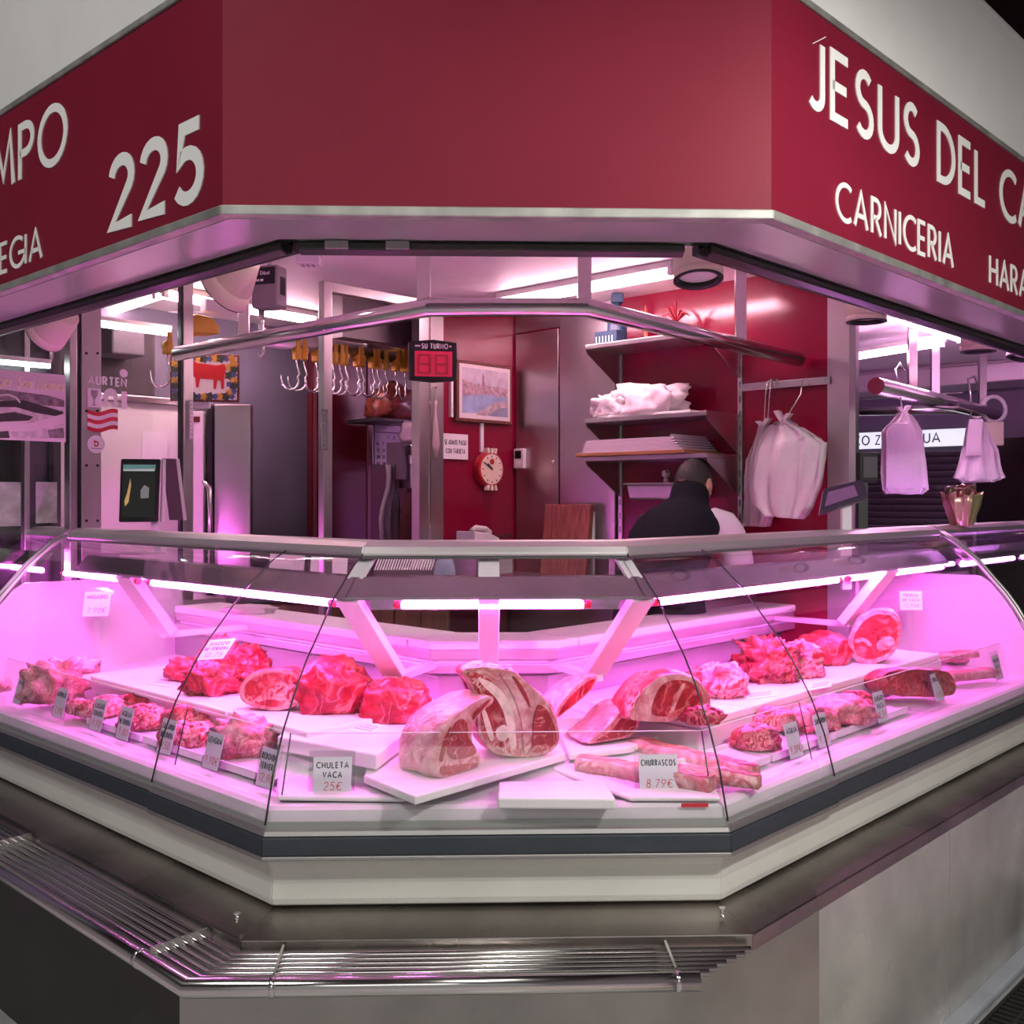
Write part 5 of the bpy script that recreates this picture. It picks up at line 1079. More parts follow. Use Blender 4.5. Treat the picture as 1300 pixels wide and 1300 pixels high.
edges = [(0, 1), (1, 2), (2, 3), (3, 4), (4, 5), (3, 6), (6, 7), (7, 8), (8, 9), (3, 10), (10, 11), (11, 12), (12, 13), (0, 14), (14, 15), (15, 16), (16, 17), (0, 18), (18, 19), (19, 20), (20, 21)]
skinmesh('body', nodes, edges, SKIN, man)
for sgn in (1, -1):      # fingers closing on the work
    wr_ = mp_(.25, .17 if sgn > 0 else -.14, 1.05)
    for k in range(5):
        r0 = (k-2)*.016; L_ = (.05, .075, .08, .075, .06)[k]; b0_ = wr_+fx*.03+rx*r0
        skinmesh('finger', [(b0_, .009), (b0_+fx*L_*.5+Vector((0, 0, .004)), .009), (b0_+fx*L_*.85+Vector((0, 0, -.02)), .008), (b0_+fx*L_*.9+Vector((0, 0, -.04)), .007)], [(0, 1), (1, 2), (2, 3)], SKIN, man, 1)
# head: shaped ovoid with jaw, ear, nose
def headmesh():
    bm = bmesh.new(); bmesh.ops.create_icosphere(bm, subdivisions=4, radius=1); v = []
    for q in bm.verts:
        d = q.co; f, r, z = d.x, d.y, d.z
        sf, sr, sz = .100, .078, .122
        if z < 0: sr *= 1+.22*z; f2 = f+.12*(-z)*(1 if f > 0 else .0)
        else: f2 = f
        P = Vector((f2*sf, r*sr, z*sz))
        if f > .8 and abs(r) < .3 and -.25 < z < .15: P.x += .022*(1-abs(r)/.3)
        v.append(P)
    fc_ = [tuple(x.index for x in q.verts) for q in bm.faces]; co = [q.co.copy() for q in bm.verts]; bm.free(); return v, fc_, co
hv, hf, hc = headmesh(); tilt = R_(28)
hfx = (fx*math.cos(tilt)-Vector((0, 0, 1))*math.sin(tilt)); hup = (fx*math.sin(tilt)+Vector((0, 0, 1))*math.cos(tilt))
turn = R_(-6); hfx2 = hfx*math.cos(turn)-rx*math.sin(turn)*-1 if False else (hfx*math.cos(turn)-rx*math.sin(turn)); hrx = (rx*math.cos(turn)+hfx*math.sin(turn))
HC = Hd+fx*.03
def hpnt(P): return HC+hfx2*P.x+hrx*P.y+hup*P.z
hd = MB().add([hpnt(P) for P in hv], hf, True).build('head', SKIN, man)
hair_f = [q for q in hf if all(hc[i].z > (.10 if hc[i].x > .2 else (-.08 if hc[i].x > -.15 else -.34)) and not (hc[i].x > .72 and hc[i].z < .45) for i in q)]
MB().add([hpnt(P*1.055+Vector((-.002, 0, .006))) for P in hv], hair_f, True).build('hair', HAIR, man)
for sg in (1, -1):
    rings = []
    for (dx, rr, yy) in ((0, .020, .072), (0, .026, .083), (-.004, .024, .092), (-.002, .012, .088)):
        rings.append([hpnt(Vector((-.008+dx+rr*.62*math.cos(k*.5236), sg*yy, -.005+rr*1.15*math.sin(k*.5236)))) for k in range(12)])
    MB().loft(rings).build('ear', SKIN, hd)
for sg in (1, -1):
    blob(hpnt(Vector((.092, sg*.03, .0))), (.022, .022, .016), 1, sub=2, amp=0).build('eye', mat('eye white', (.7, .68, .66), .3), hd)
MB().fbox(Fr(hpnt(Vector((.098, 0, -.06))), hrx, hfx2, hup), -.024, .024, -.006, .006, -.01, .006).build('mouth', mat('lip', (.42, .14, .12), .5), hd, bev=.004)
# vest with quilting rings, sleeves, trousers
rings = []
tr_ = [(-.36, .96, .17, .14), (-.35, 1.02, .18, .145), (-.31, 1.10, .185, .15), (-.26, 1.17, .19, .15), (-.21, 1.24, .20, .15), (-.15, 1.31, .20, .14), (-.10, 1.36, .185, .12), (-.055, 1.405, .13, .098), (-.02, 1.435, .095, .088), (-.005, 1.485, .088, .088), (.002, 1.505, .080, .080), (.002, 1.47, .07, .07)]
for i, (f_, z, hw, hd_) in enumerate(tr_):
    for kk in ((0, 1.), (.5, 1.035)) if i < len(tr_)-5 else ((0, 1.),):
        g2 = kk[0]; nx = tr_[min(i+1, len(tr_)-1)]; F2, Z2, W2, D2 = (f_+(nx[0]-f_)*g2, z+(nx[1]-z)*g2, (hw+(nx[2]-hw)*g2)*kk[1], (hd_+(nx[3]-hd_)*g2)*kk[1])
        ax = (Vector((0, 0, 1))*.75+fx*.66).normalized(); bk = fx*.75-Vector((0, 0, 1))*.66 if False else fx*math.cos(.45)-Vector((0, 0, 1))*math.sin(.45)
        rings.append([mp_(F2, 0, Z2)+rx*W2*math.cos(k*2*math.pi/28)+bk*D2*math.sin(k*2*math.pi/28)*.95 for k in range(28)])
MB().loft(rings).build('vest', VEST, man)
for sg in (1, -1):
    pts = [mp_(-.08, sg*.10, 1.335), mp_(-.06, sg*.14, 1.34), mp_(-.035, sg*.17, 1.325), mp_(-.01, sg*.188, 1.29), mp_(.015, sg*.20, 1.245), mp_(.035, sg*.208, 1.20), mp_(.05, sg*.213, 1.155)]; m = MB(); m.tube(pts, [.06, .072, .078, .077, .074, .070, .068], 18); m.build('shirt_sleeve', TEE, man)
for sg in (1, -1):
    m = MB(); m.tube([mp_(-.30, sg*.07, 1.0), mp_(-.30, sg*.10, .86), mp_(-.28, sg*.11, .48), mp_(-.33, sg*.12, .06)], [.135, .125, .09, .075], 16); m.build('trouser_leg', TROU, man)
    m = blob(mp_(-.26, sg*.13, 0), (.28, .11, .10), 2, sub=2, amp=.03, rot=math.atan2(fx.y, fx.x)); m.build('shoe', BLACK, man)
# ================================================================== SCALES
# tablet style point of sale scale at left
ts = thing('tablet_scale', tuple(hz(200, 715, 1.2245)), 'black touch screen shop scale on a pole behind the left rail', 'scale')
q = ht(180, 625, 4.30); fT = Fr(q, (1, .18, 0), (.18, -1, -.12), (0.02, -.10, 1)); a0, a1, b0, b1 = rect(fT, 150, 583, 204, 663)
o = MB(); T_ = [(a0, b0), (a1-.012, b0), (a1, b1), (a0+.012, b1)]; o.fpoly(fT, T_, -.02, 0); bd = o.build('screen_housing', BLACKG, ts, bev=.006)
i0, i1, j0, j1 = a0+.013, a1-.018, b0+.022, b1-.018; W_, H_ = i1-i0, j1-j0; QT = lambda L: [(i0+x*W_, j0+y*H_) for x, y in L]
for nm, pts, mm, c in (('display', [(0, 0), (.94, 0), (1, 1), (.05, 1)], mat('dim screen', (.008, .009, .008), .25, emit=(.012, .014, .013), es=.25), .001), ('title_bar', [(.06, .88), (.98, .90), (1, .98), (.06, .98)], mat('teal bar', (.1, .3, .25), .4, emit=(.08, .17, .15), es=.3), .002), ('title_bar', [(.06, .86), (.96, .86), (.97, .90), (.06, .90)], mat('pale bar', (.3, .33, .33), .4, emit=(.3, .34, .34), es=.4), .002),
                       ('wheat_print', [(.10, .20), (.20, .28), (.28, .60), (.26, .72), (.16, .45), (.08, .30)], mat('wheat print', (.5, .35, .1), .4, emit=(.4, .26, .1), es=.3), .002), ('logo_print', [(.55, .35), (.78, .36), (.80, .55), (.66, .60), (.55, .50)], mat('grey print', (.1, .1, .1), .4, emit=(.12, .12, .12), es=.5), .002)):
    o = MB(); o.fpoly(fT, QT(pts), 0, c); o.build(nm, mm, bd)
fT2 = Fr(fT.p(a1, 0, -.012), (1, .75, 0), (.75, -1, 0), fT.u); o = MB(); o.fpoly(fT2, [(0, b0), (.018, b0-.002), (.024, b1), (.008, b1)], -.02, .0); o.build('side_frame', PLAST, ts, bev=.004)
fT3 = Fr(fT.p(a1+.015, 0, -.06), (1, .5, 0), (.5, -1, 0), (-.12, 0, 1)); o = MB(); o.fpoly(fT3, [(.0, b0), (.06, b0), (.06, b1), (.0, b1)], -.016, 0); o.build('rear_screen', mat('violet dark screen', (.10, .05, .09), .3), ts, bev=.003); o = MB(); o.fpoly(fT3, [(.055, b0), (.07, b0), (.07, b1), (.055, b1)], -.02, .004); o.build('rear_frame', PLAST, ts, bev=.003)
s0 = fT.p(a1-.02, b0, -.03); MB().bar(s0, Vector((s0.x+.01, s0.y+.02, 1.222)), .045, .03).build('stand', PLAST, ts, bev=.005)
dd_s = s0.y-s0.x
sweep(MB(), [(3.10, 1.2245), (3.10, 1.232), (3.30, 1.232), (3.30, 1.2245)], 'L', dd_s-.12, dd_s+.14).build('mounting_plate', STEEL, ts, bev=.003)
# counter scale display at the pillar
rs = thing('counter_scale', tuple(ht(1075, 668, 4.3)), 'dark angled shop scale display in front of the steel pillar', 'scale'); q = ht(1068, 628, 4.3); fS = Fr(q, (1, .1, 0), (.05, -.5, .86), (-.0, .86, .5))
def q4(pts, fr, c0, c1, nm, mm, par, bev=.004): o = MB(); o.fpoly(fr, pts, c0, c1); return o.build(nm, mm, par, bev=bev)
fS = Fr(q, (1, .05, .32), (.25, -.75, -.6), (.10, -.62, .78)); fS.r = Vector((.93, .1, .32)).normalized(); fS.u = (Vector((0, .5, .9))-fS.r*Vector((0, .5, .9)).dot(fS.r)).normalized(); fS.n = -fS.u.cross(fS.r).normalized()*-1
if fS.n.y > 0: fS.n = -fS.n
VD = mat('violet black display', (.05, .03, .06), .18, coat=.4)
q4([(-.125, -.045), (.10, -.05), (.12, .035), (-.05, .055)], fS, -.035, 0, 'display_head', VD, rs, .008); q4([(-.09, -.025), (.06, -.03), (.07, .02), (-.045, .03)], fS, 0, .003, 'lit_panel', mat('violet panel', (.22, .10, .24), .3), rs, .0)
q2 = ht(1074, 672, 4.33); MB().bar(q2+Vector((0, 0, -.25)), q2+Vector((0, .0, .11)), .04, .03, up=(0, 1, 0)).build('stand', mat('lilac white arm', (0, 0, 0)), rs, bev=.004)
fS2 = Fr(ht(1103, 598, 4.5), (1, .05, 0), (.05, -1, 0)); a0, a1, b0, b1 = rect(fS2, 1092, 574, 1116, 612); wallbox(fS2, a0, a1, b0, b1, -.05, 0, 'rear_display', BLACK, rs, .006); wallbox(fS2, a0+.015, a1-.008, b0+.02, b1-.02, 0, .002, 'rear_screen', DGREY, rs); qd = fS2.p(a0+.02, b0, -.03); MB().bar(qd, qd+Vector((-.02, -.05, -.35)), .04, .04, up=(0, 1, 0)).build('rear_post', BLACK, rs)
# ================================================================== BEYOND THE PILLAR: NEIGHBOURING STALL
NB = (1, 1, 12.3); fN = Fr((*hp(1150, 600, NB).xy, 0), (S2, -S2, 0), (-S2, -S2, 0)); nx_ = lambda px: fN.ab(px, 600)[0]; ny = lambda py: fN.ab(1180, py)[1]
struct(wallbox(fN, nx_(1000), nx_(1480), 0, 2.5, -.1, 0, 'wall_neighbour', mat('violet grey wall', (.16, .10, .19), .4)))
dp = thing('ceiling_duct', tuple(fN.p(nx_(1200), ny(470), .1)), 'silvery ventilation box under the neighbouring ceiling', 'duct'); wallbox(fN, nx_(1000), nx_(1480), ny(500), ny(478), 0, .55, 'lower_panel', mat('duct metal', (.70, .60, .68), .4, .5), dp, .01); wallbox(fN, nx_(1000), nx_(1480), ny(478), 2.5, 0, .5, 'upper_panel', mat('duct metal', (0, 0, 0)), dp, .01)
sgb = thing('light_box_sign', tuple(fN.p(nx_(1160), ny(570), .08)), 'pale sign strip with dark letters KO Z UA behind the hanging bags', 'sign'); fN2 = Fr(fN.p(0, 0, .30), fN.r, fN.n); a0, a1, b0, b1 = rect(fN2, 1060, 547, 1232, 568); wallbox(fN2, a0, a1, b0, b1, -.06, 0, 'panel', mat('pale lit panel', (.66, .70, .72), .5, emit=(.55, .62, .66), es=.55), sgb, .004)
hN = (b1-b0)*.62
for s_x, e_x, tx in ((1086, 1118, 'KO Z'), (1172, 1194, 'UA')): A0 = fN2.ab(s_x, 557)[0]; A1 = fN2.ab(e_x, 557)[0]; text_box(fN2, tx, A0, A1, b0+(b1-b0)*.2, hN, INK, sgb, wtf=.13, gapf=.14, c0=0, c1=.003)
sh = thing('roller_shutter', tuple(fN.p(nx_(1150), .9, .2)), 'grey slatted roller shutter below the pale sign strip', 'shutter'); fN3 = Fr(fN.p(0, 0, .24), fN.r, fN.n); A0, A1 = fN3.ab(1060, 600)[0], fN3.ab(1236, 600)[0]; zt = fN3.ab(1150, 574)[1]
SLT = mat('shutter slat', (.055, .05, .06), .35, .5)
for k in range(15):
    z1 = zt-k*.055; o = MB(); o.fpoly(Fr(fN3.p(A0, 0, 0), fN3.n, -fN3.r), [(0, z1-.055), (.012, z1-.048), (.016, z1-.028), (.012, z1-.008), (0, z1)], 0, -(A1-A0)); o.build('slat', SLT, sh)
    wallbox(fN3, A0, A1, z1-.004, z1, .004, .014, 'slat_lip', mat('slat lip', (.26, .22, .27), .35, .5), sh)
bkp = thing('black_doorway_panel', tuple(fN.p(nx_(1290), 0, .2)), 'black panel right of the shutter behind the right hand bag', 'panel'); A2, A3 = fN3.ab(1240, 600)[0], fN3.ab(1400, 600)[0]; wallbox(fN3, A2, A3, .0, fN3.ab(1270, 556)[1], -.05, .01, 'panel', BLACKG, bkp); wallbox(fN3, A1, A2, 0, fN3.ab(1240, 560)[1], -.02, .02, 'jamb', STEELD, bkp)
NR0, NR1 = hz(1112, 490, 2.08), hz(1264, 526, 2.08)
nr = thing('neighbour_hanging_rail', tuple((NR0+NR1)/2), 'straight polished steel rail with two bag bundles beyond the pillar', 'rail'); MB().cyl(NR0, NR1, .048, 20).build('rail_tube', CHROME, nr)
for px in (1159, 1192, 1252):
    f_ = (px-1112)/(1264-1112); f_ = f_*.8 if f_ < .9 else f_*.93; q = NR0.lerp(NR1, f_); MB().bar(q, (q.x, q.y, 2.5), .05, .03, up=(0, 1, 0)).build('dropper', CHROME, nr)
r2a, r2b = hp(1070, 523, (1, 1, 11.2)), hp(1222, 519, (1, 1, 11.2)); t = thing('thin_steel_rail', tuple((r2a+r2b)/2), 'second thin steel rail crossing behind the neighbouring bags', 'rail'); MB().cyl(r2a, r2b, .035, 14).build('tube', CHROME, t); MB().cyl(r2a+Vector((0, 0, .10)), r2b+Vector((0, 0, .12)), .008, 8).build('upper_wire', CHROME, t)
FBG = Fr(((NR0.x+NR1.x)/2, (NR0.y+NR1.y)/2, 0), (1, .1, 0), (.1, -1, 0)); gB2 = 'bag bundles on the neighbouring rail'
fA_ = Fr((*ht(1146, 540, 6.0).xy, 0), (1, 0, 0), (0, -1, 0)); fB_ = Fr((*ht(1245, 560, 7.1).xy, 0), (1, 0, 0), (0, -1, 0))
t = bag(fA_, [(1141, 1151, 524), (1134, 1160, 532), (1120, 1170, 548), (1119, 1172, 575), (1118, 1175, 600), (1120, 1178, 622), (1124, 1170, 627)], 'lilac white bag bundle with long front flap hanging left of the pale sign letters UA', 8.2, gB2, .06, .0, None, ears=((-1, .03), (1, .04)))
o = MB(); a, b = fA_.ab(1145, 480); a2, b2 = fA_.ab(1146, 528); o.tube([fA_.p(a+.03, b+.05, -.03), fA_.p(a, b+.09, -.03), fA_.p(a-.03, b+.05, -.02), fA_.p(a-.015, b-.05, .0), fA_.p(a2, b2, .0)], .005, 8); o.build('wire_hook', CHROME, t)
a0, a1, b0, b1 = rect(fA_, 1119, 549, 1155, 620); o = MB(); o.fpoly(fA_, [(a0, b0), (a1, b0), (a1, b1), (a1-.04, b1+.05), (a0+.04, b1+.05), (a0, b1)], .06, .068); o.build('front_flap', BAG, t, bev=.003)
t = bag(fB_, [(1232, 1246, 532), (1228, 1252, 545), (1222, 1266, 570), (1216, 1270, 595), (1212, 1274, 606), (1222, 1260, 612)], 'pink white bag bundle hanging rightmost beside the black panel', 3.7, gB2, .06, .0, None, ears=((-1, .02), (1, .02)))
a0, a1, b0, b1 = rect(fB_, 1219, 533, 1240, 579); o = MB(); o.fpoly(fB_, [(a0, b0), (a1, b0), (a1+.01, b1), (a0+.03, b1)], .06, .07); o.build('front_flap', BAG, t, bev=.003)
o = MB(); a, b = fB_.ab(1236, 490); a2, b2 = fB_.ab(1238, 535); o.tube([fB_.p(a+.04, b+.02, -.03), fB_.p(a+.02, b+.07, -.03), fB_.p(a-.03, b+.05, -.02), fB_.p(a-.02, b-.05, .0), fB_.p(a2-.03, b2, .0), fB_.p(a2+.03, b2, .0), fB_.p(a2+.04, b2+.04, 0)], .006, 8); o.build('wire_hook', CHROME, t)
q = ht(1262, 532, 7.4); ft = thing('tape_roll', tuple(q), 'roll of pale tape hung on the end of the neighbouring rail', 'tape roll'); o = MB(); o.tube([q+Vector((.10*math.cos(k*.3307), .03*math.cos(k*.3307), .07+.09*math.sin(k*.3307))) for k in range(20)], .014, 8); o.build('ring', PLAST, ft); MB().box(q.x-.08, q.x+.06, q.y-.03, q.y+.03, q.z-.19, q.z-.02).build('box', CREAM, ft, bev=.01)
# neighbouring display case on the right (continues the run) and on the left
for nm, sd, a, b, lab, tm in (('neighbour_display_case', 'R', ER+.05, 9.5, 'violet lit display case continuing beyond the right glass end', TUBEV), ('neighbour_display_case', 'L', EL+.06, 8.6, 'pink lit display case continuing beyond the left glass end', TUBEP)):
    c = plan(sd, 3.0, (a+b)/2); t = thing(nm, (c.x, c.y, .412), lab, 'display case')
    for pn, pr, mm in (('base_panel', [(2.645, .412), (2.645, .55), (2.9, .55), (2.9, .412)], BASEW), ('bumper', [(2.63, .553), (2.63, .60), (2.66, .60), (2.66, .553)], RUBBER), ('deck', [(2.68, .615), (2.70, .66), (3.66, .735), (3.66, .60)], INNER), ('back_panel', [(3.60, .70), (3.60, 1.0), (3.64, 1.0), (3.64, .70)], BACKP),
                       ('hand_rail', [(3.098, 1.288), (3.108, 1.308), (3.135, 1.323), (3.20, 1.326), (3.215, 1.31), (3.215, 1.282)], ALU), ('rear_shelf', [(3.53, .92), (3.53, .97), (3.9, .97), (3.9, .92)], SHS), ('lamp_hood', [(3.0, 1.16), (3.0, 1.168), (3.055, 1.222), (3.06, 1.215)], HOOD)):
        sweep(MB(), pr, sd, a, b).build(pn, mm, t)
    m = MB(); n = len(GPROF); v = []
    for at in (a, b):
        for D, z in GPROF: w2 = plan(sd, D, at); v.append((w2.x, w2.y, z))
    m.add(v, [(i, i+n, (i+1) % n+n, (i+1) % n) for i in range(n)], True); m.build('glass_pane', GLASS, t)
    for D, z in ((3.04, 1.142), (3.35, 1.10)) if sd == 'R' else ((3.04, 1.142),):
        for k in range(2):
            s0_, s1_ = a+.1+(b-a)/2*k, a-.1+(b-a)/2*(k+1); q0 = plan(sd, D, s0_); q1 = plan(sd, D, s1_); MB().cyl((*q0, z), (*q1, z), .011, 10).build('lamp_tube', tm, t)
    o = MB(); o.tube([Vector((*plan(sd, D-.002, a), z+.004)) for D, z in gl], .009, 8); o.build('end_edge_strip', ALU, t)
# wrapped plant on the rail end
q = ht(1221, 668, 5.15); pt = thing('wrapped_pot_plant', (q.x, q.y, q.z), 'small potted plant in crinkled gold and pink foil on the case top', 'plant')
FO1 = mat('gold green foil', (.50, .44, .22), .25, .6, bump=.6, bscale=30); FO2 = mat('pink foil', (.62, .32, .30), .3, .5, bump=.6, bscale=30)
def potring(z, r, k0, k1, seed): return [q+Vector(((r+.012*math.sin(5*j*.3+seed))*math.cos(R_(k0+(k1-k0)*j/14)), (r+.012*math.sin(5*j*.3+seed))*math.sin(R_(k0+(k1-k0)*j/14)), z+.012*math.sin(j*1.3+seed)*(z > .1))) for j in range(15)]
for k0, k1, mm, nm in ((110, 290, FO2, 'pink_foil'), (-90, 130, FO1, 'gold_foil')):
    rr = [potring(.0, .045, k0, k1, 1), potring(.05, .058, k0, k1, 1.2), potring(.10, .075, k0, k1, 1.6), potring(.16, .09, k0, k1, 2.4)]; m = MB(); inn = [[p2+(Vector((q.x, q.y, p2.z))-p2)*.06 for p2 in r_] for r_ in rr]
    m.loft([r_+i_[::-1] for r_, i_ in zip(rr, inn)]); m.build(nm, mm, pt)
PLF = mat('bronze leaf', (.10, .06, .03), .3); PFL = mat('dark red bud', (.16, .03, .03), .25, coat=.4)
for j in range(16):
    an = j*2.4; r = .02+.055*((j*37) % 10)/10; blob(q+Vector((r*math.cos(an), r*math.sin(an), .14+.03*((j*13) % 5)/5)), (.05, .045, .045), j, sub=2, amp=.25).build('bud' if j % 2 else 'leaf', PFL if j % 2 else PLF, pt)
# ================================================================== BOARDS AND TRAYS IN THE CASE
gT = 'white boards and trays inside the display case'
def pboard(pts, z0, z1, lab, name='white_board', m=BOARD, bev=.005, cat='board'):
    q = [hz(x, y, z1) for x, y in pts]; mb = MB(); mb.fpoly(FZ, [(k.x, k.y) for k in q], z0, z1); return tag(mb.build(name, m, None, bev=bev), lab, cat, gT)
def tboard(sd, D0, D1, a, b, z0, z1, lab, name='white_board', m=BOARD): return tag(sweep(MB(), [(D0, z0), (D0, z1), (D1, z1), (D1, z0)], sd, a, b).build(name, m, None, bev=.005), lab, 'board', gT)
TZ = STEPZ+.028
dLm = plan('L', 2.93, 'm').y-plan('L', 2.93, 'm').x; dRm = plan('R', 2.93, 'm').x+plan('R', 2.93, 'm').y
tboard('L', 2.92, 3.38, dLm+.75, 5.45, STEPZ+.001, TZ, 'long white board under the red beef chunks, far left of the back row')
tboard('L', 2.92, 3.38, dLm+.14, dLm+.74, STEPZ+.001, TZ, 'white board under the marbled round steak')
pboard([(352, 935), (478, 958), (505, 938), (560, 900), (400, 893)], STEPZ-.03, STEPZ+.012, 'thick white board in front of the two round red joints')
pboard([(462, 984), (527, 1011), (718, 956), (690, 912), (560, 895), (480, 930)], .695, .718, 'large white board under the two rib roasts', name='white_board')
pboard([(722, 957), (800, 948), (852, 928), (790, 893), (700, 905)], .695, .715, 'white board under the folded flank')
pboard([(352, 1011), (352, 985), (440, 972), (516, 1013)], .672, .684, 'thin empty white tray beside the 25 euro price card', name='white_tray')
pboard([(632, 1013), (634, 992), (768, 990), (782, 1014)], .672, .70, 'small blank white block left of the churrascos price card', name='white_block')
pboard([(700, 975), (720, 955), (900, 985), (915, 1012), (800, 1012)], .672, .684, 'thin white tray under the rib strips', name='white_tray')
tboard('R', 2.95, 3.38, dRm+.33, dRm+.72, STEPZ+.001, TZ, 'white board behind the rib strips on the right tier')
tboard('R', 2.95, 3.38, dRm+.73, dRm+1.34, STEPZ+.001, TZ, 'middle white board of the right tier')
tboard('R', 2.95, 3.38, dRm+1.35, 6.42, STEPZ+.001, TZ, 'white board under the big beef leg')
def ptray(sd, a, b, lab):
    t = sweep(MB(), [(2.765, .672), (2.765, .694), (2.772, .694), (2.774, .682), (2.905, .692), (2.909, .704), (2.918, .704), (2.918, .682)], sd, a, b).build('meat_tray', mat('glossy white tray', (.80, .77, .80), .2), None); return tag(t, lab, 'tray', gT)
lm, rm = plan('L', 2.77, 'm').y-plan('L', 2.77, 'm').x, plan('R', 2.77, 'm').x+plan('R', 2.77, 'm').y
for a, b, lab in ((lm+.17, lm+.62, 'glossy white tray nearest the front in the left row'), (lm+.64, lm+1.18, 'glossy white tray in the middle of the left row'), (lm+1.20, lm+1.75, 'glossy white tray with tripe at the far end of the left row')): ptray('L', a, b, lab)
for a, b, lab in ((rm+.06, rm+.55, 'glossy white tray of diced beef in the right row'), (rm+.57, rm+1.15, 'glossy white tray of veal pieces in the right row'), (rm+1.17, rm+1.95, 'glossy white tray of heart at the far end of the right row')): ptray('R', a, b, lab)
# printed paper slips lying on the boards
def slip(pts, z, lab):
    q = [hz(x, y, z) for x, y in pts]; t = thing('printed_slip', tuple(q[0]), lab, 'paper slip', 'printed slips on the boards'); mb = MB(); mb.fpoly(FZ, [(k.x, k.y) for k in q], z, z+.001); mb.build('paper', PAPER, t)
    for i in range(3):
        f0, f1 = .25+.2*i, .33+.2*i; A = q[0].lerp(q[3], f0); B = q[1].lerp(q[2], f0); C = q[1].lerp(q[2], f1); D = q[0].lerp(q[3], f1); s0, s1 = A.lerp(B, .15), A.lerp(B, .85); s2, s3 = D.lerp(C, .85), D.lerp(C, .15); mb = MB(); mb.fpoly(FZ, [(k.x, k.y) for k in (s0, s1, s2, s3)], z+.001, z+.0014); mb.build('print_line', mat('lilac print', (.45, .30, .50), .6), t)
slip([(440, 927), (472, 933), (490, 921), (458, 915)], STEPZ+.013, 'printed slip on the board before the round red joints')
slip([(185, 868), (215, 872), (232, 863), (205, 860)], TZ+.001, 'printed slip on the far left board')
slip([(872, 912), (905, 908), (912, 897), (882, 900)], TZ+.001, 'printed slip before the roast with the pale eye')
slip([(945, 889), (985, 884), (985, 874), (950, 878)], TZ+.001, 'printed slip near the dark shredded joint')
slip([(1022, 878), (1055, 872), (1058, 862), (1030, 866)], TZ+.001, 'printed slip before the red joint beside the leg')
# ================================================================== MEAT
def meat(x0, y0, x1, y1, z, m, lab, seed, name='beef_joint', depth=None, amp=.16, freq=1.9, rot=0., ridged=0., grp=None, sub=4, cat='meat', flat=-.6):
    xc = (x0+x1)/2; q = hz(xc, y1, z); t = (q-Vector((0, 0, ZC))).xy.length; w_ = (x1-x0)*t/F; d = depth or w_*.75; h = max(.02, (y1-y0)*t/F-.20*d*.6)
    dv = Vector((q.x, q.y, 0)).normalized(); c = q+dv*d*.42
    return tag(blob(c, (w_*1.02, d, h*1.12), seed, sub=sub, amp=amp, freq=freq, rot=rot, ridged=ridged, flat=flat, pw_=.93).build(name, m), lab, cat, grp)
gM = 'red beef joints in the back row'
# back left heap
for i, (b, mm, lab, rdg) in enumerate(((( 258, 812, 300, 848), M_RED, 'topmost beef chunk of the heap behind the macizo price card', .3), ((285, 820, 338, 852), M_RED, 'flat beef chunk at the right top of the heap', .35), ((214, 838, 262, 866), M_RED, 'beef chunk at the far left foot of the heap', .2), ((236, 845, 300, 884), M_RED, 'large beef chunk at the front of the heap', .35), ((275, 845, 345, 876), M_RED, 'folded beef chunk at the right foot of the heap', .5))):
    z = TZ if i > 1 else TZ+.055
    meat(*b, z, mm, lab, 20+i, name='beef_chunk', ridged=rdg, grp='heap of beef chunks', amp=.3, freq=2.4)
meat(375, 839, 470, 908, TZ, M_RED, 'tall round red beef joint in the back row', 31, ridged=.12, grp=gM, amp=.22)
meat(440, 862, 478, 905, TZ, M_DARK, 'small dark trimming beside the tall red joint', 32, name='beef_trimming', grp=gM)
meat(460, 864, 548, 920, STEPZ+.012, M_RED, 'low round red beef joint left of the rib roasts', 33, ridged=.1, grp=gM, amp=.2)
meat(875, 843, 950, 888, TZ, M_MARB, 'bright red veined beef joint behind the right seal', 35, grp=gM, amp=.22, ridged=.15)
meat(940, 816, 1012, 868, TZ, M_DARK, 'dark ragged beef joint in the right back row', 36, grp=gM, amp=.45, ridged=.6, freq=3)
meat(985, 818, 1042, 862, TZ, M_MARB, 'marbled red beef joint next to the dark ragged one', 37, grp=gM, amp=.3, ridged=.3)
meat(1010, 804, 1078, 846, TZ, M_RED, 'smooth red beef joint beside the big leg', 38, grp=gM, amp=.15)
meat(868, 897, 915, 921, TZ, M_DARK, 'small dark beef piece behind the rib strips', 39, name='beef_piece', amp=.3, ridged=.4)
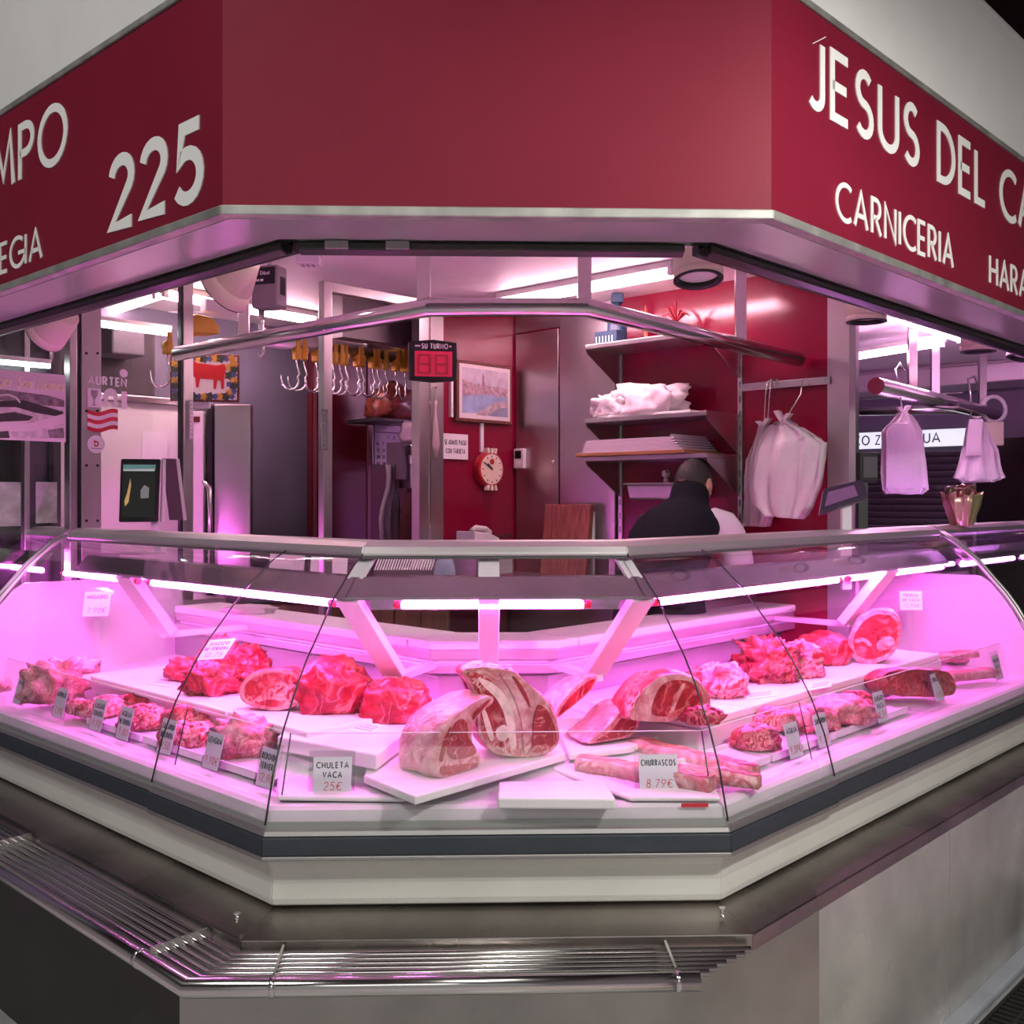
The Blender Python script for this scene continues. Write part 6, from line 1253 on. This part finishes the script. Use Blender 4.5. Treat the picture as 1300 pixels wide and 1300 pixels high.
# lofted cuts with a cut face traced from the photograph
def roast(name, cap, n, L, z, lab, inner=(), side=M_FAT, capm=M_FAT, scale=.86, rise=0., bulge=.04, grp=None, noise_amp=.012, seed=1.):
    yb = max(p2[1] for p2 in cap); pb = [p2 for p2 in cap if p2[1] == yb][0]; q = hz(pb[0], pb[1], z)
    nv = Vector((n[0], n[1], 0)).normalized(); fr = Fr((q.x, q.y, 0), (-nv.y, nv.x, 0), nv)
    pl = [fr.ab(x, y) for x, y in cap]
    # resample the outline
    per = []; 
    for i in range(len(pl)):
        a, b = Vector(pl[i]), Vector(pl[(i+1) % len(pl)]); k = max(1, int((b-a).length/.012))
        for j in range(k): per.append(a.lerp(b, j/k))
    for _ in range(2): per = [(per[i-1]+per[i]*2+per[(i+1) % len(per)])/4 for i in range(len(per))]
    ca = sum((k.x for k in per))/len(per); zb = min(k.y for k in per); rings = []
    N = 9
    for i in range(N+1):
        f_ = i/N; s = (1+bulge*math.sin(f_*math.pi))*(1+(scale-1)*f_**1.5); 
        if f_ > .8: s *= 1-.35*((f_-.8)/.2)**2
        ring = []
        for k in per:
            P = fr.p(ca+(k.x-ca)*s, zb+(k.y-zb)*s, -L*f_); nn = noise.noise(P*14+Vector((seed*7, 0, 0)))*noise_amp*(0 if i == 0 else 1)
            P = P+Vector((nn, nn*.6, nn)); P.z = max(P.z, z) + (0) ; ring.append(P)
        rings.append(ring)
    mb = MB(); mb.loft(rings); o = tag(mb.build(name, side), lab, 'meat', grp)
    m2 = MB(); m2.fpoly(fr, [tuple(k) for k in per], 0., .0015); cf = m2.build('cut_face', capm, o)
    for i, (nm, pts, mm) in enumerate(inner):
        pp_ = [Vector(fr.ab(x, y)) for x, y in pts]
        pr = []
        for a in range(len(pp_)):
            for j in range(3): pr.append(pp_[a].lerp(pp_[(a+1) % len(pp_)], j/3))
        pr = [(pr[k-1]+pr[k]*2+pr[(k+1) % len(pr)])/4 for k in range(len(pr))]
        m3 = MB(); m3.fpoly(fr, [tuple(k) for k in pr], .0015, .004+i*.0006); m3.build(nm, mm, cf)
    return o, fr
rr, fr1 = roast('rib_roast', [(556, 989), (585, 982), (611, 972), (612, 962), (599, 947), (598, 925), (608, 905), (629, 890), (626, 881), (598, 893), (573, 912), (559, 938), (552, 965)], (.72, -.69), .19, .718, 'big fat capped rib roast at the very front with its cut face to the right',
    [('eye_muscle', [(574, 966), (604, 958), (603, 948), (593, 937), (593, 920), (586, 911), (576, 918), (570, 936), (566, 955)], M_CUT), ('cap_muscle', [(600, 904), (622, 886), (620, 891), (604, 908), (599, 915)], M_CUT), ('rib_meat', [(558, 972), (558, 985), (600, 976), (609, 968), (590, 969), (572, 972)], M_CUT), ('side_muscle', [(556, 965), (563, 938), (572, 920), (570, 930), (563, 955), (560, 968)], M_CUT)], scale=.92, seed=2, noise_amp=.014)
rr2, fr2 = roast('rib_rack', [(628, 958), (672, 962), (700, 955), (710, 944), (709, 922), (697, 894), (676, 872), (650, 852), (618, 846), (585, 850), (598, 868), (606, 900), (607, 935)], (.25, -.97), .14, .718, 'standing rib rack with bones and cut eye behind the front roast',
    [('rib_meat', [(612, 940), (640, 955), (660, 958), (655, 930), (645, 895), (630, 868), (605, 853), (590, 852), (602, 870), (610, 905)], M_MARB), ('bone_strip', [(604, 858), (625, 866), (640, 880), (652, 905), (656, 950), (647, 950), (641, 908), (630, 886), (612, 870)], mat('bone', (.78, .60, .56), .5, var=.25, vscale=40)), ('bone_strip', [(609, 890), (618, 905), (628, 938), (622, 942), (613, 915)], mat('bone', (0, 0, 0))), ('bone_knuckle', [(628, 925), (640, 918), (648, 930), (640, 942), (630, 938)], mat('bone', (0, 0, 0))), ('fat_seam', [(632, 852), (648, 858), (668, 885), (673, 925), (670, 955), (664, 955), (662, 915), (652, 882)], M_FAT), ('side_muscle', [(648, 857), (655, 860), (668, 880), (674, 900), (668, 892)], M_CUT), ('eye_muscle', [(674, 956), (698, 951), (706, 940), (704, 922), (694, 900), (682, 892), (676, 915), (676, 940)], M_CUT)], side=M_MARB, capm=M_FAT, scale=.9, seed=4)
roast('fat_covered_loin', [(703, 914), (716, 905), (735, 890), (752, 874), (761, 860), (757, 856), (742, 862), (726, 875), (712, 892)], (.55, -.83), .13, .79, 'fat covered loin piece directly right of the rib rack', [('lean_face', [(706, 912), (717, 902), (735, 888), (751, 872), (757, 860), (745, 865), (728, 879), (713, 897)], M_RED)], seed=5)
roast('fat_covered_flank', [(742, 945), (770, 941), (800, 936), (812, 922), (810, 905), (803, 893), (790, 900), (772, 922), (752, 938)], (.45, -.89), .17, .725, 'folded fat covered flank in front of the roast with the pale eye', [('lean_face', [(752, 942), (775, 938), (797, 933), (808, 920), (806, 906), (800, 899), (790, 910), (774, 930)], M_CUT)], seed=6)
roast('eye_roast', [(798, 914), (840, 917), (880, 912), (903, 902), (900, 880), (885, 863), (862, 855), (838, 858), (820, 872), (805, 890)], (.30, -.95), .20, TZ, 'long beef roast with round red eye and pale fat rim', [('eye_muscle', [(825, 908), (850, 910), (878, 905), (893, 895), (890, 878), (876, 865), (858, 862), (840, 868), (830, 885)], M_RED), ('vein', [(848, 906), (856, 884), (866, 866), (870, 868), (860, 888), (853, 906)], M_FAT)], side=M_MARB, seed=7)
roast('beef_round', [(1088, 841), (1110, 843), (1132, 834), (1144, 812), (1145, 790), (1134, 776), (1112, 774), (1090, 784), (1078, 805), (1077, 826)], (-.35, -.94), .26, TZ, 'big round beef leg with red cut face and white rim below the PIERNA card', [('lean_face', [(1092, 836), (1110, 837), (1128, 829), (1139, 810), (1140, 792), (1130, 780), (1112, 779), (1095, 789), (1084, 807), (1084, 824)], M_RED), ('marrow_fat', [(1112, 815), (1128, 806), (1138, 812), (1130, 824), (1114, 826)], M_FAT), ('fat_seam', [(1084, 812), (1096, 808), (1108, 818), (1104, 822), (1096, 813), (1086, 817)], M_FAT)], scale=.8, seed=8)
roast('round_steak', [(318, 897), (350, 903), (376, 897), (386, 880), (385, 862), (372, 851), (345, 849), (318, 855), (304, 870), (305, 887)], (-.05, -1), .12, TZ, 'round marbled steak joint between the beef heap and the tall red joint', [('marbled_face', [(320, 892), (350, 897), (372, 891), (380, 878), (379, 864), (369, 855), (345, 853), (321, 859), (310, 871), (311, 885)], M_MARB), ('eye_muscle', [(316, 885), (330, 880), (328, 866), (318, 862), (311, 872)], M_RED), ('lower_muscle', [(322, 893), (350, 898), (362, 893), (345, 886)], M_RED)], side=M_RED, capm=M_FAT, seed=9)
roast('heart_piece', [(1118, 880), (1150, 884), (1190, 885), (1212, 882), (1214, 868), (1205, 853), (1170, 850), (1130, 852), (1113, 862)], (.35, -.94), .12, .694, 'dark red heart piece behind the CORAZON card', [('lean_face', [(1135, 877), (1160, 881), (1195, 881), (1206, 870), (1198, 857), (1165, 854), (1138, 857)], M_DARK)], side=M_DARK, capm=M_DARK, seed=10)
# rib strips (churrascos)
def strip(p0, p1, w_, h, z, lab, seed):
    a, b = hz(*p0, z), hz(*p1, z); d = (b-a).normalized(); sd = Vector((-d.y, d.x, 0)); n = 26; rings = []
    for i in range(n+1):
        f_ = i/n; c = a.lerp(b, f_); k = .9+.25*noise.noise(Vector((f_*5, seed, 0))); hh = h*(.85+.3*noise.noise(Vector((seed, f_*4, 3)))); e = 1-.12*(abs(f_*2-1))**6
        pr = [(-.5, .0), (-.52, .5), (-.48, .92), (-.3, 1.0), (-.05, .97), (.2, 1.02), (.44, .94), (.5, .5), (.48, 0)]
        rings.append([c+sd*(x*w_*k*e)+Vector((0, 0, y*hh*e+.004*noise.noise(Vector((x*9, y*5, f_*22+seed))))) for x, y in pr])
    o = tag(MB().loft(rings).build('rib_strip', M_FAT), lab, 'meat', 'churrasco rib strips')
    # red meat top, bone sections along the near side
    top = MB(); v = []; 
    for i in range(n+1): v += [rings[i][3]+Vector((0, 0, .0015)), rings[i][4]+Vector((0, 0, .002)), rings[i][5]+Vector((0, 0, .002)), rings[i][6]+Vector((0, 0, .0015))]
    top.add(v, [(i*4+j, i*4+j+1, i*4+j+5, i*4+j+4) for i in range(n) for j in range(3)], True); top.build('lean_top', M_SLAB, o)
    return o
strip((735, 976), (905, 1004), .062, .050, .684, 'front rib strip beside the CHURRASCOS card', 1.)
strip((800, 952), (960, 988), .055, .046, .684, 'rear rib strip running behind the CHURRASCOS card', 2.)
strip((845, 985), (965, 1000), .050, .042, .684, 'short rib strip at the right corner of the front glass', 3.)
strip((1165, 842), (1250, 838), .07, .04, .70, 'rib slab lying behind the heart piece', 4.)
strip((1178, 868), (1262, 858), .07, .042, .694, 'rib slab at the right end near the last price card', 5.)
strip((1188, 838), (1238, 834), .06, .035, .742, 'small rib slab farthest right in the case', 6.)
# heaps of small pieces
def heap(x0, y0, x1, y1, z, m, lab, n, size, seed, name='diced_meat'):
    xc = (x0+x1)/2; q = hz(xc, y1, z); t = q.xy.length; w_ = (x1-x0)*t/F; d = w_*.7; h = (y1-y0)*t/F*.62; dv = Vector((q.x, q.y, 0)).normalized(); c = q+dv*d*.45; rnd = random.Random(seed); mb = MB()
    core = blob(c, (w_*.9, d*.9, h*.85), seed, sub=3, amp=.2); mb.add(core.v, core.f, True)
    for k in range(n):
        an = rnd.uniform(0, 6.283); r = math.sqrt(rnd.random()); x, y = math.cos(an)*r, math.sin(an)*r; hh = h*.8*max(0, 1-r*r)**.6
        s = size*rnd.uniform(.7, 1.3); b = blob(c+Vector((x*w_*.47, y*d*.47, max(0, hh-s*.4))), (s*1.3, s, s*.9), k+seed*10, sub=2, amp=.25, rot=rnd.uniform(0, 3)); mb.add(b.v, b.f, True)
    return tag(mb.build(name, m), lab, 'meat', kind='stuff')
heap(930, 880, 1015, 930, .70, M_DICE, 'upper heap of diced red beef behind the AGUJA card', 80, .020, 3)
heap(926, 900, 992, 954, .69, M_DICE, 'lower heap of pink diced beef left of the AGUJA card', 80, .019, 4)
heap(1000, 876, 1062, 930, .69, M_TRIPE, 'heap of pale veiny veal pieces behind the right seal', 45, .030, 5, 'veal_pieces')
heap(150, 878, 215, 928, .69, M_DICE, 'heap of red beef chunks behind the AGUJA DE TERNERA card', 70, .024, 6)
heap(205, 870, 305, 930, .69, M_DICE, 'heap of red veal chunks beside the left seal', 70, .028, 7)
heap(200, 902, 282, 950, .685, M_MARB, 'heap of marbled meat left of the LENGUA card', 50, .026, 8, 'marbled_pieces')
heap(110, 875, 170, 905, .70, M_TRIPE, 'heap of glistening pale pieces in the left row', 50, .022, 9, 'pale_pieces')
heap(98, 876, 150, 912, .69, M_MARB, 'heap of veined pink pieces behind the third price card from the left', 45, .022, 12, 'veined_pieces')
meat(36, 846, 100, 894, .695, M_TRIPE, 'pale mottled tripe piece in the left row', 51, name='tripe', amp=.35, ridged=.5, freq=3)
meat(66, 840, 122, 872, .70, M_FAT, 'pale fatty tripe piece behind the mottled one', 52, name='tripe', amp=.4, ridged=.6)
meat(86, 890, 116, 907, .69, M_MARB, 'small red cut on the tray in the left row', 53, name='beef_piece', amp=.25)
meat(-25, 862, 12, 880, .70, M_FAT, 'pale pink oxtail lump cut by the left edge', 54, name='oxtail', amp=.2)
meat(155, 880, 205, 905, .695, M_RED, 'flat red cut lying behind the AGUJA DE TERNERA card', 55, name='beef_piece', amp=.3, ridged=.3)
meat(268, 905, 325, 930, .69, M_MARB, 'rolled red cut above the tongue', 56, name='beef_piece', amp=.3, ridged=.4)
meat(272, 915, 352, 964, .685, M_TRIPE, 'pale streaked tongue behind the LENGUA card', 57, name='tongue', amp=.25, ridged=.35)
meat(1030, 886, 1108, 921, .69, M_TRIPE, 'pale veal shank with fat in the right row', 58, name='veal_shank', amp=.28, ridged=.3)
meat(1062, 880, 1108, 900, .695, M_DARK, 'small brown cut behind the veal shank', 59, name='beef_piece', amp=.3, ridged=.4)
q = hz(1092, 925, .70); 
# ================================================================== PRICE CARDS
def card(sd, px, py, rows, price, lab, wpx, hpx, fr=None, lean=.25, hold=True, rowh=.2):
    if fr is None:
        D = 2.735; c = corner('L' if sd in 'LF' else 'R', D); pl = {'L': (1, 1, c.x+c.y), 'F': (0, 1, D), 'R': (1, -1, c.x-c.y)}[sd]; q = hp(px, py, pl); q.z = max(q.z, .672)
        ff = face(sd, D); fr = Fr(q, ff.r, ff.n+Vector((0, 0, lean)), Vector((0, 0, 1))-ff.n*lean)
    w_, h = wpx, hpx; t = thing('price_card', tuple(fr.o), lab, 'price card', 'handwritten price cards')
    MB().fbox(fr, -w_/2, w_/2, .002, h, 0, .0012).build('card', mat('card stock', (.66, .66, .72), .6), t)
    if hold: MB().fbox(fr, -w_/2-.012, w_/2+.008, 0, h*1.16, -.0035, -.0005).build('acrylic_holder', ACRYL, t)
    b = h*.90
    for r_ in rows:
        b -= h*rowh; ln = min(w_*.90, len(r_)*h*.115+w_*.06); text_box(fr, r_, -ln/2, ln/2, b, h*rowh*.86, INK, t, wtf=.19, gapf=.12, c0=.0012, c1=.0016); b -= h*.045
    if price: ln = min(w_*.8, len(price)*h*.115+.012); text_box(fr, price, -ln/2, ln/2, h*.14, h*.22, REDINK, t, wtf=.09, gapf=.2, c0=.0012, c1=.0016, slant=.12, name='handwritten_price')
    return t
card('F', 421, 1013, ('CHULETA', 'VACA'), '25€', 'price card CHULETA VACA 25 euro at the front left corner', .101, .100)
card('F', 837, 1010, ('CHURRASCOS',), '8.79€', 'price card CHURRASCOS 8.79 at the front right corner', .104, .100)
for px, py, rows, pr, lab in ((22, 897, ('RABO',), '9€', 'price card RABO, first from the left edge'), (72, 914, ('MORRILLO',), '7,90', 'price card MORRILLO, second from the left edge'), (120, 931, ('LUGAR', 'TERNERA'), '9,90', 'price card with two words ending TERNERA, third from the left edge'), (154, 942, ('AGUJA', 'DE TERNERA'), '9,80', 'price card AGUJA DE TERNERA in the left row'), (207, 960, ('ZANCARRON', 'DE TERNERA'), '9,50', 'price card ZANCARRON DE TERNERA crossed by the left seal'), (266, 982, ('LENGUA',), '9,90€', 'price card LENGUA in the left row'), (335, 1003, ('REDONDO', 'TERNERA'), '12,90', 'price card REDONDO TERNERA at the left mitre')):
    card('L', px, py, rows, pr, lab, .082, .105)
for px, py, rows, pr, lab in ((1012, 966, ('AGUJA',), '9,39€', 'price card AGUJA 9,39 in the right row'), (1048, 951, ('ZANCARRON',), '9,39', 'price card ZANCARRON crossed by the right seal'), (1122, 917, ('LUGAR', 'VACA'), '9,39', 'price card with two words ending VACA before the veal shank'), (1194, 890, ('CORAZON',), '4,90', 'price card CORAZON in the right row'), (1270, 863, ('FALDA DE', 'VACA'), '8,90', 'last price card on the right, FALDA DE VACA')):
    card('R', px, py, rows, pr, lab, .080, .105)
fL = face('L', 3.3); q = ht(121, 783, 4.44); card('L', 0, 0, ('HIGADO',), '7,90€', 'price card HIGADO standing alone at the back left', .105, .108, fr=Fr(q, (1, .25, 0), (.25, -1, .2), (.05, .19, 1)))
q = ht(1157, 775, 4.75); card('R', 0, 0, ('PIERNA', 'DE VACA'), '13,90€', 'price card PIERNA DE VACA above the big beef leg', .100, .088, fr=Fr(q, (1, -.1, 0), (-.1, -1, .1), (0, .1, 1)))
q = ht(266, 838, 3.42); card('L', 0, 0, ('MACIZO', 'DE TERNERA'), '12,75', 'price card MACIZO DE TERNERA lying tilted on the beef heap', .085, .085, fr=Fr(q, (1, .1, .05), (-.10, -.80, .60), (.42, .62, .80)), rowh=.2)
# props for the two lone cards
for px, py, t_, lab in ((121, 784, 4.45, 'clear acrylic stand carrying the HIGADO card'), (1157, 776, 4.76, 'clear acrylic stand carrying the PIERNA card')):
    q = ht(px, py, t_); tag(MB().box(q.x-.012, q.x+.012, q.y+.01, q.y+.016, .735, q.z+.02).build('card_stand', ACRYL), lab, 'stand')
# ================================================================== THINGS BEHIND THE SHELF
def prop(name, lab, cat, fn): t = thing(name, (0, 0, 0), lab, cat); fn(t); return t
# crumpled cloth on the left board
q = hz(318, 778, .969); blb = blob(q, (.20, .12, .035), 61, amp=.4, ridged=.6).build('folded_rag', mat('rag', (.66, .54, .58), .9)); tag(blb, 'crumpled pale rag lying on the left shelf board', 'rag')
# paper pads and wrap sheets by the corner behind the rail
wq = thing('wrapping_bench', (-.6, 4.95, 0), 'dark bench with hanging wrap paper behind the left front glass', 'bench'); MB().box(-1.05, -.12, 4.75, 5.15, .98, 1.02).build('top', DGREY, wq, bev=.004); MB().box(-1.0, -.15, 4.80, 5.10, 0, .98).build('cabinet', WOODB, wq)
for k in range(7): MB().box(-1.0+k*.121, -.885+k*.121, 4.785, 4.80, .30, .97).build('plank', WOODB, wq, bev=.003)
for i, (x0, x1, lab) in enumerate(((-.98, -.82, 'slanted white paper pad farthest left on the wrapping bench'), (-.79, -.62, 'slanted white paper pad nearer the corner on the wrapping bench'))):
    f25 = Fr((x0, 4.80, 1.02), (1, 0, 0), (0, -.9, .43), (0, .43, .9)); tag(MB().fbox(f25, 0, x1-x0, 0, .22, 0, .02).build('paper_pad', PAPER, None, bev=.003), lab, 'paper pad', 'paper pads')
bs = thing('straw_basket', (-.38, 4.95, 1.02), 'dark box of thin striped sticks behind the rail', 'basket'); MB().box(-.50, -.22, 4.85, 5.05, 1.02, 1.12).build('tray', mat('mauve box', (.12, .07, .09), .5), bs, bev=.004)
for k in range(22): x = -.495+k*.0125; MB().bar((x, 4.86, 1.12), (x+.02, 4.95, 1.19), .005, .005).build('stick', PAPER, bs)
q = Vector((-.17, 4.86, 1.02)); tag(blob(q, (.10, .07, .17), 71, amp=.25, ridged=.3).build('blue_cloth', mat('pale blue cloth', (.32, .38, .48), .9)), 'small pale blue cloth draped beside the stick box', 'cloth')
# papers and shallow steel pans on the right worktop behind the glass
wt = thing('right_worktop', (1.45, 4.25, 0), 'steel worktop behind the right hand glass', 'worktop')
sweep(MB(), [(3.82, 1.0), (3.82, 1.03), (4.0, 1.03), (4.0, 1.0)], 'R', 6.45, 6.95).build('top', STEELD, wt)
